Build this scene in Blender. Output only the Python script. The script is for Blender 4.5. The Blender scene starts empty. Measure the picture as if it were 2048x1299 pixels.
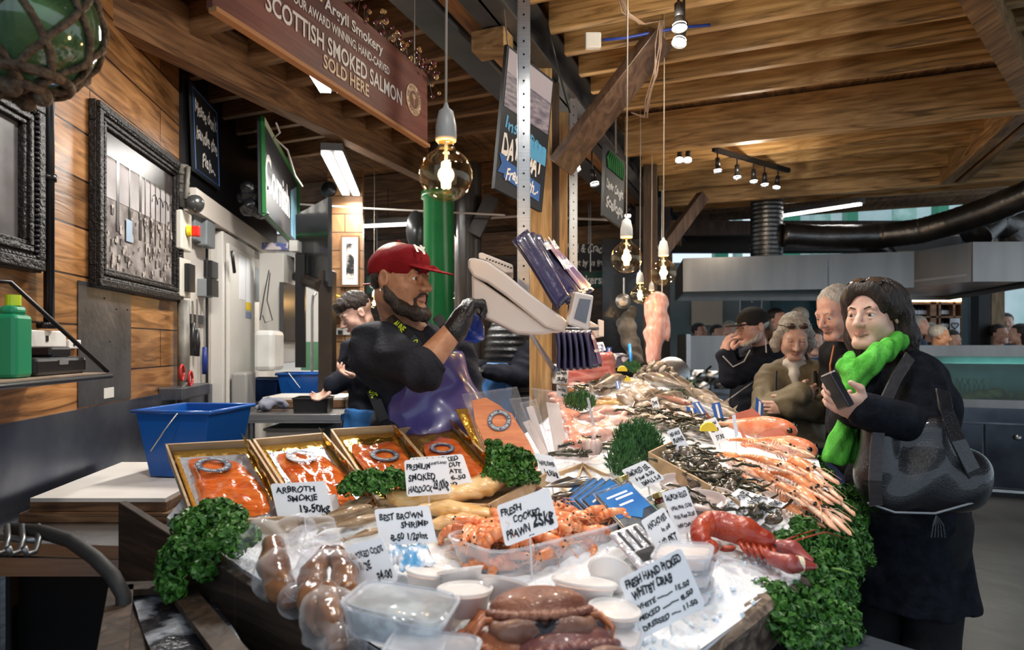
import bpy, math, random
import numpy as np
from mathutils import Vector, Matrix, Euler
random.seed(7); np.random.seed(7)
V = Vector; PI = math.pi
sc = bpy.context.scene
COL = sc.collection
# ------------------------------------------------------------------ camera, world, exposure
F = 1277.0; CX = 1024.0; HY = 690.0; H = 1.47
cd = bpy.data.cameras.new('camera'); cam = bpy.data.objects.new('camera', cd); COL.objects.link(cam)
cam.location = (0, 0, H); cam.rotation_euler = (PI/2, 0, 0)
cd.sensor_width = 36; cd.lens = 36*F/2048; cd.shift_y = (HY-649.5)/2048
cd.clip_start = .05; cd.clip_end = 200
cd.dof.use_dof = True; cd.dof.focus_distance = 2.35; cd.dof.aperture_fstop = 3.2
sc.camera = cam
sc.view_settings.view_transform = 'Standard'; sc.view_settings.look = 'None'
sc.view_settings.exposure = 0.52; sc.view_settings.gamma = 1.0; sc.view_settings.use_curve_mapping = False
sc.cycles.max_bounces = 6; sc.cycles.diffuse_bounces = 3; sc.cycles.glossy_bounces = 3
sc.cycles.transmission_bounces = 6; sc.cycles.transparent_max_bounces = 10
sc.cycles.caustics_reflective = False; sc.cycles.caustics_refractive = False
sc.cycles.sample_clamp_indirect = 4
w = bpy.data.worlds.new('daylight'); sc.world = w; w.use_nodes = True
w.node_tree.nodes['Background'].inputs[0].default_value = (.72, .86, 1, 1)
w.node_tree.nodes['Background'].inputs[1].default_value = .82

def light(kind, name, loc, power, color=(1, 1, 1), size=.1, target=None, spot=70, sizey=None, blend=.6):
    ld = bpy.data.lights.new(name, kind); ld.energy = power; ld.color = color
    if kind == 'AREA':
        ld.size = size
        if sizey: ld.shape = 'RECTANGLE'; ld.size_y = sizey
    else: ld.shadow_soft_size = size
    if kind == 'SPOT': ld.spot_size = math.radians(spot); ld.spot_blend = blend
    o = bpy.data.objects.new(name, ld); COL.objects.link(o); o.location = loc
    if target is not None: o.rotation_euler = (V(target)-V(loc)).to_track_quat('-Z', 'Y').to_euler()
    return o

# ------------------------------------------------------------------ geometry helpers
def P(px, py, d): return V(((px-CX)/F*d, d, H-(py-HY)/F*d))
def UV(s, t, z): return V((.368*s+.930*t, .930*s-.368*t, z))
_ys = [0.7, 1.0, 1.3, 1.5, 1.75, 2.0, 2.25, 2.7, 3.4, 4.3, 5.2]
_zs = [.905, .925, .955, .985, 1.03, 1.085, 1.11, 1.13, 1.165, 1.225, 1.26]
def zs(x, y):
    z = float(np.interp(y, _ys, _zs))
    return z - .035*min(1, max(0, (x-.45-.25*max(0, y-1.6))/.5))
def hit(px, py, up=0.0):
    a, b = .75, 6.0
    f = lambda d: H-(py-HY)/F*d-zs((px-CX)/F*d, d)-up
    for _ in range(40):
        m = (a+b)/2
        if f(m) > 0: a = m
        else: b = m
    return P(px, py, a)
def basis(z, x=None):
    z = V(z).normalized(); x = V(x) if x is not None else (V((0, 0, 1)) if abs(z.z) < .9 else V((1, 0, 0)))
    y = z.cross(x).normalized(); x = y.cross(z)
    return Matrix((x, y, z)).transposed()

class MB:
    def __init__(s): s.v = []; s.f = []; s.m = []; s.mi = 0
    def add(s, vs, fs):
        n = len(s.v); s.v += [tuple(p) for p in vs]
        for f in fs: s.f.append(tuple(i+n for i in f)); s.m.append(s.mi)
        return s
    def box(s, c, d, R=None):
        c = V(c); x, y, z = d[0]/2, d[1]/2, d[2]/2
        vs = [V((a*x, b*y, e*z)) for e in (-1, 1) for a, b in ((-1, -1), (1, -1), (1, 1), (-1, 1))]
        if R is not None: vs = [R @ p for p in vs]
        return s.add([p+c for p in vs], [(3, 2, 1, 0), (4, 5, 6, 7), (0, 1, 5, 4), (1, 2, 6, 5), (2, 3, 7, 6), (3, 0, 4, 7)])
    def cyl(s, a, b, r, r2=None, n=12, cap=True):
        a, b = V(a), V(b); r2 = r if r2 is None else r2; B = basis(b-a)
        vs = [p+B @ V((math.cos(2*PI*i/n)*q, math.sin(2*PI*i/n)*q, 0)) for p, q in ((a, r), (b, r2)) for i in range(n)]
        fs = [(i, (i+1) % n, n+(i+1) % n, n+i) for i in range(n)]
        if cap: fs += [tuple(range(n-1, -1, -1)), tuple(range(n, 2*n))]
        return s.add(vs, fs)
    def tube(s, pts, r, n=8, flat=1.0, up=None):
        pts = [V(p) for p in pts]; vs = []; k = len(pts)
        rr = r if isinstance(r, (list, tuple)) else [r]*k
        B0 = None
        for i, p in enumerate(pts):
            t = (pts[min(i+1, k-1)]-pts[max(i-1, 0)])
            B = basis(t, up if up is not None else (B0.col[0] if B0 is not None else None)); B0 = B
            vs += [p+B @ V((math.cos(2*PI*j/n)*rr[i]*flat, math.sin(2*PI*j/n)*rr[i], 0)) for j in range(n)]
        fs = [(i*n+j, i*n+(j+1) % n, (i+1)*n+(j+1) % n, (i+1)*n+j) for i in range(k-1) for j in range(n)]
        fs += [tuple(range(n-1, -1, -1)), tuple(range((k-1)*n, k*n))]
        return s.add(vs, fs)
    def lathe(s, prof, c=(0, 0, 0), n=20, R=None, sc=(1, 1)):
        c = V(c); k = len(prof)
        vs = [V((r*math.cos(2*PI*j/n)*sc[0], r*math.sin(2*PI*j/n)*sc[1], z)) for r, z in prof for j in range(n)]
        if R is not None: vs = [R @ p for p in vs]
        return s.add([p+c for p in vs], [(i*n+j, i*n+(j+1) % n, (i+1)*n+(j+1) % n, (i+1)*n+j) for i in range(k-1) for j in range(n)])
    def ball(s, c, r, R=None, n=14, k=8):
        r = (r, r, r) if isinstance(r, (int, float)) else r
        c = V(c); vs = []
        for i in range(k+1):
            a = PI*i/k
            for j in range(n):
                b = 2*PI*j/n; p = V((math.sin(a)*math.cos(b)*r[0], math.sin(a)*math.sin(b)*r[1], -math.cos(a)*r[2]))
                vs.append((R @ p if R is not None else p)+c)
        return s.add(vs, [(i*n+j, i*n+(j+1) % n, (i+1)*n+(j+1) % n, (i+1)*n+j) for i in range(k) for j in range(n)])
    def quad(s, a, b, c, d): return s.add([a, b, c, d], [(0, 1, 2, 3)])
    def slab(s, pts, n, t):          # polygon extruded along n by t
        n = V(n)*t; k = len(pts); pts = [V(p) for p in pts]
        return s.add(pts+[p+n for p in pts], [tuple(range(k-1, -1, -1)), tuple(range(k, 2*k))]+[(i, (i+1) % k, k+(i+1) % k, k+i) for i in range(k)])
    def grid(s, f, nu, nv, thick=0):
        vs = [V(f(i/nu, j/nv)) for j in range(nv+1) for i in range(nu+1)]
        return s.add(vs, [(j*(nu+1)+i, j*(nu+1)+i+1, (j+1)*(nu+1)+i+1, (j+1)*(nu+1)+i) for j in range(nv) for i in range(nu)])
    def build(s, name, mats, parent=None, smooth=False, bev=0, solid=0, sub=0, label=None):
        me = bpy.data.meshes.new(name); me.from_pydata(s.v, [], s.f); me.update()
        for m in (mats if isinstance(mats, (list, tuple)) else [mats]): me.materials.append(m)
        me.polygons.foreach_set('material_index', s.m)
        me.polygons.foreach_set('use_smooth', [bool(smooth)]*len(s.f))
        o = bpy.data.objects.new(name, me); COL.objects.link(o)
        if solid: md = o.modifiers.new('s', 'SOLIDIFY'); md.thickness = solid; md.offset = 0
        if bev: md = o.modifiers.new('b', 'BEVEL'); md.width = bev; md.segments = 2; md.limit_method = 'ANGLE'
        if sub: md = o.modifiers.new('u', 'SUBSURF'); md.levels = sub; md.render_levels = sub
        if parent is not None: o.parent = parent
        if label: o['label'] = label
        return o
def tag(o, label, cat, group=None, kind=None):
    o['label'] = label
    if cat: o['category'] = cat
    if group: o['group'] = group
    if kind: o['kind'] = kind
    return o
def thing(name, label, cat, loc=(0, 0, 0), group=None):
    o = bpy.data.objects.new(name, None); COL.objects.link(o); o.location = loc; o.empty_display_size = .05
    return tag(o, label, cat, group)
def struct(o): o['kind'] = 'structure'; return o
def dup(root, label=None, M=None, parent=None):
    c = root.copy(); COL.objects.link(c)
    if parent is not None: c.parent = parent
    if M is not None: c.matrix_basis = M
    if label: c['label'] = label
    for ch in list(root.children): dup(ch, parent=c)
    return c
def keep(parent, *objs):            # world-space children of an Empty that stands elsewhere
    Mi = Matrix.Translation(parent.location).inverted()
    for o in objs: o.parent = parent; o.matrix_parent_inverse = Mi
    return parent

# ------------------------------------------------------------------ materials
_M = {}
def mat(name, col=(.8, .8, .8), rough=.5, metal=0, col2=None, scale=8, bump=0, bscale=40, trans=0, sss=0, coat=0, emit=0, alpha=1, ior=1.45, stretch=None, lo=.35, hi=.65, spec=None):
    if name in _M: return _M[name]
    m = bpy.data.materials.new(name); m.use_nodes = True; nt = m.node_tree; b = nt.nodes['Principled BSDF']; L = nt.links.new
    I = b.inputs
    I['Base Color'].default_value = (*col, 1); I['Roughness'].default_value = rough; I['Metallic'].default_value = metal
    I['IOR'].default_value = ior
    if trans: I['Transmission Weight'].default_value = trans
    if sss: I['Subsurface Weight'].default_value = sss; I['Subsurface Scale'].default_value = .01; I['Subsurface Radius'].default_value = (1, .4, .2)
    if coat: I['Coat Weight'].default_value = coat; I['Coat Roughness'].default_value = .08
    if spec is not None: I['Specular IOR Level'].default_value = spec
    if alpha < 1: I['Alpha'].default_value = alpha
    if emit: I['Emission Color'].default_value = (*col, 1); I['Emission Strength'].default_value = emit
    if col2 or bump:
        tc = nt.nodes.new('ShaderNodeTexCoord'); mp = nt.nodes.new('ShaderNodeMapping'); L(tc.outputs['Object'], mp.inputs[0])
        if stretch: mp.inputs['Scale'].default_value = stretch
    if col2:
        n = nt.nodes.new('ShaderNodeTexNoise'); n.inputs['Scale'].default_value = scale; n.inputs['Detail'].default_value = 5; L(mp.outputs[0], n.inputs['Vector'])
        r = nt.nodes.new('ShaderNodeValToRGB'); r.color_ramp.elements[0].position = lo; r.color_ramp.elements[1].position = hi
        r.color_ramp.elements[0].color = (*col, 1); r.color_ramp.elements[1].color = (*col2, 1)
        L(n.outputs[0], r.inputs[0]); L(r.outputs[0], I['Base Color'])
    if bump:
        n2 = nt.nodes.new('ShaderNodeTexNoise'); n2.inputs['Scale'].default_value = bscale; n2.inputs['Detail'].default_value = 4; L(mp.outputs[0], n2.inputs['Vector'])
        bp = nt.nodes.new('ShaderNodeBump'); bp.inputs['Strength'].default_value = bump; bp.inputs['Distance'].default_value = .01
        L(n2.outputs[0], bp.inputs['Height']); L(bp.outputs[0], I['Normal'])
    _M[name] = m; return m
def wood(name, a, b, axis=(1, 14, 14), scale=2.2, rough=.6, plank=None, dark=.35, rot=(0, 0, 0), coat=0):
    """grain runs along the low-scale axis; plank = (length, height) adds board joints"""
    if name in _M: return _M[name]
    m = bpy.data.materials.new(name); m.use_nodes = True; nt = m.node_tree; bs = nt.nodes['Principled BSDF']; L = nt.links.new; N = nt.nodes.new
    tc = N('ShaderNodeTexCoord'); mp = N('ShaderNodeMapping'); mp.inputs['Rotation'].default_value = rot; L(tc.outputs['Object'], mp.inputs[0])
    m2 = N('ShaderNodeMapping'); m2.inputs['Scale'].default_value = axis; L(mp.outputs[0], m2.inputs[0])
    n = N('ShaderNodeTexNoise'); n.inputs['Scale'].default_value = scale; n.inputs['Detail'].default_value = 7; n.inputs['Distortion'].default_value = 1.6; L(m2.outputs[0], n.inputs['Vector'])
    r = N('ShaderNodeValToRGB'); e = r.color_ramp.elements; e[0].position = .3; e[1].position = .68; e[0].color = (*[c*dark for c in a], 1); e[1].color = (*b, 1)
    k = e.new(.48); k.color = (*a, 1); L(n.outputs[0], r.inputs[0])
    out = r.outputs[0]
    n2 = N('ShaderNodeTexNoise'); n2.inputs['Scale'].default_value = 1.7; n2.inputs['Detail'].default_value = 3; L(mp.outputs[0], n2.inputs['Vector'])
    mx = N('ShaderNodeMix'); mx.data_type = 'RGBA'; mx.blend_type = 'MULTIPLY'; mx.inputs[0].default_value = .7
    r2 = N('ShaderNodeValToRGB'); r2.color_ramp.elements[0].position = .3; r2.color_ramp.elements[0].color = (.45, .42, .4, 1); r2.color_ramp.elements[1].position = .7; r2.color_ramp.elements[1].color = (1.15, 1.1, 1.0, 1)
    L(n2.outputs[0], r2.inputs[0]); L(out, mx.inputs[6]); L(r2.outputs[0], mx.inputs[7]); out = mx.outputs[2]
    bp = N('ShaderNodeBump'); bp.inputs['Strength'].default_value = .25; bp.inputs['Distance'].default_value = .01; L(n.outputs[0], bp.inputs['Height'])
    if plank:
        br = N('ShaderNodeTexBrick'); br.inputs['Scale'].default_value = 1; br.inputs['Brick Width'].default_value = plank[0]; br.inputs['Row Height'].default_value = plank[1]
        br.inputs['Mortar Size'].default_value = .004; br.inputs['Color1'].default_value = (1.2, 1.15, 1.1, 1); br.inputs['Color2'].default_value = (.6, .56, .52, 1); br.inputs['Mortar'].default_value = (.05, .03, .02, 1)
        br.offset = .37; L(mp.outputs[0], br.inputs['Vector'])
        mx2 = N('ShaderNodeMix'); mx2.data_type = 'RGBA'; mx2.blend_type = 'MULTIPLY'; mx2.inputs[0].default_value = 1
        L(out, mx2.inputs[6]); L(br.outputs[0], mx2.inputs[7]); out = mx2.outputs[2]
        bp2 = N('ShaderNodeBump'); bp2.inputs['Strength'].default_value = .6; bp2.inputs['Distance'].default_value = .01; bp2.invert = True
        L(br.outputs[1], bp2.inputs['Height']); L(bp2.outputs[0], bp.inputs['Normal'])
    L(out, bs.inputs['Base Color']); L(bp.outputs[0], bs.inputs['Normal']); bs.inputs['Roughness'].default_value = rough
    if coat: bs.inputs['Coat Weight'].default_value = coat; bs.inputs['Coat Roughness'].default_value = .25
    _M[name] = m; return m
def glow(name, col, strength):
    if name in _M: return _M[name]
    m = bpy.data.materials.new(name); m.use_nodes = True; nt = m.node_tree; nt.nodes.remove(nt.nodes['Principled BSDF'])
    e = nt.nodes.new('ShaderNodeEmission'); e.inputs[0].default_value = (*col, 1); e.inputs[1].default_value = strength
    nt.links.new(e.outputs[0], nt.nodes['Material Output'].inputs[0]); _M[name] = m; return m
def film(name, tint=(1, 1, 1), op=.12, rough=.08, bump=0, bscale=30, gloss=False):
    """thin clear plastic or glass: mostly transparent with a glossy sheen and a little milkiness"""
    if name in _M: return _M[name]
    m = bpy.data.materials.new(name); m.use_nodes = True; nt = m.node_tree; L = nt.links.new; N = nt.nodes.new
    pb = nt.nodes['Principled BSDF']; pb.inputs['Base Color'].default_value = (*tint, 1); pb.inputs['Roughness'].default_value = rough
    tr = N('ShaderNodeBsdfTransparent'); tr.inputs[0].default_value = (*[min(1, .3+.7*c) for c in tint], 1)
    lw = N('ShaderNodeLayerWeight'); lw.inputs[0].default_value = .25
    mm = N('ShaderNodeMath'); mm.operation = 'MULTIPLY_ADD'; mm.inputs[1].default_value = .55; mm.inputs[2].default_value = op; L(lw.outputs['Facing'], mm.inputs[0])
    mx = N('ShaderNodeMixShader'); L(mm.outputs[0], mx.inputs[0]); L(tr.outputs[0], mx.inputs[1]); L(pb.outputs[0], mx.inputs[2]); L(mx.outputs[0], nt.nodes['Material Output'].inputs[0])
    if gloss:
        gl = N('ShaderNodeBsdfGlossy'); gl.inputs[0].default_value = (*tint, 1); gl.inputs[1].default_value = rough; L(gl.outputs[0], mx.inputs[2]); lw.inputs[0].default_value = .12
    if bump:
        n = N('ShaderNodeTexNoise'); n.inputs['Scale'].default_value = bscale; tc = N('ShaderNodeTexCoord'); L(tc.outputs['Object'], n.inputs['Vector'])
        bp = N('ShaderNodeBump'); bp.inputs['Strength'].default_value = bump; bp.inputs['Distance'].default_value = .02; L(n.outputs[0], bp.inputs['Height']); L(bp.outputs[0], pb.inputs['Normal'])
    _M[name] = m; return m

STEEL = mat('brushed_steel', (.62, .62, .61), .28, 1, (.5, .5, .5), 6, .15, 60, stretch=(1, 1, 30))
DSTEEL = mat('dull_steel', (.23, .24, .26), .38, .9, (.12, .125, .14), 4, .2, 30)
BLACK = mat('black_plastic', (.012, .012, .013), .35)
WHITEP = mat('white_plastic', (.75, .74, .7), .35, col2=(.6, .58, .54), scale=5)
WHITE = mat('white_card', (.86, .88, .92), .35)
INK = mat('ink', (.008, .008, .012), .5)
RUBBER = mat('black_rubber', (.02, .02, .02), .6, bump=.2)
BRASS = mat('brass', (.8, .6, .2), .3, 1)
WIRE = mat('wire', (.5, .5, .48), .35, .9)
TIMBER = wood('pale_timber', (.40, .235, .095), (.62, .40, .19), (1, 9, 9), 2.2, .55, dark=.45)
DTIMBER = wood('brown_timber', (.12, .055, .022), (.21, .105, .045), (1, 9, 9), 2.2, .6, dark=.4)
OAK = wood('oak_planks', (.36, .17, .058), (.58, .31, .125), (1.2, 9, 1.2), 2.0, .35, plank=(1.15, .19), dark=.32, coat=.25)
CRATE = wood('pale_crate_wood', (.62, .43, .25), (.76, .58, .37), (1, 8, 8), 1.6, .6, dark=.75)

# ------------------------------------------------------------------ lettering
_TC = {}
def text_geo(s, off=0.0, shear=0.0):
    key = (s, off, shear)
    if key in _TC: return _TC[key]
    cu = bpy.data.curves.new('t', 'FONT'); cu.body = s; cu.offset = off; cu.shear = shear; cu.resolution_u = 3
    o = bpy.data.objects.new('t', cu); COL.objects.link(o)
    dg = bpy.context.evaluated_depsgraph_get(); me = o.evaluated_get(dg).to_mesh()
    vs = [tuple(v.co) for v in me.vertices]; fs = [tuple(p.vertices) for p in me.polygons]
    o.evaluated_get(dg).to_mesh_clear(); bpy.data.objects.remove(o); bpy.data.curves.remove(cu)
    if not vs: vs = [(0, 0, 0)]
    a = np.array(vs); lo, hi = a.min(0), a.max(0)
    _TC[key] = (a, fs, lo, hi); return _TC[key]
def lettering(mb, lines, O, U, W, eps=.0012, hand=False, off=.012, ring=None):
    """lines: (text, u0, v0, width, height) in the unit square of the panel O + u*U + v*W"""
    O, U, W = V(O), V(U), V(W); n = U.cross(W).normalized()*eps
    for k, (s, u0, v0, wd, ht) in enumerate(lines):
        a, fs, lo, hi = text_geo(s, off, .15 if hand else 0)
        cap = .73
        sx = wd/max(1e-6, hi[0]-lo[0]); sy = ht/cap
        vs = []
        for x, y, z in a:
            uu = u0+(x-lo[0])*sx; vv = v0+y*sy
            if hand: vv += ht*.12*math.sin(uu*23+k*2.1)+ht*.06*math.sin(uu*61+k); uu += .006*math.sin(vv*47+k)
            vs.append(O+U*uu+W*vv+n)
        mb.add(vs, fs)
    return mb
# ------------------------------------------------------------------ smooth solid modelling on a grid
def _np(v): return np.array(tuple(v), dtype=np.float32)
class SDF:
    def __init__(s, res): s.h = res; s.ops = []
    def cap(s, a, b, r1, r2=None, k=.01, op='+', m=0):
        s.ops.append(('c', _np(a), _np(b), r1, r1 if r2 is None else r2, k, op, m)); return s
    def ell(s, c, r, R=None, k=.01, op='+', m=0):
        r = (r, r, r) if isinstance(r, (int, float)) else r
        s.ops.append(('e', _np(c), _np(r), np.array(R, dtype=np.float32) if R is not None else np.eye(3, dtype=np.float32), 0, k, op, m)); return s
    def box(s, c, d, R=None, rd=.005, k=.005, op='+', m=0):
        s.ops.append(('b', _np(c), _np(d)/2-rd, np.array(R, dtype=np.float32) if R is not None else np.eye(3, dtype=np.float32), rd, k, op, m)); return s
    def path(s, pts, rs, k=.01, op='+', m=0):
        for i in range(len(pts)-1): s.cap(pts[i], pts[i+1], rs[i], rs[i+1], k, op, m)
        return s
    def grid(s, pad=.02, fold=None):
        lo = np.full(3, 1e9); hi = -lo; bbs = []
        for o in s.ops:
            if o[0] == 'c': r = max(o[3], o[4]); a = np.minimum(o[1], o[2])-r; b = np.maximum(o[1], o[2])+r
            else: e = np.abs(o[3]) @ (o[2]+o[4]); a = o[1]-e; b = o[1]+e
            bbs.append((a, b))
            if o[6] == '+': lo = np.minimum(lo, a); hi = np.maximum(hi, b)
        lo -= pad; hi += pad; h = s.h
        n = np.ceil((hi-lo)/h).astype(int)+1
        D = np.full(n, .1, dtype=np.float32); Mi = np.zeros(n, dtype=np.int8)
        for o, (a, b) in zip(s.ops, bbs):
            k = o[5]; mg = k+2*h
            if o[6] == '&': i0 = np.zeros(3, int); i1 = n.copy()
            else: i0 = np.clip(np.floor((a-mg-lo)/h).astype(int), 0, n); i1 = np.clip(np.ceil((b+mg-lo)/h).astype(int)+1, 0, n)
            if (i1 <= i0).any(): continue
            ax = [(lo[q]+h*np.arange(i0[q], i1[q])).astype(np.float32) for q in range(3)]
            X, Y, Z = np.meshgrid(*ax, indexing='ij')
            if o[0] == 'c':
                pa = (X-o[1][0], Y-o[1][1], Z-o[1][2]); ba = o[2]-o[1]; bb = float(ba @ ba)+1e-12
                t = np.clip((pa[0]*ba[0]+pa[1]*ba[1]+pa[2]*ba[2])/bb, 0, 1)
                d = np.sqrt((pa[0]-ba[0]*t)**2+(pa[1]-ba[1]*t)**2+(pa[2]-ba[2]*t)**2)-(o[3]+(o[4]-o[3])*t)
            else:
                q = [X-o[1][0], Y-o[1][1], Z-o[1][2]]; R = o[3]
                l = [q[0]*R[0][i]+q[1]*R[1][i]+q[2]*R[2][i] for i in range(3)]
                if o[0] == 'e':
                    r = o[2]; k0 = np.sqrt((l[0]/r[0])**2+(l[1]/r[1])**2+(l[2]/r[2])**2)
                    k1 = np.sqrt((l[0]/r[0]**2)**2+(l[1]/r[1]**2)**2+(l[2]/r[2]**2)**2)+1e-6
                    d = k0*(k0-1)/k1; d = np.where(k0 < .02, -min(r), d)
                else:
                    g = [np.abs(l[i])-o[2][i] for i in range(3)]
                    d = np.sqrt(sum(np.maximum(x, 0)**2 for x in g))+np.minimum(np.maximum(np.maximum(g[0], g[1]), g[2]), 0)-o[4]
            sl = tuple(slice(i0[q], i1[q]) for q in range(3)); c = D[sl]
            if o[6] == '+':
                hh = np.maximum(k-np.abs(c-d), 0)/k if k > 0 else 0
                m = Mi[sl]; m[d < c] = o[7]
                D[sl] = np.minimum(c, d)-hh*hh*k*.25
            else:
                d = -d if o[6] == '-' else d
                hh = np.maximum(k-np.abs(c-d), 0)/k if k > 0 else 0
                if o[7]: m = Mi[sl]; m[(d > c)] = o[7]
                D[sl] = np.maximum(c, d)+hh*hh*k*.25
        if fold:
            X, Y, Z = np.meshgrid(*[(lo[q]+h*np.arange(n[q])).astype(np.float32) for q in range(3)], indexing='ij')
            D += fold(X, Y, Z)
        return D, Mi, lo
    def mesh(s, name, mats, parent=None, fold=None, smooth=True, relax=1, label=None):
        D, Mi, lo = s.grid(fold=fold); h = s.h
        D[0], D[-1], D[:, 0], D[:, -1], D[:, :, 0], D[:, :, -1] = (.05,)*6
        I = D < 0; n = np.array(D.shape)-1
        cnt = np.zeros(n, np.int8)
        cs = [(a, b, c) for a in (0, 1) for b in (0, 1) for c in (0, 1)]
        for a, b, c in cs: cnt += I[a:n[0]+a, b:n[1]+b, c:n[2]+c]
        act = np.argwhere((cnt > 0) & (cnt < 8))
        if len(act) == 0: raise RuntimeError('empty solid '+name)
        idx = np.full(n, -1, np.int32); idx[tuple(act.T)] = np.arange(len(act))
        vals = {c: D[act[:, 0]+c[0], act[:, 1]+c[1], act[:, 2]+c[2]] for c in cs}
        acc = np.zeros((len(act), 3)); w = np.zeros(len(act))
        for c in cs:
            for q in range(3):
                if c[q]: continue
                c2 = list(c); c2[q] = 1; c2 = tuple(c2); a, b = vals[c], vals[c2]; x = (a < 0) != (b < 0)
                t = np.where(x, a/(a-b+1e-20), 0); p = np.tile(np.array(c, float), (len(act), 1)); p[:, q] = t
                acc[x] += p[x]; w += x
        co = (act+acc/w[:, None])*h+lo
        fs = []
        for q in range(3):
            u, v = (q+1) % 3, (q+2) % 3
            A = np.argwhere(np.diff(I.astype(np.int8), axis=q) != 0)
            A = A[(A[:, u] > 0) & (A[:, v] > 0) & (A[:, u] < n[u]) & (A[:, v] < n[v])]
            g = []
            for du, dv in ((-1, -1), (0, -1), (0, 0), (-1, 0)):
                B = A.copy(); B[:, u] += du; B[:, v] += dv; g.append(idx[tuple(B.T)])
            g = np.stack(g, 1); ins = I[tuple(A.T)]
            g[~ins] = g[~ins][:, ::-1]; fs.append(g)
        fs = np.concatenate(fs); fs = fs[(fs >= 0).all(1)]
        for _ in range(relax):         # light Laplacian smoothing
            s2 = np.zeros_like(co); c2 = np.zeros(len(co))
            for i in range(4):
                a, b = fs[:, i], fs[:, (i+1) % 4]
                np.add.at(s2, a, co[b]); np.add.at(c2, a, 1)
            co = .5*co+.5*s2/np.maximum(c2, 1)[:, None]
        me = bpy.data.meshes.new(name)
        me.vertices.add(len(co)); me.vertices.foreach_set('co', co.astype(np.float32).ravel())
        me.loops.add(len(fs)*4); me.loops.foreach_set('vertex_index', fs.astype(np.int32).ravel())
        me.polygons.add(len(fs)); me.polygons.foreach_set('loop_start', (np.arange(len(fs))*4).astype(np.int32))
        mats = mats if isinstance(mats, (list, tuple)) else [mats]
        for m in mats: me.materials.append(m)
        if len(mats) > 1:
            pv = act[fs[:, 0]]; me.polygons.foreach_set('material_index', np.clip(Mi[tuple(pv.T)], 0, len(mats)-1).astype(np.int32))
        me.update(calc_edges=True); me.validate()
        me.polygons.foreach_set('use_smooth', np.full(len(me.polygons), smooth))
        o = bpy.data.objects.new(name, me); COL.objects.link(o)
        if parent is not None: o.parent = parent
        if label: o['label'] = label
        return o
def folds(amp=.006, f=28, seed=0, dirn=(1, .4, 1.3)):
    def g(X, Y, Z):
        a = np.sin(f*.37*(X*1.3+Y*.7-Z*.9)+seed)*1.6
        b = np.sin(f*.5*(Z*1.1-X*.6+Y)+seed*1.7)*1.3
        return (amp*np.sin(f*(dirn[0]*X+dirn[1]*Y+dirn[2]*Z)+a+b)*np.sin(f*.31*(X-Y+Z)+seed+b)).astype(np.float32)
    return g
# ------------------------------------------------------------------ lights of the place
def lamp_fixture(loc, target, power, label, group='black spotlights on the ceiling', size=.03, spot=95, col=(1, .95, .87), L=.11, r=.032):
    t = thing('spotlight', label, 'spotlight', loc, group)
    d = (V(target)-V(loc)).normalized(); a = V((0, 0, 0)); b = d*L
    m = MB(); m.cyl(a, b*.55, r*.55, r*.6, 14); m.cyl(b*.55, b, r*.6, r, 14, cap=False); m.build('lamp_housing', BLACK, t, smooth=True)
    m = MB(); m.cyl(b*.86, b*.9, r*.9, r*.9, 14); m.build('lens', glow('lamp_lens', (1, .97, .9), 14), t)
    m = MB(); m.cyl(a, V((0, 0, max(.07, 3.0-loc[2]))), .006, n=6); m.build('stem', BLACK, t)
    if power: light('SPOT', 'spot_glow', V(loc)+d*(L+.01), power, col, size, target, spot)
    return t

def at_z(px, py, z): d = (z-H)*F/(HY-py); return P(px, py, d)
# ------------------------------------------------------------------ floor, ceiling
FLOORM = mat('worn_concrete', (.035, .036, .039), .42, 0, (.10, .10, .10), 1.6, .35, 7, lo=.3, hi=.7)
m = MB(); m.box((0, 6, -.1), (18, 26, .2)); struct(m.build('floor', FLOORM))
m = MB(); m.box((0, 0, 0), (12.4, 10.4, .05)); o = m.build('ceiling', wood('deck_boards', (.26, .14, .06), (.42, .25, .12), (9, 1, 9), 2, .7, plank=(3, .14), dark=.4)); struct(o)
o.location = UV(4.2, 0, 3.235); o.rotation_euler = (0, 0, -math.atan2(.368, .930))
RU = Matrix.Rotation(-math.atan2(.368, .930), 3, 'Z')    # local x = cross direction, y = along the stall
def beam(name, s, t0, t1, z, dep, wid, m_, lab=None, along='t'):
    b = MB(); L = abs(t1-t0)
    b.box((0, 0, 0), (L, wid, dep) if along == 't' else (wid, L, dep))
    o = b.build(name, m_, bev=.004); mid = (t0+t1)/2
    o.location = UV(s, mid, z+dep/2) if along == 't' else UV(mid, s, z+dep/2)
    o.rotation_euler = (0, 0, -math.atan2(.368, .930)); struct(o)
    if lab: o['label'] = lab
    return o
def wood_o(base, a, b, dark):      # length along local x
    return wood(base, a, b, (1, 10, 10), 2.0, .55, dark=dark)
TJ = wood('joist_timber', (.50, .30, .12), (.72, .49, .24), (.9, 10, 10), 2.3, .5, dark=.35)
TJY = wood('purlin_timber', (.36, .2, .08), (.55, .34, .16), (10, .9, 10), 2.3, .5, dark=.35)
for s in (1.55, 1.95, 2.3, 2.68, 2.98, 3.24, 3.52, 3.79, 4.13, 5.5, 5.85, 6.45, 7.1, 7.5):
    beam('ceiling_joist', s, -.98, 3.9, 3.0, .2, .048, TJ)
    beam('ceiling_joist', s+.06, -5.4, -1.38, 3.0, .2, .048, wood('shaded_joist', (.17, .085, .035), (.27, .15, .07), (.9, 10, 10), 2.3, .6, dark=.35))  # left joists: the dimmer light on this side is put into a darker timber colour
for s in (7.9, 8.3, 8.8): beam('ceiling_joist', s, -5.4, -1.38, 3.0, .2, .048, _M['shaded_joist'])
for s, t1 in ((4.81, 4.4), (6.74, 5.2)): beam('ceiling_beam', s, -.98, t1, 2.9, .29, .075, TJ)
beam('ceiling_beam', 1.5, 4.86, 6.70, 2.9, .29, .09, TJY, along='s')
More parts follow.
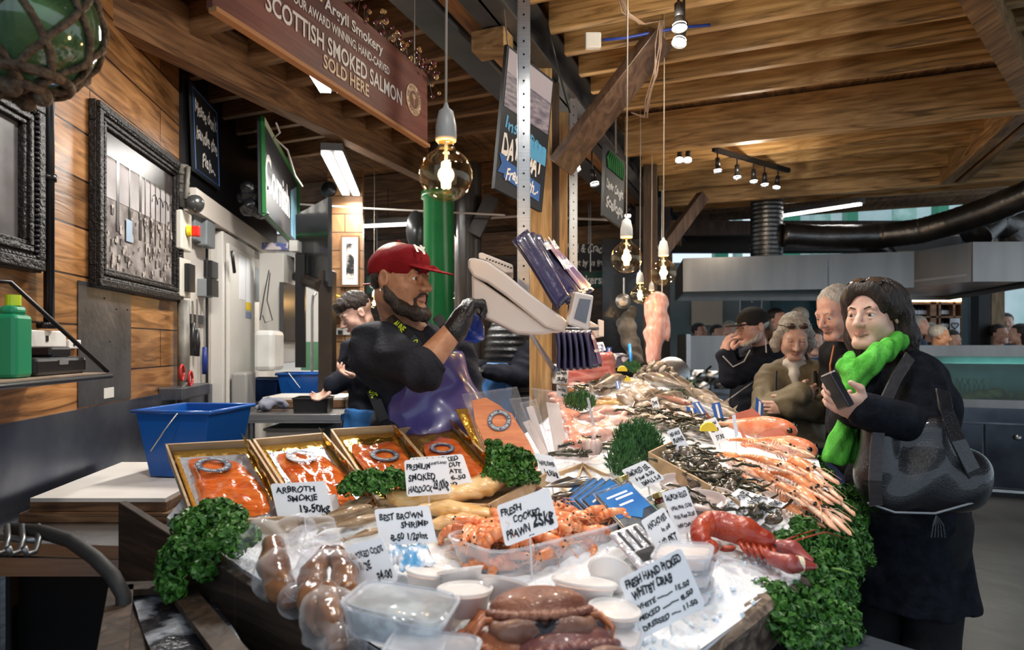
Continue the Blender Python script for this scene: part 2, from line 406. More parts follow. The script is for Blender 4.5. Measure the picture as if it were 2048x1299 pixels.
beam('ceiling_beam', 1.61, 4.86, 6.70, 2.9, .29, .07, TJY, along='s')
beam('ceiling_beam', 4.0, .5, 7.0, 2.95, .26, .09, TJY, along='s')
beam('ceiling_beam', -2.68, 1.2, 9.0, 2.86, .28, .10, wood('shaded_beam', (.19, .09, .035), (.3, .16, .07), (10, .9, 10), 2.3, .6, dark=.35), along='s')  # left beam, its colour darkened for the weaker light there
beam('ceiling_beam', 7.6, -5, -.9, 2.62, .3, .1, _M['shaded_joist'])
b = MB(); a = UV(3.1, .78, 2.97); e = UV(4.72, 1.5, 2.97); B = basis(e-a); b.box((a+e)/2, (.14, .1, (e-a).length), basis(e-a)); struct(b.build('ceiling_beam', TJY))
# steel I beam, its web and flanges in one rolled section
IB = mat('painted_steel_beam', (.10, .105, .115), .42, .6, (.16, .165, .18), 3, .1, 30)
b = MB(); b.box((0, 0, .006), (.17, 9.4, .012)); b.box((0, 0, .20), (.17, 9.4, .012)); b.box((0, 0, .1), (.012, 9.4, .2))
o = struct(b.build('ceiling_beam', IB)); o.location = UV(4.9, -1.10, 2.9); o.rotation_euler = (0, 0, -math.atan2(.368, .930)); o['label'] = 'grey steel I-beam'
b = MB(); b.box((0, 0, .05), (.085, 9.4, .1))
o = struct(b.build('ceiling_beam', wood('orange_plate', (.38, .18, .07), (.52, .28, .12), (10, .9, 10), 2.3, .5, dark=.4))); o.location = UV(4.9, -1.245, 2.93); o.rotation_euler = (0, 0, -math.atan2(.368, .930))
b = MB(); b.box((0, 0, .08), (.15, 9.4, .16))
o = struct(b.build('ceiling_beam', IB)); o.location = UV(4.9, -1.375, 2.9); o.rotation_euler = (0, 0, -math.atan2(.368, .930))
# lateral timber blocks near the steel
b = MB(); b.box(at_z(985, 88, 2.85), (.16, .12, .09), RU); struct(b.build('ceiling_block', TIMBER, bev=.004))
# ------------------------------------------------------------------ posts and brace
PO = wood('post_timber', (.42, .25, .095), (.62, .41, .19), (9, 9, 1), 2.2, .5, dark=.5)
PD = wood('dark_post_timber', (.045, .028, .018), (.10, .06, .035), (9, 9, 1), 2.2, .6, dark=.5)
def post(px0, px1, d, m_, z0, z1, dep, name='timber_post', rz=-.22, lab=None):
    x0 = (px0-CX)/F*d; x1 = (px1-CX)/F*d
    b = MB(); b.box((0, 0, (z0+z1)/2), (x1-x0, dep, z1-z0)); o = b.build(name, m_, bev=.006); o.location = ((x0+x1)/2, d+dep/2, 0); o.rotation_euler = (0, 0, rz); struct(o)
    if lab: o['label'] = lab
    return o
post(1060, 1105, 3.3, PO, .0, 2.92, .12, rz=-.05)
post(1104, 1120, 3.42, PD, .0, 2.88, .1, rz=-.05)
post(1118, 1136, 3.5, PO, .0, 2.75, .08, rz=-.05)
post(1290, 1318, 5.4, PD, 0, 3.0, .14, rz=-.2)
b = MB(); a = P(1133, 318, 3.2); e = P(1308, 92, 3.02); b.box((a+e)/2, (.13, .07, (e-a).length+.1), basis(e-a, (1, 0, .6))); o = struct(b.build('timber_brace', wood('dark_brace', (.075, .042, .026), (.14, .085, .055), (9, 9, 1), 2, .45, dark=.5), bev=.004)); o['label'] = 'dark stained diagonal brace'
b = MB(); a = P(1312, 520, 5.5); e = P(1400, 400, 5.7); b.box((a+e)/2, (.1, .08, (e-a).length+.1), basis(e-a)); struct(b.build('timber_brace', _M['dark_brace']))
# perforated steel uprights
def upright(px, d, w, z0, z1, lab, half=None):
    x = (px-CX)/F*d; t = thing('perforated_upright', lab, 'steel upright', (x, d, 0))
    b = MB(); b.box((0, 0, (z0+z1)/2), (w, .008, z1-z0)); b.box((-w/2, .015, (z0+z1)/2), (.006, .035, z1-z0)); b.box((w/2, .015, (z0+z1)/2), (.006, .035, z1-z0)); b.build('channel', STEEL, t, bev=.001)
    b = MB(); z = z0+.1
    while z < z1: b.cyl((-.0, -.0052, z), (-.0, -.0040, z), .0042, n=8); z += .05
    o = b.build('hole', INK, t); o['kind'] = 'stuff'
    return t
upright(1047.5, 2.42, .043, 1.62, 2.98, 'pale perforated steel upright that carries the tilted shop scale')
upright(1147, 3.7, .040, 1.6, 2.9, 'thinner steel upright behind the timber post')
# ------------------------------------------------------------------ left wall
WX, WS = -1.305, -.154
WD = V((WS, 1, 0)).normalized(); WN = V((1, -WS, 0)).normalized()
def WP(px, py, off=0.0):
    d = (WX+off*1.0118)/((px-CX)/F-WS); return P(px, py, d)
def wallpt(d, z, off=0): return V((WX+WS*d, d, z))+WN*off
RW = Matrix((WD, WN*-1, V((0, 0, 1)))).transposed()     # local x along wall (away), y into wall, z up
def wallbox(mb, d0, d1, z0, z1, off, th):
    a, b = wallpt(d0, 0), wallpt(d1, 0); mb.box((a+b)/2+WN*(off+th/2)+V((0, 0, (z0+z1)/2)), ((b-a).length, th, z1-z0), RW); return mb
def wpx(mb, x0, x1, y0, y1, off, th):
    """box on the left wall between two pixel columns, rows read at the nearer one"""
    a, b = WP(x0, y0, off+th), WP(x1, y0, off+th); z0 = WP(x0, y1, off+th).z; z1 = a.z
    c = (a+b)/2; c.z = (z0+z1)/2; c -= WN*(th/2); mb.box(c, ((V((a.x, a.y, 0))-V((b.x, b.y, 0))).length, th, abs(z1-z0)), RW); return mb
b = MB(); b.box((0, 0, 0), (3.36, .1, 3.3)); o = struct(b.build('wall_left', OAK))
# brick joints run in local x,y: turn the board so its face is the xy plane
def facing_board(name, d0, d1, z0, z1, off, th, m_, bev=0):
    a, c = wallpt(d0, z0, off), wallpt(d1, z0, off); L = (c-a).length
    b = MB(); b.box((L/2, (z1-z0)/2, -th/2), (L, z1-z0, th)); o = b.build(name, m_, bev=bev)
    o.matrix_world = Matrix.Translation(a+WN*th*0) @ Matrix((WD, V((0, 0, 1)), WD.cross(V((0, 0, 1))))).transposed().to_4x4()
    return o
bpy.data.objects.remove(o)
dW = WP(358, 400).y
struct(facing_board('wall_left', .3, dW, .6, 3.2, 0, .1, OAK))
struct(facing_board('wall_left', dW, 6.0, 0, 2.35, 0, .1, mat('white_wall', (.66, .62, .57), .5, col2=(.58, .53, .47), scale=4)))
struct(facing_board('wall_left', dW, 6.0, 2.35, 3.2, .02, .12, mat('black_wall', (.008, .008, .009), .35)))
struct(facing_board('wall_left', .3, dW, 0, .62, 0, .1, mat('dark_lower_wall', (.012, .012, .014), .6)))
b = MB(); wallbox(b, dW, 5.6, 2.22, 2.35, .02, .07); struct(b.build('trim_1', mat('cream_trim', (.62, .56, .5), .5)))
# ------------------------------------------------------------------ back walls
DBR = wood('back_boards', (.075, .04, .022), (.13, .075, .04), (1, 1, 9), 1.2, .7, dark=.5)
def panel(name, x0, x1, d, z0, z1, m_, th=.06, rz=0, kind=True):
    b = MB(); b.box((0, 0, 0), (x1-x0, th, z1-z0), None); o = b.build(name, m_); o.location = ((x0+x1)/2, d+th/2, (z0+z1)/2); o.rotation_euler = (0, 0, rz)
    if kind: struct(o)
    return o
X_ = lambda px, d: (px-CX)/F*d
Z_ = lambda py, d: H-(py-HY)/F*d
panel('wall_back', -5.5, X_(1345, 10.5), 10.5, 0, 3.3, DBR)
panel('wall_back', X_(655, 5.6), X_(725, 5.6), 5.6, 0, 3.0, wood('back_oak', (.40, .21, .09), (.56, .34, .16), (1.2, 1.2, 8), 2.0, .5, plank=(1, .16), rot=(PI/2, 0, 0), dark=.5), rz=.0)
panel('wall_back', X_(500, 6.6), X_(660, 6.6), 6.6, 1.2, 2.6, mat('white_back_wall', (.8, .78, .74), .5))
panel('wall_back', X_(500, 6.6), X_(660, 6.6), 6.58, 0, 1.2, mat('pale_lower_wall', (.62, .6, .55), .5))
panel('wall_right', X_(1560, 9.5), X_(1752, 9.5), 9.5, 0, 2.75, mat('teal_panelling', (.022, .07, .085), .4, col2=(.03, .09, .105), scale=2))
panel('wall_right', X_(1300, 9.9), X_(1560, 9.9), 9.9, 0, 2.75, mat('grey_teal_shopfront', (.10, .15, .16), .5, col2=(.2, .22, .2), scale=1.5))
panel('wall_right', X_(1600, 14), 13.5, 14, 0, 6.5, mat('pale_green_hall', (.36, .5, .46), .5, col2=(.62, .68, .66), scale=.9))
for px in (1548, 1640, 1752): 
    b = MB(); x = X_(px, 9.4); b.box((x, 9.4, 1.4), (.07, .1, 2.8)); struct(b.build('trim_2', mat('teal_trim', (.02, .05, .06), .4)))
b = MB(); b.box((5.2, 9.0, 2.98), (9.5, .25, .4)); struct(b.build('ceiling_beam', mat('soffit', (.02, .015, .012), .6)))
# ------------------------------------------------------------------ columns in the back
def column(px, d, r, z0, z1, m_, name, lab, prof=None):
    b = MB(); b.lathe(prof or [(r, z0), (r, z1)], (X_(px, d), d, 0), 28); o = b.build(name, m_, smooth=True); struct(o); o['label'] = lab; return o
GREEN = mat('green_gloss_paint', (.012, .13, .035), .22, col2=(.02, .17, .05), scale=3, coat=.4)
column(877, 5.0, .118, 0, Z_(385, 5.0), GREEN, 'column', 'green painted iron column', [(.118, 0), (.118, Z_(400, 5)), (.135, Z_(398, 5)), (.135, Z_(385, 5)), (0, Z_(384, 5))])
DW = mat('tarred_post', (.022, .016, .012), .35, col2=(.04, .028, .02), scale=6)
post(636, 664, 4.5, DW, 0, 2.0, .12, 'timber_post', 0, 'dark tarred post beside the wash-up')
b = MB(); b.quad(P(595, 430, 4.9), P(595, 545, 4.9), P(660, 573, 4.45), P(660, 395, 4.45)); struct(b.build('wall_panel', mat('black_gloss_board', (.02, .022, .024), .18, bump=.12, bscale=25), solid=.03))
b = MB(); b.tube([P(594, 553, 4.85), P(640, 572, 4.5)], .045, n=6); struct(b.build('trim_3', DW))
column(877, 5.02, .08, 2.6, 3.05, DW, 'column', 'dark post above the green column')
for px, d, wd in ((938, 5.6, .17), (922, 6.2, .1)):
    column(px, d, wd/2*1.3, 0, 3.05, DW, 'column', 'dark tarred round post behind the scale')
for a, e, d in (((925, 470), (880, 400), 5.7), ((948, 470), (985, 395), 5.5)):
    b = MB(); b.box((P(*a, d)+P(*e, d))/2, (.12, .1, (P(*a, d)-P(*e, d)).length), basis(P(*e, d)-P(*a, d))); struct(b.build('timber_brace', DW))
# ------------------------------------------------------------------ fluorescent lamps
def tube_lamp(a, e, w, lab, power=0, twin=False, strength=9):
    a, e = V(a), V(e); t = thing('tube_lamp', lab, 'tube light', tuple(a), 'fluorescent tube lights under the old joists')
    d = e-a; B = basis(d, (0, 0, 1)); m1 = MB(); m1.box(d/2+V((0, 0, .035)), (w*2.6 if twin else w*1.6, .05, d.length+.06), Matrix((V((-d.y, d.x, 0)).normalized(), V((0, 0, 1)), d.normalized())).transposed()); m1.build('lamp_body', mat('lamp_body', (.1, .1, .1), .5), t)
    side = V((-d.y, d.x, 0)).normalized()
    for q in ((-.8, .8) if twin else (0,)):
        m1 = MB(); m1.box(d/2+side*w*q, (w, .02, d.length), Matrix((side, V((0, 0, 1)), d.normalized())).transposed()); m1.build('diffuser', glow('tube_white', (1, .97, .93), strength), t)
    m1 = MB()
    for q in (.25, .75): p = d*q; m1.cyl(p+V((0, 0, .05)), V((p.x, p.y, max(3.0-a.z, p.z+.1))), .004, n=5)
    m1.build('rods', BLACK, t)
    if power:
        l = light('AREA', 'tube_glow', (a+e)/2-V((0, 0, .05)), power, (1, .96, .9), .12, sizey=d.length); l.rotation_euler = (0, 0, math.atan2(-d.x, d.y))
    return t
tube_lamp(at_z(664, 306, 2.78), at_z(702, 388, 2.78), .055, 'short twin tube light glaring beside the board lettered in white', 26, True)
tube_lamp(at_z(618, 95, 2.82), at_z(668, 182, 2.82), .055, 'twin tube light half hidden behind the maroon smokery board', 30, True)
tube_lamp(P(728, 452, 6.3), P(925, 443, 6.1), .06, 'long single tube light behind the green column', 30)
tube_lamp(P(1560, 432, 7.2), P(1720, 408, 6.4), .06, 'unlit batten under the joists above the steel hood, made pale by added glow', 0, strength=.25)  # batten is unlit, its pale look comes from an emissive diffuser
# ------------------------------------------------------------------ spotlights
lamp_fixture(P(1357, 8, 2.65), (.7, 2.4, 1.0), 24, 'upper black spotlight of the pair above the twisted cables')
lamp_fixture(P(1368, 46, 2.75), (.2, 2.2, 1.0), 24, 'lower black spotlight of the pair above the twisted cables')
lamp_fixture(P(1148, 308, 3.9), (.5, 3.4, 1.0), 28, 'black spotlight behind the foot of the dark diagonal brace')
lamp_fixture(P(1184, 340, 4.3), (.8, 4.0, 1.0), 28, 'black spotlight hanging just beside the scallops board')
lamp_fixture(P(1257, 412, 6.0), (.9, 5.6, 1.0), 20, 'small distant spotlight seen above the front pair of glowing bulbs')
for px, lab in ((1359, 'one of two glaring spotlights under the big header beam, nearer the bulb cords'), (1376, 'one of two glaring spotlights under the big header beam, nearer the lamp track')):
    lamp_fixture(P(px, 300, 5.1), (1.1, 4.2, 1.0), 18, lab)
tr = thing('lamp_track', 'black track slanting under the joists that carries five spotlights', 'lamp track', tuple(P(1425, 300, 5.15)))
b = MB(); a, e = at_z(1427, 298, 2.975), at_z(1578, 341, 2.975); b.box((a+e)/2-V(tr.location), (.035, .03, (e-a).length), basis(e-a)); b.build('rail', BLACK, tr)
for k, (px, py, d, px2, py2) in enumerate(((1435, 308, 5.2, 0, .6), (1474, 322, 5.3, .1, .3), (1507, 331, 5.4, .2, 0), (1529, 338, 5.45, .3, 0), (1556, 344, 5.5, .2, -.6))):
    a = at_z(px, py+8, 2.9); lamp_fixture(a, (a.x+(-.12 if k == 4 else 0), a.y-.05, 2.2), 7, ['spotlight nearest the cords on the slanting track', 'second spotlight from the cords on the slanting track', 'middle spotlight of the five on the slanting track', 'fourth spotlight from the cords on the slanting track', 'tilted spotlight at the far end of the slanting track'][k], 'spotlights on the slanting track', spot=80)
light('POINT', 'added_spot_spill', P(1352, 60, 2.6), 9, (1, .88, .7), .05); light('POINT', 'added_spot_spill', at_z(1500, 352, 2.75), 9, (1, .88, .7), .05); light('POINT', 'added_spot_spill', P(1150, 330, 3.85), 5, (1, .88, .7), .05)  # bare point lights added beside the spots to brighten the timber around them
# lamps added out of view overhead to light the stall and the oak wall
for k, (s, t, p) in enumerate(((.75, -.15, 15), (1.15, .2, 15), (1.9, -.55, 17), (1.75, .35, 11), (1.0, -1.3, 34), (.3, -.2, 10))):
    a = UV(s, t, 2.86); lamp_fixture(a, (-1.7, 2.9, 1.8) if k == 4 else UV(s+.25, t-.05, 1.0), p, ['added unseen spotlight over the crab end of the stall', 'added unseen spotlight over the lobster', 'added unseen spotlight over the salmon trays', 'added unseen spotlight over the langoustines', 'added unseen spotlight over the staff aisle, aimed at the oak wall', 'added unseen spotlight closest to the shopper side corner'][k], 'added stall spotlights out of view', spot=110, size=.06, col=(1, .97, .93))
# ------------------------------------------------------------------ pictures and signs on the left wall
FR = mat('black_carved_frame', (.010, .008, .007), .35, bump=.8, bscale=70, spec=.35)
def frame_on_wall(name, d0, d1, z0, z1, fw, lab, cat, pic):
    t = thing(name, lab, cat, tuple(wallpt(d0, z0, .0)))
    b = MB()
    for q, (w_, th, of) in enumerate(((fw, .03, 0), (fw*.35, .045, fw*.05), (fw*.2, .04, fw*.62))):
        a0, a1, c0, c1 = d0+of, d1-of, z0+of, z1-of
        wallbox(b, a0, a1, c0, c0+w_, .002, th); wallbox(b, a0, a1, c1-w_, c1, .002, th)
        wallbox(b, a0, a0+w_, c0+w_, c1-w_, .002, th); wallbox(b, a1-w_, a1, c0+w_, c1-w_, .002, th)
    fo = b.build('frame', FR, bev=.004)
    o2 = facing_board('print', d0+fw, d1-fw, z0+fw, z1-fw, .012, .006, pic)
    bd = MB()                      # carved beading
    n = 46
    for k in range(n):
        for zz in (z0+fw*.42, z1-fw*.42): bd.ball(wallpt(d0+fw*.4+(d1-d0-fw*.8)*k/(n-1), zz, .036), (.008, .012, .012), n=6, k=4)
    for k in range(int(n*(z1-z0)/(d1-d0))):
        for dd in (d0+fw*.42, d1-fw*.42): bd.ball(wallpt(dd, z0+fw*.5+(z1-z0-fw)*k/(n*(z1-z0)/(d1-d0)-1), .036), (.012, .012, .008), n=6, k=4)
    bo = bd.build('beading', FR, smooth=True)
    keep(t, fo, o2, bo); return t, o2
SEPIA = mat('sepia_print', (.07, .055, .05), .6, col2=(.28, .25, .23), scale=9, lo=.38, hi=.62)
pd0, pd1 = WP(175, 400).y, WP(350, 400).y; pz1 = WP(175, 195).z; pz0 = WP(175, 572).z
t, pr = frame_on_wall('framed_picture', pd0, pd1, pz0, pz1, .085, 'large black carved frame holding a sepia print of a crowded iron market hall', 'picture', SEPIA)
LP_ = mat('print_sky', (.36, .33, .33), .8, col2=(.24, .22, .22), scale=6); DP = mat('print_dark', (.03, .024, .022), .3); MP = mat('print_mid', (.07, .055, .05), .5, col2=(.34, .3, .27), scale=30, lo=.45, hi=.55)
def on_pic(u0, u1, v0, v1, m_list, e): a = wallpt(pd0+.085+(pd1-pd0-.17)*u0, pz0+.085+(pz1-pz0-.17)*v0, e); c = wallpt(pd0+.085+(pd1-pd0-.17)*u1, 0, e); z = pz0+.085+(pz1-pz0-.17)*v1; m_list.quad(a, V((c.x, c.y, a.z)), V((c.x, c.y, z)), V((a.x, a.y, z)))
b = MB()
on_pic(.02, .98, .52, .80, b, .014); b1 = b.build('print_sky', LP_)
b = MB(); on_pic(0, 1, .82, 1, b, .0145)
for u in (.03, .17, .33, .47, .55, .63, .71, .79, .88, .96): on_pic(u, u+(.035 if u in (.17, .47) else .014), .3, .9, b, .015)
for k in range(4):
    u = .66+k*.09
    b.tube([wallpt(pd0+.085+(pd1-pd0-.17)*(u+.04+.04*math.cos(a)), pz0+.085+(pz1-pz0-.17)*(.66+.07*math.sin(a)), .016) for a in [PI*j/8 for j in range(9)]], .002, n=4)
b2 = b.build('print_ironwork', DP)
b = MB()
for k in range(95):
    u, v = random.random(), random.random()**1.2*.5; s_ = .012+.02*random.random()
    on_pic(max(0, u-s_*.5), min(1, u+s_*.5), v, v+s_*2.2, b, .0165+k*1e-5)
    b.mi = 0
b3 = b.build('print_crowd', MP); b3['kind'] = 'stuff'
b = MB(); on_pic(.28, .36, .25, .42, b, .019); b4 = b.build('print_figure', mat('print_blue', (.25, .33, .42), .3))
keep(t, b1, b2, b3, b4)
for q in (b1, b2, b3, b4): q.parent = pr; q.matrix_parent_inverse = pr.matrix_world.inverted() if False else Matrix.Identity(4)
bpy.context.view_layer.update()
for q in (b1, b2, b3, b4): q.matrix_parent_inverse = pr.matrix_world.inverted()
frame_on_wall('framed_picture', 1.25, WP(64, 400).y, WP(60, 545).z, WP(64, 207).z, .1, 'black carved frame with a dark grey print at the picture edge, beside the black pipe', 'picture', mat('dark_print', (.05, .045, .045), .35, col2=(.17, .16, .16), scale=5))
def boxthing(name, lab, cat, parts, loc=None, group=None):
    """parts: (name, builder, material[, kwargs]) in world space"""
    t = None; objs = []
    for pn, mb, m_, *kw in parts: objs.append(mb.build(pn, m_, **(kw[0] if kw else {})))
    vs = objs[0].data.vertices; lo = [min(v.co[i] for v in vs) for i in range(3)]; hi = [max(v.co[i] for v in vs) for i in range(3)]
    t = thing(name, lab, cat, loc or ((lo[0]+hi[0])/2, (lo[1]+hi[1])/2, lo[2]), group); keep(t, *objs)
    return t
def solo(mb, name, m_, lab, cat, group=None, **kw): return tag(mb.build(name, m_, **kw), lab, cat, group)
# pipes
b = MB(); x = WP(98, 400, .035); b.cyl((x.x, x.y, WP(98, 655, .035).z), (x.x, x.y, 3.2), .0165, n=16)
for py in (355, 650): c = V((x.x, x.y, WP(98, py, .035).z)); b.cyl(c-V((0, 0, .012)), c+V((0, 0, .012)), .023, n=14); b.cyl(c, c-WN*.035, .012); b.cyl(c-WD*.035, c, .010)
solo(b, 'conduit_pipe', mat('black_iron', (.012, .012, .013), .3, .3), 'black iron pipe running up the oak wall between the two framed pictures', 'pipe', smooth=True)
b = MB(); wpx(b, 157, 262, 560, 815, .002, .003); t = boxthing('steel_plate', 'blank dark steel plate screwed to the oak boards under the big frame', 'metal plate', [('plate', b, DSTEEL)])
b = MB(); wpx(b, 208, 228, 776, 797, .006, .001); keep(t, b.build('sticker', WHITEP))
b = MB()
for px, py in ((209, 596), (233, 618), (255, 619), (220, 682)): b.ball(WP(px, py, .006), .004, n=8, k=5)
keep(t, b.build('screw', BLACK, smooth=True))
def socket(x0, x1, y0, y1, lab, th=.035):
    b = MB(); wpx(b, x0, x1, y0, y1, .002, th); s_ = MB(); xm = (x0+x1)/2; wpx(s_, xm-2, xm+2, (y0*2+y1)/3, (y0+y1*2)/3, .002+th, .003)
    return boxthing('wall_socket', lab, 'socket', [('back_box', b, WHITEP, dict(bev=.004)), ('switch', s_, BLACK)])
socket(58, 133, 659, 694, 'wide cream double socket on the oak boards above the black charger')
socket(138, 163, 679, 697, 'small cream spur box beside the steel plate, above the charger lead', .02)
# ------------------------------------------------------------------ shelf and what stands on it
SZ = 1.377
sh = MB(); wallbox(sh, .7, 2.165, SZ-.018, SZ, .0, .25)
lip = MB(); lip.tube([wallpt(.7, SZ-.012, .256), wallpt(2.165, SZ-.012, .256), wallpt(2.17, SZ-.012, .0)], .009, n=8)
br = MB(); br.tube([WP(-60, 560, .01), WP(20, 563, .02), wallpt(2.16, SZ, .25)], .0075, n=8)
boxthing('wall_shelf', 'grubby wooden shelf on a black rod bracket with bottle and charger', 'shelf', [('board', sh, mat('grubby_board', (.22, .15, .1), .6, col2=(.36, .27, .2), scale=9)), ('edging', lip, BLACK, dict(smooth=True)), ('bracket', br, BLACK, dict(smooth=True))])
c = wallpt(1.78, SZ, .17); b = MB(); b.box(c+V((0, 0, .09)), (.085, .06, .18), RW); b.box(c+V((0, 0, .19)), (.06, .045, .03), RW)
cp = MB(); cp.cyl(c+V((0, 0, .205)), c+V((0, 0, .235)), .019, n=16)
boxthing('plastic_bottle', 'green plastic bottle with a lime cap at the end of the shelf', 'bottle', [('body', b, mat('green_plastic', (.02, .28, .13), .35), dict(bev=.012)), ('cap', cp, mat('lime_plastic', (.5, .7, .03), .4))])
a = WP(95, 720, .14); c = V((a.x, a.y, SZ)); c = wallpt(1.99, SZ, .13)
b = MB(); b.box(c+V((0, 0, .028)), (.30, .13, .056), RW); b2 = MB(); b2.box(c+WD*.02+V((0, 0, .072)), (.12, .1, .032), RW)
b3 = MB(); b3.box(c+WN*.0662+V((0, 0, .04)), (.05, .002, .016), RW)
boxthing('battery_charger', 'black power tool charger lying on the shelf', 'charger', [('base', b, BLACK, dict(bev=.012)), ('battery', b2, BLACK, dict(bev=.008)), ('rating_plate', b3, mat('grey_label', (.2, .2, .2), .5))])
b = MB(); c = wallpt(1.84, SZ+.042, .10); b.tube([c+WD*.0+WN*(.03*math.cos(a))+V((0, 0, .06+.035*math.sin(a)))+WD*.02*math.sin(2*a) for a in [2*PI*k/24 for k in range(25)]], .009, n=8, flat=1.8)
solo(b, 'webbing_strap', mat('red_strap', (.55, .03, .02), .6), 'looped red strap between the green bottle and the charger', 'strap', smooth=True)
# ------------------------------------------------------------------ bench along the wall
b = MB(); wallbox(b, 1.84, WP(425, 700).y, .88, 1.222, .002, .012)
struct(b.build('wall_splashback', mat('blue_steel', (.20, .215, .25), .3, .85, (.07, .085, .13), 2.2, .1, 20, lo=.35, hi=.6)))
bt = MB(); bt.slab([(-1.58, 1.86, .86), (-.98, 1.80, .86), (-1.02, 2.6, .86), (-1.26, 3.6, .86), (-1.85, 3.6, .86)], (0, 0, 1), .04)
ap = MB(); ap.box((-1.28, 1.83, .835), (.60, .012, .05))
lg = [MB() for _ in range(4)]
for q, (x, y) in zip(lg, ((-1.53, 1.92), (-1.03, 1.88), (-1.32, 3.5), (-1.79, 3.5))): q.cyl((x, y, 0), (x, y, .86), .02, n=10)
boxthing('steel_bench', 'scratched stainless bench along the oak wall under boards and bucket', 'bench', [('worktop', bt, STEEL, dict(bev=.003)), ('apron', ap, STEEL)]+[('leg', q, DSTEEL) for q in lg])
uc = MB(); uc.box((-1.36, 2.78, .43), (.42, 1.5, .82)); solo(uc, 'under_bench_shade', mat('shade_black', (.01, .01, .011), .5), 'black block standing in for the shade under the scratched bench', 'cabinet')  # black block put where the void under the bench is only dark with shade
bw = wood('scorched_edge', (.22, .11, .05), (.4, .24, .12), (1, 8, 8), 3, .6, dark=.3)
def board(z, th, lab, grow, top):
    pts = [(-1.565-grow, 2.07-grow), (-1.12+grow, 2.07-grow), (-1.18+grow, 2.72), (-1.66-grow*.5, 2.72)]
    b = MB(); b.slab([(x, y, z) for x, y in pts], (0, 0, 1), th*.72); c = MB(); q = [(x*.985-.02, y*.985+.03) for x, y in pts]; c.slab([(x, y, z+th*.72) for x, y in q], (0, 0, 1), th*.28)
    return boxthing('chopping_board', lab, 'chopping board', [('frame', b, bw, dict(bev=.003)), ('top', c, top)])
board(.9, .03, 'lower wooden tray under the white topped board on the bench', .02, bw)
board(.93, .045, 'big board with white top and scorched brown edge on the bench', 0, mat('white_board', (.80, .76, .70), .4, col2=(.72, .66, .6), scale=4))
def tub(c, w0, l0, w1, l1, h, m_, rot=0, rim=.014):
    """open tapered bin: inner and outer walls plus a rolled rim"""
    R = Matrix.Rotation(rot, 3, 'Z'); b = MB(); c = V(c)
    def ring(w_, l_, z): return [c+R @ V((a*w_/2, e*l_/2, z)) for a, e in ((-1, -1), (1, -1), (1, 1), (-1, 1))]
    o0, o1, i1, i0 = ring(w0, l0, 0), ring(w1, l1, h), ring(w1-.012, l1-.012, h), ring(w0-.012, l0-.012, .006)
    vs = o0+o1+i1+i0; fs = [(3, 2, 1, 0), (12, 13, 14, 15)]
    for k in range(4):
        j = (k+1) % 4
        fs += [(k, j, 4+j, 4+k), (4+k, 4+j, 8+j, 8+k), (8+k, 8+j, 12+j, 12+k)]
    b.add(vs, fs)
    r = MB()
    e = ring(w1+rim, l1+rim, h-.006)
    for k in range(4): r.cyl(e[k], e[(k+1) % 4], rim*.6, n=8); r.ball(e[k], rim*.6, n=8, k=6)
    return b, r
BLUE = mat('blue_bin_plastic', (.005, .085, .36), .3, coat=.2)
b, r = tub((-1.235, 2.5, .98), .21, .25, .295, .30, .25, BLUE, -.12, .012)
hd = MB(); hd.tube([P(355, 826, 2.33), P(329, 860, 2.31), P(301, 902, 2.29)], .003)
boxthing('bucket', 'large rectangular blue bucket with wire handle on the bench', 'bucket', [('body', b, BLUE, dict(bev=.004)), ('rim', r, BLUE, dict(smooth=True)), ('handle', hd, WIRE, dict(smooth=True))])
# hooks, hose and low box beside the stall
b = MB()
b.tube([P(-40, 1070, 1.45), P(40, 1078, 1.45), P(78, 1080, 1.45)], .008)
for px in (0, 30, 62): b.tube([P(px+14, 1050, 1.48), P(px+16, 1078, 1.44), P(px+8, 1102, 1.41), P(px-8, 1108, 1.40), P(px-14, 1094, 1.39)], .0065)
solo(b, 'hook_rail', mat('grey_cast_metal', (.2, .21, .22), .35, .8), 'grey metal rail with upturned hooks below the bench', 'hook rail', smooth=True)
b = MB(); b.tube([P(20, 1058, 1.5), P(80, 1062, 1.47), P(140, 1080, 1.44), P(190, 1115, 1.40), P(225, 1150, 1.38), P(247, 1190, 1.37), P(250, 1300, 1.36)], .0155, n=12)
solo(b, 'black_hose', RUBBER, 'thick black hose arching from the hook rail to the low wooden box', 'hose', smooth=True)
lb = [(-.90, 1.47), (-.775, 1.48), (-.42, 1.05), (-.15, .72), (-.42, .72), (-.68, 1.08)]
b = MB(); b.slab([(x, y, .45) for x, y in lb], (0, 0, 1), .44)
rm = MB()
for k in range(6):
    p0, p1 = V((*lb[k], .91)), V((*lb[(k+1) % 6], .91)); rm.box((p0+p1)/2, (.014, .05, (p1-p0).length), basis(p1-p0, (0, 0, 1)).copy())
ic = MB(); cx = sum(x for x, y in lb)/6; cy = sum(y for x, y in lb)/6
ic.grid(lambda u, v: V((-.87+.40*u, 1.46-.55*u, .895))+V((.15*v, .05*v, .008*math.sin(9*u+3*v)*math.cos(5*v+u*7))), 30, 10)
boxthing('wooden_box', 'low dark wooden box with slushy ice against the stall side', 'box', [('side_boards', b, PD), ('edging', rm, PD), ('ice_melt', ic, mat('dirty_ice', (.30, .33, .38), .25, col2=(.02, .022, .03), scale=9, bump=.5, bscale=60, lo=.45, hi=.52), dict(smooth=True))])
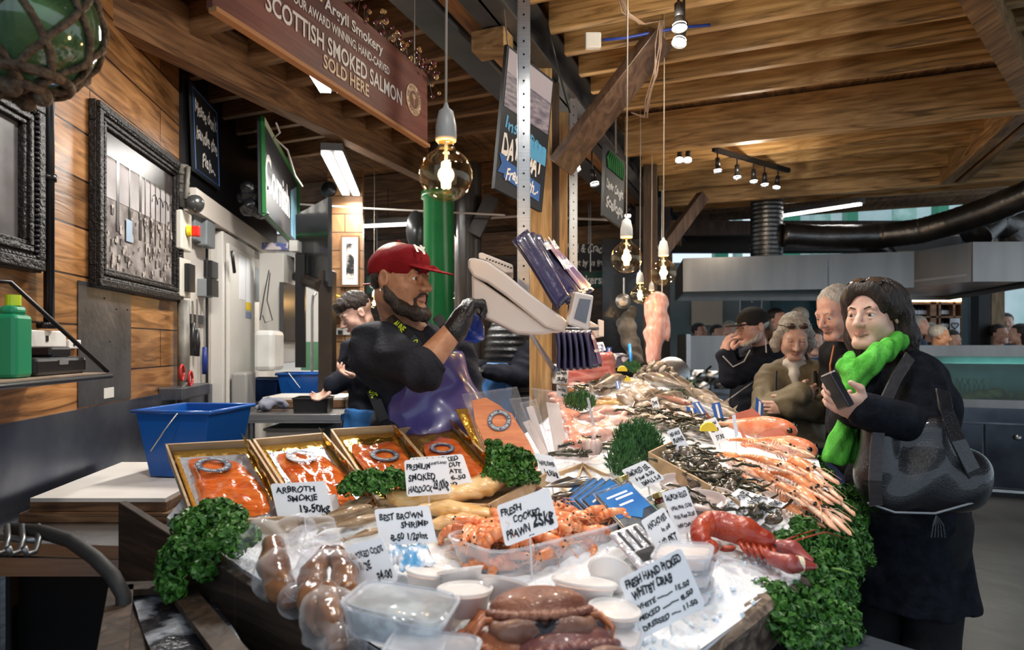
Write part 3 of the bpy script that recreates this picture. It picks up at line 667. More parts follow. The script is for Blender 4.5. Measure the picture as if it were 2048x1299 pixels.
# ------------------------------------------------------------------ switchgear on the white wall
CREAM = mat('cream_casing', (.62, .58, .50), .4); GREY = mat('grey_casing', (.20, .22, .23), .4)
def wb(x0, x1, y0, y1, off, th): b = MB(); return wpx(b, x0, x1, y0, y1, off, th)
kn = MB(); c = WP(384, 462, .085); kn.cyl(c-WN*.02, c, .032, .028, 16); rd = MB(); rd.box(c+WN*.02, (.02, .045, .06), RW)
boxthing('isolator_switch', 'cream isolator with yellow collar and red turning knob beside the big frame', 'switch', [('casing', wb(364, 384, 418, 497, 0, .06), CREAM, dict(bev=.008)), ('collar', kn, mat('yellow', (.85, .6, .02), .4)), ('knob', rd, mat('red', (.6, .02, .01), .4), dict(bev=.008))])
boxthing('weatherproof_socket', 'grey weatherproof socket with a tilted lid right of the red knob', 'socket', [('casing', wb(390, 408, 424, 478, 0, .05), GREY, dict(bev=.006)), ('lid', wb(414, 431, 428, 490, .02, .06), GREY, dict(bev=.008))])
boxthing('meter_box', 'pale grey box with a black front below the isolator', 'meter box', [('casing', wb(362, 382, 514, 592, 0, .05), CREAM, dict(bev=.005)), ('cover', wb(380, 391, 526, 582, .05, .03), BLACK, dict(bev=.004))])
boxthing('switch_box', 'upper of two grease spattered black switches beside the cold room door', 'switch', [('casing', wb(424, 439, 520, 553, .0, .05), BLACK, dict(bev=.003))])
boxthing('switch_box', 'lower spattered black switch with grey side beside the cold room door', 'switch', [('casing', wb(412, 426, 557, 592, 0, .05), GREY, dict(bev=.003)), ('cover', wb(424, 437, 557, 591, .05, .03), BLACK)])
b = MB(); x2 = WP(367, 600, .05); b.tube([(x2.x, x2.y, WP(367, 600, .05).z), (x2.x, x2.y, .91)], .03, n=12); solo(b, 'waste_pipe', mat('grimy_pipe', (.09, .08, .065), .5, col2=(.2, .19, .16), scale=9), 'grimy vertical pipe below the meter box down to the scissors', 'pipe', smooth=True); b = MB(); x = WP(366, 400, .05); b.tube([(x.x, x.y, WP(366, 330, .05).z), (x.x, x.y, WP(366, 415, .05).z)], .028, n=12)
for py in (348, 366, 384): z = WP(366, py, .05).z; b.cyl((x.x, x.y, z-.008), (x.x, x.y, z+.008), .034, n=12)
b.tube([(x.x+.04, x.y-.02, WP(366, 335, .05).z), (x.x+.03, x.y-.03, WP(366, 400, .05).z)], .012)
solo(b, 'conduit_pipe', mat('grimy_pipe', (.09, .08, .065), .5, col2=(.2, .19, .16), scale=9), 'grimy jointed pipe at the end of the oak wall above the isolator', 'pipe', smooth=True)
b = MB(); c = WP(396, 406, .12); b.lathe([(.0, .0), (.03, .0), (.045, .03), (.05, .06), (.03, .085), (0, .09)], c-WN*.04, 18, basis(WN-V((0, .9, .3))))
solo(b, 'security_camera', mat('dark_dome', (.04, .04, .038), .25), 'round dark dome on the grimy pipe', 'camera', smooth=True)
b = MB(); x = WP(414, 600, .02); b.tube([(x.x, x.y, WP(414, 478, .02).z), (x.x, x.y, .88)], .009)
solo(b, 'black_conduit', BLACK, 'thin black pipe down the white wall behind the knives', 'pipe')
b = MB(); wpx(b, 373, 412, 626, 643, .0, .02); solo(b, 'magnetic_rack', mat('rack_steel', (.05, .05, .055), .3, .8), 'dark magnetic strip holding the knives on the white wall', 'knife rack')
for k, (px, y0, y1, y2, c_, lab) in enumerate(((385, 602, 648, 711, BLACK, 'knife with black handle hanging nearest the grimy pipe'), (394, 598, 662, 712, BLACK, 'second black handled knife hanging on the strip'), (409, 600, 697, 748, mat('blue_handle', (.01, .03, .2), .4), 'sharpening steel with a blue trimmed handle on the strip'))):
    x = WP(px, y0, .03); z0, z1, z2 = [WP(px, q, .03).z for q in (y0, y1, y2)]
    b = MB(); b.box((x.x, x.y, (z0+z1)/2), (.030 if k < 2 else .01, .002 if k < 2 else .01, z0-z1), RW); hn = MB(); hn.tube([(x.x, x.y, z1+.01), (x.x, x.y+.004, (z1+z2)/2), (x.x, x.y, z2)], [.013, .017, .014], n=10)
    boxthing('kitchen_knife' if k < 2 else 'sharpening_steel', lab, 'knife' if k < 2 else 'sharpener', [('blade', b, STEEL), ('handle', hn, c_, dict(smooth=True))])
hs_ = []; RED = mat('red_handle', (.45, .02, .02), .35)
for px, py in ((364, 745), (381, 757)):
    b = MB(); hs_.append(('handle', b, RED, dict(smooth=True))); c = WP(px, py, .1); b.tube([c+WD*(.028*math.cos(a))+V((0, 0, .04*math.sin(a))) for a in [2*PI*k/16 for k in range(17)]], .007, n=8)
bl = MB(); bl.tube([WP(372, 765, .1), WP(360, 782, .1)], [.012, .004], n=6, flat=.3)
boxthing('scissors', 'red handled scissors hanging at the end of the blue steel splashback', 'scissors', hs_+[('blade', bl, STEEL)])
b = MB(); wpx(b, 366, 420, 775, 800, .0, .12); solo(b, 'steel_pan', DSTEEL, 'shallow steel tray behind the scissors on the splashback edge', 'tray', bev=.006)
# cold room door with its side
DW_ = mat('coldroom_white', (.72, .69, .64), .32, col2=(.64, .6, .55), scale=2.5)
dz = WP(447, 462, .08).z; sd = MB(); wallbox(sd, WP(447, 500, .08).y-.02, WP(509, 500, .08).y, .1, dz, .0, .08)
dr = MB(); wallbox(dr, WP(455, 500, .1).y, WP(505, 500, .1).y, .14, dz-.07, .082, .025)
hn = MB(); hn.tube([WP(464, 502, .15), WP(469, 545, .15)], .014, n=8, flat=.7)
pp = MB(); wpx(pp, 479, 491, 508, 597, .107, .002); p2 = MB(); wpx(p2, 494, 505, 515, 607, .107, .002)
stk = MB(); wpx(stk, 492, 503, 603, 619, .109, .001); st2 = MB(); wpx(st2, 492, 503, 622, 635, .109, .001)
boxthing('coldroom_door', 'tall white cold room door with papers and stickers, black pull handle', 'door unit', [('casing', sd, DW_, dict(bev=.006)), ('door', dr, DW_, dict(bev=.008)), ('pull_handle', hn, BLACK, dict(smooth=True)), ('paper_notice', pp, WHITE), ('paper_notice', p2, WHITE), ('yellow_sticker', stk, mat('yellow', (.85, .6, .02), .4)), ('blue_sticker', st2, mat('sticker_blue', (.2, .25, .4), .5))])
b = MB(); wpx(b, 494, 512, 745, 838, .12, .1); solo(b, 'soap_dispenser', mat('grey_plastic', (.34, .33, .31), .35), 'grey upright soap dispenser on the edge of the cold room door', 'dispenser', bev=.015)
b = MB(); b.box((P(505, 0, 4.2)+P(545, 0, 4.2))/2*V((1, 1, 0))+V((0, .12, Z_(701, 4.2))) if False else V((X_(525, 4.2), 4.32, Z_(701, 4.2))), (.135, .22, .27)); solo(b, 'towel_dispenser', WHITEP, 'rounded white paper towel dispenser beyond the cold room door', 'dispenser', bev=.03)
cb = MB(); cb.box((X_(543, 4.6)-.02, 4.85, Z_(615, 4.6)), (.18, .4, .80)); 
d1 = MB(); d1.box((X_(563, 4.6), 4.75, Z_(622, 4.6)), (.03, .3, .42)); d2 = MB(); d2.box((X_(592, 4.6), 4.7, Z_(620, 4.6)), (.07, .03, .83))
boxthing('electrical_cabinet', 'pale grey electrical cabinet with black door edges beyond the cold room', 'cabinet', [('casing', cb, mat('pale_casing', (.5, .48, .44), .4), dict(bev=.004)), ('door', d2, BLACK), ('side_panel', d1, mat('dark_panel', (.06, .06, .06), .3))])
b = MB(); b.box((X_(540, 4.6), 4.75, Z_(492, 4.6)+.015), (.19, .12, .05)); solo(b, 'carton', mat('carton', (.55, .5, .5), .5, col2=(.1, .12, .3), scale=14, lo=.5, hi=.55), 'small printed carton on top of the electrical cabinet', 'box')
b = MB(); b.box((X_(577, 4.6), 4.75, Z_(492, 4.6)+.02), (.06, .1, .08)); solo(b, 'carton', WHITEP, 'white carton at the end of the electrical cabinet top', 'box')
cb2 = MB(); cb2.tube([P(538, 540, 4.5), P(528, 590, 4.5), P(520, 640, 4.5)], .004); cb2.tube([P(540, 545, 4.5), P(534, 600, 4.5), P(545, 640, 4.5), P(530, 645, 4.5), P(525, 630, 4.5)], .004)
solo(cb2, 'loose_cable', BLACK, 'loose looped black cables hanging on the pale cabinet side', 'cable')
for k, (px, py, w_) in enumerate(((455, 448, 20), (475, 458, 22), (498, 480, 20), (510, 540, 14))):
    b = MB(); wpx(b, px, px+w_, py-8, py+22 if k < 3 else py+60, .0, .07); solo(b, 'junction_box', GREY if k % 2 else mat('smoked_box', (.07, .07, .07), .2), ['first grey junction box under the cream trim', 'second junction box under the cream trim', 'third junction box under the cream trim, near the cartons', 'tall grey junction box between cold room door and cabinet'][k], 'junction box', bev=.006)
# ------------------------------------------------------------------ boards on the black wall
SLATE = mat('blackboard', (.012, .014, .018), .55, bump=.05); CHALK = mat('painted_cream', (.75, .70, .56), .5); SKYB = mat('painted_blue', (.10, .36, .62), .45); PWHITE = mat('painted_white', (.82, .8, .76), .5)
def sign4(name, lab, cat, c4, th, face, edge, parts, rim=None, rimw=.03):
    """c4: top left, top right, bottom right, bottom left in world; parts: (part name, material, lines, hand, off)"""
    tl, tr_, br_, bl_ = [V(q) for q in c4]; tr_ = br_+tl-bl_; n = (tr_-bl_).cross(tl-bl_).normalized()
    U = br_-bl_; W = tl-bl_; t = thing(name, lab, cat, tuple((bl_+br_)/2))
    b = MB(); b.slab([bl_-n*th, br_-n*th, tr_-n*th, tl-n*th], n, th); objs = [b.build('board', face)]
    if rim:
        b = MB()
        for p0, p1 in ((tl, tr_), (tr_, br_), (br_, bl_), (bl_, tl)): b.tube([p0, p1], rimw/2, n=4)
        objs.append(b.build('rim', rim))
    for pn, m_, lines, hand, off in parts:
        b = MB(); n0 = n*.0015
        U2 = U; lettering(b, lines, bl_+n*.001, U, W, .0012, hand, off); objs.append(b.build(pn, m_))
    if name in ('shop_fascia', 'scallop_sign', 'blackboard'): b = MB(); b.tube([tl+U*.5, V((*(tl+U*.5).xy, 3.2))], .006, n=5); objs.append(b.build('hanger', WIRE))
    keep(t, *objs); return t, objs, (bl_, U, W, n)
def wl(px, py, off=.05): return WP(px, py, off)
t, ob, (O, U, W, n) = sign4('chalkboard_sign', 'narrow blackboard asking shoppers not to handle the fish', 'sign', (wl(381, 162), wl(431, 228), wl(440, 380), wl(388, 342)), .012, SLATE, SLATE,
    [('lettering', PWHITE, [("Please don't", .1, .7, .82, .16), ('handle the', .12, .42, .8, .16), ('Fish...', .3, .14, .5, .16)], True, .02)])
b = MB()
for (a, c), (e, f) in (((.05, .04), (.05, .96)), ((.05, .96), (.95, .96)), ((.95, .96), (.95, .04)), ((.95, .04), (.05, .04))): b.tube([O+U*a+W*c+n*.003, O+U*e+W*f+n*.003], .003, n=4)
keep(t, b.build('painted_border', mat('border_blue', (.03, .1, .3), .5)))
t, ob, (O, U, W, n) = sign4('hanging_sign', 'green framed board lettered in white leaning out over the cold room', 'sign', (P(524, 234, 4.0), P(599, 366, 5.8), P(597, 497, 5.8), P(527, 426, 4.0)), .03, SLATE, SLATE,
    [('lettering', PWHITE, [('Cornish', .05, .3, .62, .42)], False, .02)], rim=mat('green_rim', (.02, .16, .04), .35), rimw=.035)
b = MB(); q = lambda u, v: O+U*u+W*v+n*.002; b.quad(q(.72, .08), q(.95, .08), q(.95, .9), q(.72, .7)); keep(t, b.build('painted_sea', mat('sea_paint', (.06, .2, .3), .4, col2=(.25, .45, .55), scale=5)))
# bin bag
s = SDF(.012); c = P(505, 398, 4.15)
for k in range(9): a = k*2.4; s.ell(c+V((.05*math.cos(a), .03*math.sin(a), -.09+.022*k)), (.05, .05, .04), k=.03)
o = s.mesh('bin_bag', mat('bin_bag_plastic', (.012, .012, .013), .18, bump=.9, bscale=25), fold=folds(.008, 60), relax=1); tag(o, 'crumpled black plastic bag tied beside the green framed board', 'bag')
b = MB(); b.lathe([(0, .03), (.03, .02), (.065, .01), (.07, 0), (.07, -.05)], P(658, 378, 5.6), 18, Matrix.Rotation(PI/2, 3, 'X')); solo(b, 'loudspeaker', BLACK, 'round black speaker on the shaded beam near the twin tube light', 'speaker', smooth=True)
b = MB(); b.lathe([(0, .03), (.10, .015), (.105, 0), (.10, -.015), (0, -.03)], P(832, 460, 5.3), 20, Matrix.Rotation(PI/2-1.2, 3, 'Z') @ Matrix.Rotation(PI/2, 3, 'X'), sc=(.8, 1.6)); solo(b, 'dial_scale', mat('dark_dial', (.05, .05, .05), .25, .5), 'round black dial hanging edge on beside the green column', 'scale', smooth=True)
# cable runs on the beams
for a, lab, r in (([(600, 408, 5.3), (700, 415, 5.3), (850, 422, 5.3), (1010, 430, 5.3)], 'white cable run sagging along the back beam behind the green column', .008), ([(890, 440, 6), (1040, 432, 6), (1230, 440, 6)], 'second pale conduit crossing behind the timber posts', .012)):
    b = MB(); b.tube([P(*q) for q in a], r); solo(b, 'cable_run', mat('pale_conduit', (.5, .45, .4), .5), lab, 'cable', smooth=True)
b = MB(); b.tube([P(552, 245, 3.9), P(560, 265, 3.95), P(548, 275, 4.0), P(575, 300, 4.1), P(590, 350, 4.4), P(605, 372, 4.8)], .006); solo(b, 'loose_cable', mat('pale_conduit', (.5, .45, .4), .5), 'pale cable looping behind the green framed board', 'cable', smooth=True)
# ------------------------------------------------------------------ the wash-up bench at the back
BZ = Z_(828, 3.75)
b = MB(); b.box((-1.295, 4.15, BZ-.02), (.58, .8, .04)); f = MB(); f.box((-1.295, 3.76, BZ-.025), (.58, .012, .055))
legs = []
for x, y in ((-1.55, 3.8), (-1.04, 3.8), (-1.55, 4.5), (-1.04, 4.5)): q = MB(); q.cyl((x, y, 0), (x, y, BZ-.04), .02, n=8); legs.append(('leg', q, DSTEEL))
boxthing('steel_table', 'stainless prep table where the young worker leans', 'table', [('top', b, STEEL, dict(bev=.003)), ('front_lip', f, STEEL)]+legs)
b = MB(); b.box((-1.34, 4.28, BZ+.03), (.54, .36, .05)); c = MB(); c.box((-1.34, 4.28, BZ+.0625), (.53, .35, .015)); boxthing('chopping_board', 'long white cutting board on the prep table behind the black crate', 'chopping board', [('frame', b, bw), ('top', c, mat('white_board', (.8, .76, .7), .4))])
b, r = tub((X_(622, 3.87), 3.92, BZ), .20, .15, .21, .16, .09, BLACK, .06, .006); dv = MB(); dv.box((X_(622, 3.87), 3.92, BZ+.05), (.004, .14, .07)); boxthing('plastic_crate', 'small black divided crate under the worker hand', 'crate', [('body', b, BLACK), ('rim', r, BLACK), ('divider', dv, BLACK)])
s = SDF(.008); c = V((X_(540, 3.9), 3.95, BZ+.03))
for k in range(10): s.ell(c+V((random.uniform(-.06, .06), random.uniform(-.04, .04), random.uniform(-.012, .03))), (.045, .03, .022), k=.02)
o = s.mesh('cleaning_cloth', mat('grey_cloth', (.25, .26, .32), .9, bump=.4), fold=folds(.008, 70), relax=1); tag(o, 'crumpled grey cloth at the corner of the prep table', 'cloth')
b, r = tub((X_(600, 4.75), 4.8, BZ+.0), .24, .2, .30, .26, .2, BLUE, .1); hd = MB(); hd.tube([P(577, 745, 4.6), P(600, 775, 4.6)], .004)
boxthing('bucket', 'blue bucket standing behind the white board on the prep table', 'bucket', [('body', b, BLUE), ('rim', r, BLUE), ('handle', hd, WIRE)])
b = MB(); b.box((X_(600, 4.85), 4.8, BZ-.02), (.7, .42, .04)); solo(b, 'back_shelf', STEEL, 'steel shelf under the far blue buckets', 'shelf')
b, r = tub((X_(530, 4.75), 4.8, BZ), .2, .2, .24, .24, .16, BLUE, 0); boxthing('bucket', 'second blue bucket in the shade beside the towel dispenser', 'bucket', [('body', b, mat('shaded_blue_bin', (.004, .03, .13), .35)), ('rim', r, mat('shaded_blue_bin', (.004, .03, .13), .35))])  # darker copy of the bin blue, the shade is in the colour
b, r = tub((-1.31, 4.0, .0), .26, .26, .34, .32, .97, WHITEP, 0); boxthing('storage_bin', 'white open bin under the prep table', 'bin', [('body', b, mat('dull_white_bin', (.5, .48, .44), .5)), ('rim', r, mat('dull_white_bin', (.5, .48, .44), .5))])
# small things on the far oak wall
t = thing('framed_picture', 'small brown framed photograph with white mount on the far oak wall', 'picture', (X_(698, 5.55), 5.55, Z_(575, 5.55)))
b = MB(); x0, x1, z0, z1 = X_(680, 5.55), X_(717, 5.55), Z_(573, 5.55), Z_(470, 5.55); b.box(((x0+x1)/2, 5.575, (z0+z1)/2), (x1-x0, .03, z1-z0)); m1 = MB(); m1.box(((x0+x1)/2+.005, 5.557, (z0+z1)/2), (x1-x0-.03, .004, z1-z0-.04)); m2 = MB(); m2.box(((x0+x1)/2+.007, 5.553, (z0+z1)/2), (.07, .004, z1-z0-.14))
keep(t, b.build('frame', mat('brown_frame', (.14, .07, .03), .4)), m1.build('mount', WHITE), m2.build('print', mat('mono_print', (.02, .02, .02), .3, col2=(.5, .45, .42), scale=14, lo=.45, hi=.6)))
b = MB(); b.box((X_(680, 5.5), 5.53, Z_(629, 5.5)), (.28, .14, .02)); solo(b, 'wall_shelf', PD, 'little dark shelf under the green can on the far oak wall', 'shelf')
b = MB(); b.box((X_(673, 5.45), 5.5, Z_(612, 5.45)), (.10, .08, .12)); h = MB(); h.tube([P(664, 600, 5.45), P(672, 590, 5.45), P(683, 594, 5.45)], .008); boxthing('jerry_can', 'dark green plastic can with yellow mark on the little shelf', 'can', [('body', b, mat('dark_green_plastic', (.01, .09, .04), .35), dict(bev=.02)), ('handle', h, mat('yellow', (.85, .6, .02), .4))])
b = MB(); b.box((X_(680, 5.55), 5.58, Z_(662, 5.55)), (.17, .03, .06)); p_ = MB(); p_.box((X_(681, 5.55), 5.545, Z_(664, 5.55)), (.035, .04, .035)); boxthing('wall_socket', 'white socket strip with black plug behind the young worker', 'socket', [('back_box', b, WHITEP), ('plug', p_, BLACK)])
b = MB(); b.tube([P(624, 822, 5.4), P(624, 735, 5.4), P(624, 610, 5.4), P(626, 592, 5.4), P(632, 586, 5.4)], .012); solo(b, 'spray_tap', STEEL, 'tall chrome spray tap in front of the white wash-up wall', 'tap', smooth=True)
b = MB(); b.box((X_(612, 5.6), 5.9, Z_(712, 5.7)), (.22, .2, .26)); solo(b, 'plastic_crate', mat('soft_green_crate', (.12, .3, .18), .5), 'soft green crate behind the chrome spray tap', 'crate')
b = MB(); b.box((X_(612, 5.6), 5.9, .45), (.5, .5, .9)); solo(b, 'sink_unit', STEEL, 'steel sink unit under the spray tap', 'sink')
# ------------------------------------------------------------------ the stall itself
from mathutils.geometry import delaunay_2d_cdt
EDGE = [(-.93, 1.72), (-.57, 1.42), (-.275, 1.18), (0, .94), (.10, .93), (.32, 1.13), (.655, 1.45), (.74, 1.62), (.93, 1.85), (1.08, 2.25), (1.15, 2.7), (1.08, 3.4), (1.03, 4.3), (.85, 4.9), (.45, 4.9), (.3, 4.2), (.25, 3.4), (.14, 2.9), (-.0, 2.45), (-.25, 2.17), (-.98, 2.08)]
def inside(x, y):
    c = False; n = len(EDGE)
    for i in range(n):
        (x1, y1), (x2, y2) = EDGE[i], EDGE[(i+1) % n]
        if (y1 > y) != (y2 > y) and x < (x2-x1)*(y-y1)/(y2-y1)+x1: c = not c
    return c
pts = [V(p) for p in EDGE]; nb = len(pts)
y = .9
while y < 4.9:
    stp = .028 if y < 2 else .05; x = -1.1
    while x < 1.25:
        if inside(x, y) and inside(x+.02, y) and inside(x-.02, y) and inside(x, y-.02) and inside(x, y+.02): pts.append(V((x+random.uniform(-.006, .006), y+random.uniform(-.006, .006))))
        x += stp
    y += stp
r = delaunay_2d_cdt(pts, [], [list(range(nb))], 1, 1e-6)
vs = [(p.x, p.y, zs(p.x, p.y)-.018+random.uniform(-.006, .006)) for p in r[0]]
b = MB(); b.add(vs, [tuple(f) for f in r[2]])
nv = len(b.v); b.add([(x, y, zs(x, y)-.018) for x, y in EDGE]+[(x, y, zs(x, y)-.12) for x, y in EDGE], [(i, (i+1) % nb, nb+(i+1) % nb, nb+i) for i in range(nb)])
ICE = mat('crushed_ice', (.80, .84, .90), .4, col2=(.90, .93, .97), scale=25, bump=.55, bscale=110, sss=.25)
o = b.build('crushed_ice', ICE, smooth=True); tag(o, 'bed of crushed ice that the whole fish display lies on', 'ice', kind='stuff')
b = MB()
for _ in range(220):
    px, py = random.uniform(1130, 1620), random.uniform(1000, 1299); p = hit(px, py)
    if not inside(p.x, p.y): continue
    s_ = random.uniform(.003, .009); b.box((p.x, p.y, p.z-.012), (s_, s_*1.3, s_*.8), Euler((random.random()*3, random.random()*3, random.random()*3)).to_matrix())
o = b.build('ice_chips', mat('ice_chip', (.85, .92, 1), .12, sss=.2)); tag(o, 'loose chips scattered over the ice around the red lobster', 'ice', kind='stuff')
# boards round the display and the body below
def plank(pts3, h, th, m_, name, lab, cat, out):
    b = MB(); n = len(pts3); top = [V(p) for p in pts3]
    for i in range(n-1):
        p, q = top[i], top[i+1]; d = (q-p).normalized(); nn = V((d.y, -d.x, 0)).normalized()*out
        b.slab([p, q, q-V((0, 0, h)), p-V((0, 0, h))], nn, th)
    return solo(b, name, m_, lab, cat, bev=.003)
WORN = wood('worn_dark_board', (.035, .022, .015), (.085, .055, .038), (1, 1, 12), 2.2, .7, dark=.5)
LOG = wood('weathered_edge', (.14, .10, .075), (.30, .23, .18), (6, 6, 9), 3, .8, dark=.3)
plank([P(236, 1003, 1.76), P(470, 1152, 1.39), P(690, 1297, 1.15), V((-.02, .92, .90))], .30, .022, WORN, 'side_board', 'dark worn plank along the staff side of the stall front', 'board', -1)
b = MB(); pts_ = [P(1600, 1146, 1.47), P(1540, 1176, 1.38), P(1480, 1222, 1.28), P(1378, 1299, 1.16), V((.1, .92, .9))]
b.tube([p-V((0, 0, .02)) for p in pts_], [.026, .03, .03, .03, .03], n=9, flat=.65)
for i in range(4): b.slab([pts_[i]-V((0, 0, .03)), pts_[i+1]-V((0, 0, .03)), pts_[i+1]-V((0, 0, .11)), pts_[i]-V((0, 0, .11))], (.7, -.7, 0), .02)
solo(b, 'edge_board', LOG, 'weathered grey timber edge in front of the ice and white crab card', 'board', smooth=False)
b = MB(); b.slab([(x*.94+.01, y*.97+.05, .0) for x, y in EDGE], (0, 0, 1), .80); solo(b, 'stall_base', mat('stall_base', (.012, .012, .014), .5), 'dark body of the fish stall under the ice', 'stall')
b = MB(); c0, c1 = P(1555, 1030, 1.95), P(1640, 1200, 1.50)
pl = [P(1470, 1299, 1.28), P(1560, 1215, 1.42), P(1650, 1110, 1.62), P(1662, 1085, 1.7), P(1600, 1035, 1.85), P(1560, 1045, 1.83)]
b.grid(lambda u, v: P(1575+70*u+20*v, 1040+75*u-8*v, 1.80-.12*u)+V((.03*v, .02*v, .02*math.sin(6*u+3*v)-.045*v)), 14, 6); solo(b, 'black_liner', mat('slate_liner', (.05, .06, .075), .35, bump=.3), 'folded slate grey liner by the lobster claw above the parsley', 'liner', smooth=True, solid=.008)
b = MB(); b.box((.62, 1.27, .80), (.5, .3, .04), Matrix.Rotation(.75, 3, 'Z')); solo(b, 'lower_shelf', mat('slate_liner', (.05, .06, .075), .35, bump=.3), 'wet black ledge below the weathered timber edge', 'ledge', bev=.01)
# ------------------------------------------------------------------ price cards
def ringtext(mb, s_, c, ax, ay, r, hgt, a0=PI, span=2*PI, eps=.0015):
    c = V(c); ax = V(ax).normalized(); ay = V(ay).normalized(); n = ax.cross(ay)
    for k, ch in enumerate(s_):
        if ch == ' ': continue
        a = a0-span*k/len(s_); rad = ax*math.cos(a)+ay*math.sin(a); tan = ax*math.sin(a)-ay*math.cos(a)
        lettering(mb, [(ch, 0, 0, 1, 1)], c+rad*(r-hgt*.5)-tan*hgt*.35+n*eps, tan*hgt*.7, rad*hgt, 0, off=.02)
def card(BL, BR, TL, d, lab, lines, tilt=.03, pick=True, m_=None, off=.034, name='price_card', TR=None, group=None):
    bl, br_, tl = P(*BL, d), P(*BR, d), P(*TL, d+tilt); U, W = br_-bl, tl-bl; n = U.cross(W).normalized()
    if n.y > 0: n = -n
    t = thing(name, lab, 'price card', tuple((bl+br_)/2), group)
    L, Hh = U.length, W.length; r_ = min(L, Hh)*.08; pts = []
    for cx_, cy_, a0 in ((1-r_/L, 1-r_/Hh, 0), (r_/L, 1-r_/Hh, PI/2), (r_/L, r_/Hh, PI), (1-r_/L, r_/Hh, 1.5*PI)):
        for k in range(4): a = a0+PI/2*k/3; pts.append(bl+U*(cx_+r_/L*math.cos(a))+W*(cy_+r_/Hh*math.sin(a)))
    b = MB(); b.slab(pts, n, -.0016); ob = [b.build('card', m_ or WHITE)]
    if lines:
        b = MB(); lettering(b, lines, bl, U, W, .0012, True, off); 
        q = b.build('lettering', INK); q['kind'] = 'stuff'; ob.append(q)
    if pick:
        b = MB(); mid = (bl+br_)/2-n*.003; z0 = zs(mid.x, mid.y)-.03
        b.cyl(mid+W*.3, V((mid.x, mid.y+.002, min(z0, mid.z-.01))), .0022, n=6); ob.append(b.build('pick', mat('clear_pick', (.7, .72, .75), .2)))
    keep(t, *ob); return t, bl, U, W, n
card((650, 1036), (683, 1031), (640, 992), 1.70, 'blank white card corner showing behind the Arbroth smokie card', [], pick=True)
card((556, 1036), (668, 1030), (540, 967), 1.62, 'white card handwritten Arbroth smokie 19.50', [('ARBROTH', .07, .72, .72, .17), ('SMOKIE', .25, .46, .55, .17), ('19-50kg', .42, .12, .55, .22)])
card((838, 978), (947, 970), (818, 915), 1.74, 'white card about smoked trout and pate half behind the haddock card', [('MEAL SMOKED', .05, .82, .85, .13), ('TROUT', .55, .62, .36, .14), ('PATE', .58, .42, .3, .12), ('00  6-50', .4, .22, .52, .13), ('00', .52, .04, .2, .12)])
card((814, 993), (903, 986), (808, 920), 1.68, 'white card handwritten Premium smoked haddock 28.00', [('PREMIUM', .04, .72, .55, .16), ('SMOKED', .06, .42, .62, .18), ('HADDOCK', .04, .1, .55, .17), ('28.00kg', .6, .14, .36, .26), ('SHETLAND', .6, .82, .36, .07)])
card((762, 1092), (874, 1083), (748, 1018), 1.46, 'white card handwritten Best brown shrimp 8.50', [('BEST BROWN', .06, .68, .8, .17), ('SHRIMP', .42, .44, .5, .16), ('8-50 1/2pint', .2, .12, .66, .18)])
card((720, 1182), (797, 1160), (688, 1093), 1.31, 'white card handwritten smoked cods roe at 34.00', [('SMOKED CODS', .08, .68, .84, .14), ('ROE', .2, .4, .3, .18), ('34.00', .52, .12, .4, .18)])
card((1011, 1093), (1118, 1054), (993, 1011), 1.40, 'white card handwritten Fresh cooked prawn 25 a kilo, over the prawn tub', [('FRESH', .04, .7, .4, .17), ('COOKED', .24, .46, .5, .17), ('PRAWN', .06, .14, .45, .2), ('25kg', .56, .2, .4, .3), ('..', .45, .04, .1, .1)])
card((1090, 962), (1127, 968), (1067, 905), 1.86, 'narrow white card priced 14.50 in front of the clear fillet packs', [('HAND KIPPER', .1, .6, .85, .16), ('14.50kg', .2, .25, .7, .2)])
card((1281, 978), (1330, 957), (1242, 940), 1.80, 'white card handwritten Smoked eel lying against the pale tray', [('SMOKED EEL', .06, .62, .86, .22), ('6 per 8-50', .14, .36, .75, .15), ('SMALL 5-9', .2, .08, .75, .18)])
card((1354, 1070), (1405, 1057), (1322, 984), 1.58, 'tall white card handwritten Salmon eggs with three prices', [('SALMON EGGS', .08, .78, .84, .13), ('Wild Pink 12.00', .14, .54, .8, .09), ('Wild Keta 25.00', .14, .34, .8, .09), ('Wild Chum 25.00', .14, .14, .8, .09)])
card((1319, 1108), (1366, 1079), (1281, 1041), 1.47, 'white card handwritten Anchovies in oil 4.00 a packet', [('ANCHOVIES', .1, .68, .8, .17), ('in oil', .5, .44, .36, .12), ('4.00 PKT', .14, .1, .76, .2)])
card((1284, 1278), (1412, 1211), (1237, 1159), 1.19, 'largest white card, Fresh hand picked Whitby crab with prices', [('FRESH HAND PICKED', .06, .8, .88, .13), ('WHITBY CRAB', .1, .6, .62, .14), ('WHITE ------- 15.50', .06, .42, .86, .08), ('MIXED ------- 8.50', .06, .26, .86, .08), ('DRESSED ---- 11.50', .06, .1, .86, .08)], off=.045)
card((1520, 1052), (1549, 1021), (1421, 1018), 1.66, 'white card Freshly cooked crab 17.50 standing behind the lobster', [], tilt=.02, pick=True)
t_ = [o for o in bpy.data.objects if o.name.startswith('price_card') and not o.parent][-1]
b = MB(); O_ = P(1424, 1017, 1.655); U_ = P(1478, 975, 1.68)-O_; W_ = -(P(1520, 1051, 1.655)-O_)
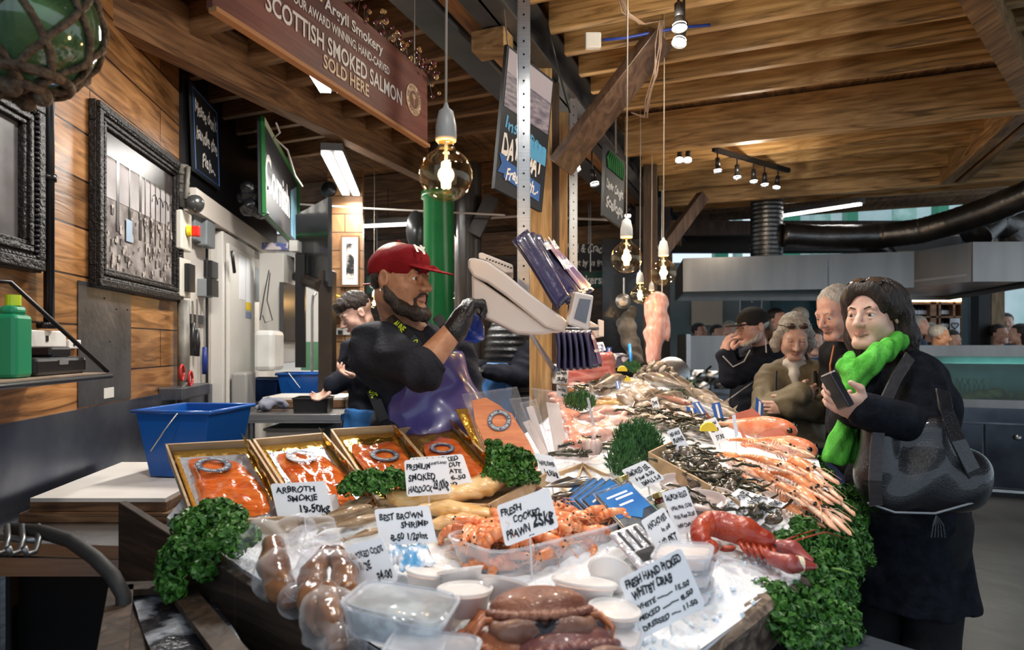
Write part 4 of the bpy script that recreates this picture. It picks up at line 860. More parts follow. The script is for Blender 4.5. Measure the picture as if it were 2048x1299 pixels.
# this card runs along its long edge: text baseline rises from the lobster head to the far corner
bpy.data.objects.remove([c for c in t_.children if c.name.startswith('card')][0])
bl, br_, tl_ = P(1519, 1051, 1.63), P(1549, 1022, 1.66), P(1421, 1019, 1.68); tr3 = P(1477, 976, 1.73)
e0, e1 = tr3-tl_, bl-tl_; q = MB(); q.slab([tl_, bl, bl+e0*.99, tr3], e0.cross(e1).normalized(), .0016); k1 = q.build('card', WHITE)
q = MB(); lettering(q, [('FRESHLY COOKED', .05, .72, .9, .16), ('CRAB - 17.50kg', .1, .42, .85, .17), ('LOBSTER - 48.00kg', .1, .1, .85, .17)], bl+(0,0,.0) if False else bl, e0, -e1, .004, True, .034)
k2 = q.build('lettering', INK); k2['kind'] = 'stuff'; keep(t_, k1, k2)
card((1361, 916), (1386, 907), (1333, 862), 2.08, 'white card priced 39.00 standing in the dark seaweed', [('RED NECK', .1, .78, .8, .12), ('PRAWNS', .1, .52, .8, .17), ('39.00kg', .2, .2, .7, .14)])
card((1430, 889), (1455, 880), (1406, 842), 2.35, 'small white card tilted beside the gurnard tail', [('45 Squid', .08, .75, .8, .14), ('Loins', .2, .48, .6, .16), ('37.50', .3, .14, .6, .18)])
card((1313, 843), (1326, 838), (1301, 797), 2.8, 'tiny white card among the skate wings and weed', [('Dover', .1, .7, .8, .2), ('Sole', .2, .4, .6, .2), ('38.0', .2, .1, .6, .2)])
card((1104, 766), (1135, 768), (1107, 727), 3.05, 'white card handwritten Bourgeois snapper against the timber post', [('BOURGEOIS', .06, .72, .88, .17), ('SNAPPER', .1, .46, .8, .18), ('28-00kg', .3, .14, .65, .2)], m_=mat('cream_card', (.8, .77, .7), .4))
card((1114, 792), (1136, 796), (1113, 768), 3.0, 'lower white card hanging beneath the snapper card', [('WHOLE', .1, .5, .7, .2), ('4.0', .4, .1, .4, .2)], m_=_M['cream_card'])
card((1190, 703), (1212, 700), (1184, 686), 4.3, 'little far card behind the red tuna block', [('TUNA LOIN', .1, .55, .8, .25), ('39.00', .2, .15, .6, .2)])
FLAGB = mat('flag_blue', (.03, .10, .36), .35)
def flag(BL, BR, TL, d, lab):
    t, bl, U, W, n = card(BL, BR, TL, d, lab, [], m_=FLAGB, name='price_flag', group='blue backed price flags')
    b = MB(); b.slab([bl+U*.38+n*.001, bl+U*.62+n*.001, bl+U*.62+W*.92+n*.001, bl+U*.38+W*.92+n*.001], n, .003); keep(t, b.build('white_holder', mat('cream_card', (.8, .77, .7), .4)))
flag((1401, 833), (1415, 830), (1384, 805), 2.75, 'dark blue backed price flag leaning nearest the shellfish')
flag((1433, 850), (1450, 846), (1423, 807), 2.6, 'upright blue backed price flag at the gurnard tail')
flag((1510, 834), (1525, 848), (1512, 793), 2.62, 'blue backed price flag stuck in the orange gurnard')
flag((1376, 829), (1396, 834), (1372, 812), 2.9, 'small blue flag half behind its darker neighbour')
flag((1204, 718), (1208, 718), (1203, 690), 4.1, 'thin blue flag behind the tuna block')
flag((1213, 722), (1222, 722), (1214, 694), 4.0, 'blue flag standing right at the tuna block end')
flag((1233, 778), (1241, 776), (1230, 762), 3.3, 'small striped flag in the middle of the pale fillets')
card((1186, 856), (1191, 855), (1173, 795), 2.35, 'grey card seen edge on rising from the monkfish', [], m_=mat('grey_card', (.45, .44, .47), .4))
card((1470, 872), (1477, 870), (1464, 830), 2.35, 'pale card seen edge on below the gurnard fin', [], m_=mat('pale_card', (.6, .65, .75), .4))
# ------------------------------------------------------------------ pale wooden trays with salmon packs
def tray(BL, BR, FL, lab, h=.055, th=.007, name='wooden_tray', group='pale wooden trays of smoked salmon', m_=None):
    bl, br_, fl = P(*BL), P(*BR), P(*FL); U, W = br_-bl, fl-bl; n = W.cross(U).normalized()
    n = n if n.z > 0 else -n; t = thing(name, lab, 'tray', tuple(bl-n*h), group); u, w_ = U.normalized(), W.normalized(); fr = fl+U
    ob = []; m_ = m_ or CRATE
    for a, c, q in ((bl, br_, w_), (fl, fr, -w_), (bl, fl, u), (br_, fr, -u)):
        b = MB(); e = (c-a); b.slab([a, c, c-n*h, a-n*h], q, th); ob.append(b.build('side', m_))
    b = MB(); b.slab([bl-n*h, br_-n*h, fr-n*h, fl-n*h], n, -.005); ob.append(b.build('bottom', m_))
    keep(t, *ob); return bl-n*(h-.004), U, W, n
GOLD = mat('gold_foil', (.95, .62, .14), .16, .9, (.8, .45, .06), 9, .5, 30)
SILV = mat('silver_foil', (.68, .72, .8), .2, .7, bump=.5, bscale=35)
SALM = mat('smoked_salmon', (.60, .085, .010), .12, col2=(.80, .21, .045), scale=14, bump=1.0, bscale=16, coat=1, stretch=(1, 3, 1), sss=.1)
SALM2 = mat('pale_salmon', (.85, .27, .06), .3, col2=(.62, .12, .02), scale=5, bump=.3, bscale=30, coat=.5, stretch=(1, 14, 14), lo=.4, hi=.75)
RINGM = mat('label_slate', (.08, .10, .17), .4, coat=.3); RINGT = mat('label_text', (.6, .62, .6), .4)
def pack(O, U, W, n, lab, u0=.06, u1=.94, v0=.05, v1=.95, seed=0, full_gold=False, ring=(.42, .34), lift=.012):
    """O back left corner on the tray floor, W runs to the front; pack lies tilted on its back edge"""
    rs = random.Random(seed); t = thing('salmon_pack', lab, 'salmon pack', tuple(O+U*.5+W*.5), 'packs of smoked salmon in the trays')
    f = lambda u, v, e=0: O+U*(u0+(u1-u0)*u)+W*(v0+(v1-v0)*v)+n*(lift+.022*(1-v)+e)
    b = MB(); b.grid(lambda u, v: f(u, v, .004*math.sin(17*u+seed)*math.sin(13*v)), 12, 12); g = b.build('gold_board', GOLD, smooth=True, solid=.002)
    k1 = MB(); k1.grid(lambda u, v: f(1-.06*u, v, .016+.028*u+.008*math.sin(23*v+seed)+.006*math.sin(51*v)), 4, 30); g2 = k1.build('foil_fold', GOLD, smooth=False)
    ob = [g, g2]
    if not full_gold: b = MB(); b.grid(lambda u, v: f(.05+.87*u, .13+.8*v, .008+.002*math.sin(20*u)*math.sin(16*v)), 10, 10); ob.append(b.build('silver_liner', SILV, smooth=True))
    pts = []; N = 34
    for k in range(N):
        a = 2*PI*k/N; r = .42*(1+.09*math.sin(3*a+seed)+.06*rs.uniform(-1, 1)); q = 1/max(abs(math.cos(a)), abs(math.sin(a)))**.75
        pts.append((.48+r*q*math.cos(a)*.92, .56+r*q*math.sin(a)*.93))
    b = MB(); nr = 7; vs = [f(.48, .56, .022)]
    for j in range(1, nr+1):
        for (u, v) in pts:
            k_ = j/nr; uu, vv = .48+(u-.48)*k_, .56+(v-.56)*k_; e = .012+.010*math.sqrt(max(0, 1-k_**3))+.004*math.sin(24*uu+8*vv+seed)*math.sin(19*vv) if j < nr else .009
            vs.append(f(min(.97, max(.03, uu)), min(1, max(.02, vv)), e))
    fs = [(0, 1+k, 1+(k+1) % N) for k in range(N)]+[(1+(j-1)*N+k, 1+j*N+k, 1+j*N+(k+1) % N, 1+(j-1)*N+(k+1) % N) for j in range(1, nr) for k in range(N)]
    b.add(vs, fs); ob.append(b.build('salmon', SALM, smooth=True, sub=1))
    c = f(ring[0], ring[1], .028); u_, w_ = U.normalized(), -W.normalized(); R_ = Matrix((u_, w_, n)).transposed(); rr = U.length*.2
    b = MB(); b.lathe([(rr*.62, .0), (rr, 0), (rr, .001), (rr*.62, .001), (rr*.62, 0)], c, 32, R_); ob.append(b.build('label_ring', RINGM))
    b = MB(); ringtext(b, 'THE ARGYLL SMOKERY * THE ARGYLL SMOKERY * ', c+n*.001, u_, w_, rr*.81, rr*.22); q = b.build('label_lettering', RINGT); q['kind'] = 'stuff'; ob.append(q)
    keep(t, *ob)
a = tray((330, 887, 2.0), (500, 878, 2.02), (388, 1045, 1.6), 'pale wooden tray nearest the blue bucket, deep orange salmon inside'); pack(*a, 'deep orange salmon pack in the tray nearest the blue bucket', seed=1)
a = tray((505, 877, 2.04), (648, 864, 2.12), (607, 1035, 1.66), 'second pale tray from the bucket, behind the Arbroth card'); pack(*a, 'orange salmon pack half behind the Arbroth card', seed=2, ring=(.45, .3))
a = tray((660, 857, 2.14), (790, 849, 2.18), (755, 1000, 1.74), 'third pale tray from the bucket, gold salmon pack behind parsley'); pack(*a, 'gold salmon pack behind the middle parsley bunch', seed=3, full_gold=True, ring=(.5, .45))
a = tray((795, 856, 2.19), (905, 843, 2.24), (906, 985, 1.8), 'fourth pale tray with crumpled gold foil behind the haddock card'); pack(*a, 'crumpled gold salmon pack behind the haddock card', seed=5, full_gold=True, ring=(.4, .4))
# ------------------------------------------------------------------ upright clear packs beside the trays
BAG = film('clear_bag', (.95, .96, .98), .03, .06, .8, 22); BAGT = film('clear_tub_plastic', (.96, .97, 1), .13, .06)
def plane_poly(name, m_, px, d0, slope, th, y0=930, smooth=False, bev=.0, up=0):
    q = [P(x, y, d0+slope*(y0-y)/140) for x, y in px]; n = (q[1]-q[0]).cross(q[-1]-q[0]).normalized(); n = n if n.y < 0 else -n
    b = MB(); b.slab([p+n*up for p in q], n, th); return b.build(name, m_, bev=bev), n
t = thing('salmon_side_pack', 'big bright orange salmon side in a clear pack standing by the fourth tray', 'salmon pack', tuple(P(1010, 935, 2.06)))
o1, n = plane_poly('clear_bag', BAG, [(924, 792), (1034, 777), (1084, 930), (1060, 985), (1000, 990), (965, 905)], 2.07, .15, .016)
o2, n = plane_poly('salmon_side', SALM2, [(944, 803), (958, 800), (972, 797), (984, 804), (1000, 813), (1010, 822), (1024, 829), (1033, 846), (1044, 862), (1054, 878), (1062, 893), (1072, 915), (1076, 935), (1060, 965), (1010, 960), (985, 925), (968, 885), (950, 845)], 2.065, .15, .007, bev=.002, up=.004)
c = P(999, 846, 2.07+.15*84/140)+n*.022; ux = V((1, .0, 0)); uz = n.cross(ux).normalized()*(-1 if n.cross(ux).z < 0 else 1)
b = MB(); R_ = Matrix((ux, uz, ux.cross(uz))).transposed(); b.lathe([(.024, 0), (.040, 0), (.040, .001), (.024, .001), (.024, 0)], c, 32, R_); o3 = b.build('label_ring', RINGM)
b = MB(); ringtext(b, 'THE ARGYLL SMOKERY * THE ARGYLL SMOKERY * ', c+n*.0012, ux, uz, .032, .010); o4 = b.build('label_lettering', RINGT); o4['kind'] = 'stuff'
keep(t, o1, o2, o3, o4)
b = MB(); b.slab([P(910, 818, 2.2), P(938, 816, 2.22), P(985, 925, 2.09), P(968, 930, 2.07)], (0, -1, .3), .008); solo(b, 'gold_card_pack', GOLD, 'gold backed salmon pack wedged behind the bright salmon side', 'salmon pack', bev=.002)
WF = mat('white_fillet', (.80, .70, .64), .25, col2=(.62, .47, .42), scale=7, coat=.5, bump=.3, bscale=20, stretch=(1, 1, .3))
for k, (bag, fl, d, lab) in enumerate((([(1018, 800), (1062, 795), (1116, 925), (1080, 935)], [(1045, 845), (1060, 840), (1096, 905), (1085, 915)], 2.12, 'narrow clear fillet pack directly behind the salmon side'), ([(1063, 778), (1120, 786), (1145, 925), (1108, 932)], [(1092, 805), (1118, 808), (1138, 915), (1112, 922)], 2.16, 'tall clear pack of white fillets leaning with its top flared'), ([(1040, 808), (1072, 800), (1108, 925), (1092, 935)], [(1052, 815), (1066, 812), (1100, 915), (1090, 920)], 2.2, 'clear pack with thin grey skinned fillet, hidden between two packs'))):
    t = thing('fillet_pack', lab, 'fish pack', tuple(P(*bag[2], d)), 'clear packs of pale fish fillets'); o1, n = plane_poly('clear_bag', BAG, bag, d, .15, .012); o2, n = plane_poly('fillet', WF, fl, d+.004, .15, .006, bev=.002); keep(t, o1, o2)
# ------------------------------------------------------------------ foliage
PARS = mat('parsley_leaf', (.020, .085, .012), .45, col2=(.07, .22, .03), scale=60, sss=.1); PSTEM = mat('parsley_stem', (.16, .32, .07), .4)
def parsley_mesh(seed, clumps, nl=46, r=.017, size=.0085, spread=(.07, .05, .035)):
    rs = random.Random(seed); lf = MB(); st = MB()
    for _ in range(clumps):
        a = rs.uniform(0, 2*PI); q = math.sqrt(rs.random()); c = V((spread[0]*q*math.cos(a), spread[1]*q*math.sin(a), spread[2]*(1-q*q)*rs.uniform(.6, 1.2)))
        if rs.random() < .5: st.tube([V((c.x*.2, c.y*.2, -.01)), c*.7, c], [.0016, .0014, .001], n=4)
        rr = r*rs.uniform(.7, 1.2)
        for _ in range(nl):
            d = V((rs.gauss(0, 1), rs.gauss(0, 1), rs.gauss(.25, 1))).normalized(); p = c+d*rr*rs.uniform(.75, 1.1); s_ = size*rs.uniform(.6, 1.2)
            t = V((rs.gauss(0, 1), rs.gauss(0, 1), rs.gauss(0, 1))); x = d.cross(t).normalized()*s_; y_ = d.cross(x).normalized()*s_; up = d*s_*.55
            lf.add([p-x, p-y_*.7+up, p+x, p+y_*.7+up, p+up*.2], [(0, 1, 4), (1, 2, 4), (2, 3, 4), (3, 0, 4)])
    return lf, st
_pp = []
for sd in range(4):
    t = thing('parsley_bunch', 'x', 'parsley', (0, 0, 0), 'bunches of curly parsley'); lf, st = parsley_mesh(sd, 34); o = lf.build('leaves', PARS, t); o['kind'] = 'stuff'; st.build('stems', PSTEM, t, smooth=True)['kind'] = 'stuff'; _pp.append(t)
_pu = [False]*4; _pc = [0]
def parsley(p, lab, s_=1.0, rot=None, n=(0, 0, 1), sx=1.0):
    k = _pc[0] % 4; _pc[0] += 1
    Mx = Matrix.Translation(p) @ basis(n, (1, 0, 0)).to_4x4() @ Matrix.Rotation(rot if rot is not None else random.uniform(0, 6), 4, 'Z') @ Matrix.Diagonal((s_*sx, s_, s_, 1))
    if not _pu[k]: _pu[k] = True; _pp[k].matrix_basis = Mx; _pp[k]['label'] = lab; return
    dup(_pp[k], lab, Mx)
parsley(P(420, 1050, 1.54), 'curly parsley at the staff end, touching the first tray', 1.25)
parsley(P(392, 1115, 1.47), 'curly parsley spilling over the dark side board below the first tray', 1.3, n=(-.4, -.5, .8))
parsley(P(465, 1085, 1.45), 'curly parsley beside the clear roe bag at the side board', 1.0)
parsley(P(358, 1120, 1.48), 'paler parsley sprigs hanging over the outer face of the side board', .85, n=(-.6, -.6, .5))
parsley(P(735, 975, 1.72), 'dark parsley bunch between second tray and shrimp card', 1.0)
parsley(P(785, 968, 1.74), 'dark parsley bunch touching the haddock card', .8)
parsley(P(1020, 930, 1.86), 'dark parsley in front of the bright salmon side', 1.15)
parsley(P(1010, 955, 1.8), 'parsley behind the haddock tail', .95)
parsley(P(990, 898, 1.98), 'small parsley sprig standing up against the salmon side', .55, n=(0, -.6, .8))
parsley(P(1050, 960, 1.84), 'parsley at the foot of the kipper card', .7)
ed = [(1590, 905, 2.5), (1618, 930, 2.35), (1642, 962, 2.2), (1665, 1000, 2.05), (1680, 1040, 1.9), (1688, 1075, 1.8), (1668, 1105, 1.72), (1632, 1095, 1.66), (1645, 1145, 1.6), (1628, 1185, 1.52), (1652, 1215, 1.5), (1632, 1255, 1.44), (1597, 1225, 1.42), (1665, 1045, 1.8), (1600, 1130, 1.56), (1690, 1010, 2.0), (1570, 885, 2.7), (1572, 1240, 1.36), (1612, 1290, 1.36), (1660, 1270, 1.44)]
lb_ = ['behind the red fish heads', 'beside the second langoustine row', 'curling past the long claws', 'at the widest bulge of the edge', 'near the shopper coat', 'touching the shopper coat hem', 'over the slate liner end', 'behind the banded claw', 'under the banded claw tip', 'below the claw on the outer face', 'hanging lowest but two', 'in the hanging mass of the corner', 'against the weathered timber edge', 'beside the claw tips of the langoustines', 'between lobster claw and liner', 'outermost above the aisle', 'furthest along the edge, under the gurnard head', 'nearest the black ledge', 'at the bottom of the hanging mass', 'lowest on the aisle side']
for (x, y_, d), l in zip(ed, lb_): parsley(P(x, y_, d), 'parsley garnish '+l, 1.22 if y_ > 1000 else 1.0, n=(.6, -.35, .7))
b = MB(); b.tube([P(1650, 1135, 1.55), P(1680, 1138, 1.54), P(1703, 1146, 1.53)], .0035, n=7); solo(b, 'parsley_stalk', PSTEM, 'single pale parsley stalk sticking out beside the coat hem', 'parsley', smooth=True)
DILL = mat('dill', (.025, .10, .03), .5, col2=(.07, .2, .05), scale=40)
def dill(c, r, n_, lab, up=(0, -.3, 1), seed=0, lean=(0, 0, 0)):
    rs = random.Random(seed); b = MB(); up = V(up).normalized()
    for _ in range(n_):
        a = V((rs.gauss(0, 1), rs.gauss(0, 1), rs.gauss(0, 1))).normalized(); p = c+V((a.x*r[0], a.y*r[1], a.z*r[2]))*rs.random()**.4
        d = (V((rs.gauss(0, .5), rs.gauss(0, .5), rs.gauss(0, .5)))+up).normalized(); L = rs.uniform(.012, .028)
        for _ in range(5):
            e = (d+V((rs.gauss(0, .5), rs.gauss(0, .5), rs.gauss(0, .4)))).normalized(); o_ = p+d*L*rs.random(); x = e.cross(V((0, 1, .2))).normalized()*.0009
            b.add([o_-x, o_+x, o_+e*L*.7], [(0, 1, 2)])
        x = d.cross(V((0, 1, .2))).normalized()*.0012; b.add([p-x, p+x, p+d*L+x, p+d*L-x], [(0, 1, 2, 3)])
    return solo(b, 'dill_bunch', DILL, lab, 'dill', 'feathery bunches of dill')
dill(P(1275, 890, 2.12), (.085, .06, .075), 1500, 'big feathery dill bunch behind the smoked eel card', seed=1)
dill(P(1245, 925, 2.0), (.05, .04, .06), 500, 'lower dill fronds drooping over the pale tray', seed=2)
dill(P(1160, 805, 2.75), (.07, .05, .04), 800, 'second dill bunch in front of the snapper card', seed=3)
dill(P(1430, 850, 2.9), (.05, .04, .03), 250, 'small green sprigs behind the gurnard tail', seed=4)
dill(P(1345, 795, 3.5), (.09, .05, .03), 500, 'green sprigs behind the shellfish and flags', seed=5)
dill(P(1370, 770, 3.9), (.07, .05, .03), 350, 'green sprigs at the far edge beside the cook pots', seed=6)
dill(P(1265, 735, 4.2), (.06, .05, .04), 300, 'green sprigs beside the far tuna block', seed=7)
# ------------------------------------------------------------------ seafood protos, copied with their parts
def frame_on(A, B, up=(0, -.12, 1), s=1.0, roll=0, at=.5):
    x = (B-A).normalized(); z = V(up); y = z.cross(x).normalized(); z = x.cross(y)
    R = Matrix((x, y, z)).transposed() @ Matrix.Rotation(roll, 3, 'X')
    return Matrix.Translation(A.lerp(B, at)) @ R.to_4x4() @ Matrix.Diagonal((s, s, s, 1))
def lay(a, b, up=0.0, L=.1, roll=0, tilt=(0, -.12, 1)):
    A, B = hit(a[0], a[1], up), hit(b[0], b[1], up); return frame_on(A, B, tilt, (B-A).length/L, roll)
class Proto:
    def __init__(s, mk): s.mk = mk; s.root = None; s.used = False
    def put(s, M, label, group=None):
        if s.root is None: s.root = s.mk(); s.root.matrix_basis = M; s.root['label'] = label; r = s.root
        else: r = dup(s.root, label, M)
        if group: r['group'] = group
        return r
def T0(name, cat, group=None): return thing(name, 'x', cat, (0, 0, 0), group)
EYE = mat('eye_black', (.005, .005, .006), .08, coat=1)
def body_tube(pts, rz, ry, n=14):
    """elliptical body: pts along the spine, rz vertical and ry sideways half widths"""
    b = MB(); k = len(pts); vs = []
    for i, p in enumerate(pts):
        p = V(p); t = V(pts[min(i+1, k-1)])-V(pts[max(i-1, 0)]); t.normalize(); y = V((0, 1, 0)) if abs(t.y) < .9 else V((1, 0, 0)); z = t.cross(y).normalized()*-1; y = z.cross(t).normalized()
        vs += [p+y*math.cos(2*PI*j/n)*ry[i]+z*math.sin(2*PI*j/n)*rz[i] for j in range(n)]
    fs = [(i*n+j, i*n+(j+1) % n, (i+1)*n+(j+1) % n, (i+1)*n+j) for i in range(k-1) for j in range(n)]+[tuple(range(n-1, -1, -1)), tuple(range((k-1)*n, k*n))]
    return b.add(vs, fs)
def mk_fish(name, cat, L, hz, wy, skin, fin, eye=.004, group=None, belly=None, head=1.0, flatside=False):
    def mk():
        t = T0(name, cat, group); X = [-.5, -.42, -.3, -.12, .05, .2, .32, .42, .48, .5]; q = [.12, .16, .34, .75, .97, 1, .93, .72, .38, .12]
        b = body_tube([(x*L*.92+.04*L, 0, hz) for x in X], [hz*v for v in q], [wy*v for v in q]); b.build('body', skin, t, smooth=True, sub=1)
        f = MB(); f.slab([(-.42*L, 0, hz*.9), (-.56*L, 0, hz*2.0), (-.51*L, 0, hz), (-.56*L, 0, hz*.05), (-.42*L, 0, hz*.8)], (0, 1, 0), .002); f.build('tail_fin', fin, t)
        d = MB(); d.slab([(.12*L, 0, hz*1.9), (.02*L, 0, hz*2.5), (-.2*L, 0, hz*1.9), (-.3*L, 0, hz*1.35)], (0, 1, 0), .002); d.build('dorsal_fin', fin, t)
        for sgn in (-1, 1):
            e = MB(); e.ball((.44*L, sgn*wy*.66, hz*1.25), eye, n=10, k=6); e.build('eye', EYE, t, smooth=True)
            p_ = MB(); p_.slab([(.28*L, sgn*wy*.9, hz*.9), (.12*L, sgn*wy*1.5, hz*.9), (.1*L, sgn*wy*1.3, hz*.6)], (0, 0, 1), .002); p_.build('pectoral_fin', fin, t)
        return t
    return Proto(mk)
def seg_tail(b, L, r, n=7, curl=1.2, x0=0):
    """segmented shellfish tail built of overlapping shells"""
    p = V((x0, 0, r)); a = 0; pts = [p.copy()]
    for k in range(n):
        a += curl/n; d = V((-math.cos(a), 0, -math.sin(a) if curl > 0 else math.sin(-a))); st = L/n; q = p+d*st; rr = r*(1-.55*k/n)
        b.tube([p-d*st*.15, p+d*st*.45, q+d*st*.1], [rr*.86, rr*1.03, rr*.93], n=10, flat=.85); p = q; pts.append(p.copy())
    return p, a
PRM = mat('cooked_prawn', (.80, .20, .05), .25, col2=(.88, .42, .22), scale=45, coat=.6, sss=.15, bump=.2)
def mk_prawn():
    t = T0('prawn', 'prawn', 'cooked prawns in the clear tub'); b = MB()
    b.tube([(.045, 0, .012), (.03, 0, .012), (.01, 0, .012), (0, 0, .0115)], [.003, .0085, .0105, .010], n=10, flat=.8)
    p, a = seg_tail(b, .055, .010, 6, 2.2); b.build('body', PRM, t, smooth=True)
    f = MB(); 
    for s_ in (-.5, 0, .5): f.slab([p, p+V((.008, s_*.016-.003, -.004)), p+V((.014, s_*.02, -.002)), p+V((.008, s_*.016+.003, -.001))], (0, 0, 1), .001)
    f.build('tail_fan', PRM, t)
    l = MB()
    for k in range(5): l.tube([(.024-.008*k, 0, .008), (.022-.008*k, .004, -.002), (.026-.008*k, .008, -.012)], .001, n=4)
    for s_ in (-1, 1): l.tube([(.044, s_*.002, .013), (.056, s_*.008, .016), (.068, s_*.014, .010)], .0006, n=4)
    l.build('legs', PRM, t)['kind'] = 'stuff'
    for s_ in (-1, 1): e = MB(); e.ball((.038, s_*.0055, .016), .0022, n=7, k=5); e.build('eye', EYE, t, smooth=True)
    return t
prawn = Proto(mk_prawn)
rs = random.Random(3)
TL_, TN, TR_ = P(880, 1072, 1.50), P(1000, 1112, 1.375), P(1258, 1046, 1.61); TB = TL_+TR_-TN
def tubpt(u, v, z=0): return TN+(TR_-TN)*u+(TL_-TN)*v+V((0, 0, z))
spots = []
for k in range(78):
    u, v = rs.uniform(.05, .93), rs.uniform(.08, .92); lev = rs.choice((-.045, -.03, -.015, .0, .004)) if k < 52 else .012*rs.random()+.004
    if k >= 52: u, v = rs.uniform(.1, .85), rs.uniform(.3, .9)
    M_ = Matrix.Translation(tubpt(u, v, lev)) @ Euler((rs.uniform(-1.4, 1.4), rs.uniform(-.4, .4), rs.uniform(0, 6.3))).to_matrix().to_4x4() @ Matrix.Diagonal((1.35, 1.35, 1.35, 1))
    prawn.put(M_, 'pink orange cooked prawn heaped in the clear tub behind its card')
for k, (x, y_, a) in enumerate(((905, 1065, .2), (935, 1058, .6), (968, 1070, 2.6), (990, 1040, 1.9), (1140, 1040, .3), (1180, 1030, .5), (1215, 1034, .2), (1245, 1040, 2.9))):
    p = P(x, y_, 1.47+.002*(1112-y_)); prawn.put(Matrix.Translation(p) @ Euler((.5, 0, a)).to_matrix().to_4x4() @ Matrix.Diagonal((1.35, 1.35, 1.35, 1)), 'pink orange cooked prawn heaped in the clear tub behind its card')
def open_box(c4, h, flare, m_, name, lab, cat, rim=.0035, lid=None, group=None, fill=None):
    """rounded tub: c4 rim corners in order; sides taper to the base"""
    c4 = [V(p) for p in c4]; c = sum(c4, V())/4; t = thing(name, lab, cat, tuple(c-V((0, 0, h))), group)
    def ring(s_, dz, N=8):
        out = []
        for i in range(4):
            p0, p1, p2 = c4[(i-1) % 4], c4[i], c4[(i+1) % 4]; r_ = .22
            for k in range(N): f = k/(N-1); a = p1+(p0-p1)*r_*(1-f)**2+(p2-p1)*r_*f**2; out.append(c+(a-c)*s_+V((0, 0, dz)))
        return out
    R0, R1 = ring(1, 0), ring(flare, -h); n = len(R0); b = MB(); b.add(R0+R1, [(i, (i+1) % n, n+(i+1) % n, n+i) for i in range(n)]+[tuple(range(n, 2*n))])
    ob = [b.build('tub', m_, smooth=False, solid=.0012)]; b = MB(); b.tube(R0+[R0[0]], rim, n=6); ob.append(b.build('rim', m_ if lid is None else lid, smooth=True))
    if lid: b = MB(); b.add(ring(1.02, .004)+ring(.93, .008)+ring(.9, .003), [(i, (i+1) % n, n+(i+1) % n, n+i) for i in range(n)]+[(n+i, n+(i+1) % n, 2*n+(i+1) % n, 2*n+i) for i in range(n)]+[tuple(range(2*n, 3*n))]); ob.append(b.build('lid', lid, smooth=False))
    if fill: m2, lev = fill; b = MB(); b.add(ring(.97-.5*(1-flare), -lev)+ring(flare*.97, -h+.003), [(i, (i+1) % n, n+(i+1) % n, n+i) for i in range(n)]+[tuple(range(n-1, -1, -1))]); ob.append(b.build('contents', m2, smooth=True))
    keep(t, *ob); return t
open_box((TL_+V((0, 0, .004)), TN+V((0, 0, .004)), TR_+V((0, 0, .004)), TB), .062, .88, BAGT, 'clear_tub', 'big clear plastic tub of cooked prawns in front of the prawn card', 'tub')
# crabs
CRAB = mat('crab_shell', (.15, .045, .024), .48, col2=(.27, .11, .065), scale=16, bump=.7, bscale=45, coat=.15); CRABU = mat('crab_pale', (.24, .12, .08), .5, col2=(.13, .05, .03), scale=22, coat=.15, bump=.4); CTIP = mat('claw_tip', (.015, .014, .018), .25); CLEG = mat('crab_leg', (.38, .12, .04), .35, col2=(.26, .09, .05), scale=20, bump=.4)
def crab(c, s_, lab, R, legs=True, shell=CRAB):
    t = thing('brown_crab', lab, 'crab', tuple(c), 'whole brown crabs at the front of the stall'); q = lambda x, y, z: c+R @ V((x*s_, y*s_, z*s_)); Rm = np.array(R)
    s = SDF(.0022*s_/1); s.ell(q(0, -.004, .036), (.100*s_, .066*s_, .040*s_), R, k=.004); s.ell(q(0, -.012, .030), (.098*s_, .064*s_, .018*s_), R, k=.006)
    for k in range(15):           # pie crust rim
        a = PI*(k+.5)/15+PI; s.ell(q(.099*math.cos(a), .066*math.sin(a)-.010, .029), (.0115*s_, .0105*s_, .009*s_), k=.002)
    s.box(q(0, 0, -.02), (.25*s_, .2*s_, .08*s_), R, k=.004, op='-')
    obs = [s.mesh('carapace', shell)]
    s = SDF(.0025*s_); s.ell(q(0, -.01, .008), (.07*s_, .045*s_, .018*s_), R); s.cap(q(-.025, -.058, .012), q(.025, -.058, .012), .009*s_, k=.01); obs.append(s.mesh('underbody', CRABU))
    for sx in (-1, 1):
        s = SDF(.0022*s_); s.path([q(sx*.07, -.02, .012), q(sx*.09, -.05, .006), q(sx*.075, -.075, .004)], [.012*s_, .014*s_, .013*s_], k=.008)
        s.ell(q(sx*.046, -.072, .004), (.044*s_, .022*s_, .024*s_), R, k=.012); s.cap(q(sx*.02, -.078, .012), q(sx*.002, -.084, .006), .011*s_, .005*s_, k=.008, m=1); s.cap(q(sx*.02, -.080, -.006), q(0, -.084, -.002), .009*s_, .004*s_, k=.006, m=1)
        obs.append(s.mesh('claw', [CRABU, CTIP]))
        if legs:
            for k in range(4):
                b = MB(); y0 = -.03+.022*k; b.tube([q(sx*.075, y0, .014), q(sx*.115, y0-.02+.012*k, .022), q(sx*.135, y0-.035+.02*k, .0), q(sx*.125, y0-.055+.02*k, -.022)], [.0085*s_, .008*s_, .006*s_, .002*s_], n=8); obs.append(b.build('leg', CLEG, smooth=True))
    for sx in (-1, 1): b = MB(); b.ball(q(sx*.02, -.055, .028), .0035*s_, n=8, k=5); obs.append(b.build('eye', EYE, smooth=True))
    keep(t, *obs)
crab(P(1078, 1250, 1.13), .88, 'whole brown crab on top at the front, claws folded under its pie edge shell', Matrix.Rotation(.12, 3, 'Z') @ Matrix.Rotation(-.25, 3, 'X'))
PUR = mat('purple_shell', (.11, .035, .035), .42, col2=(.22, .08, .07), scale=10, bump=.6, coat=.15)
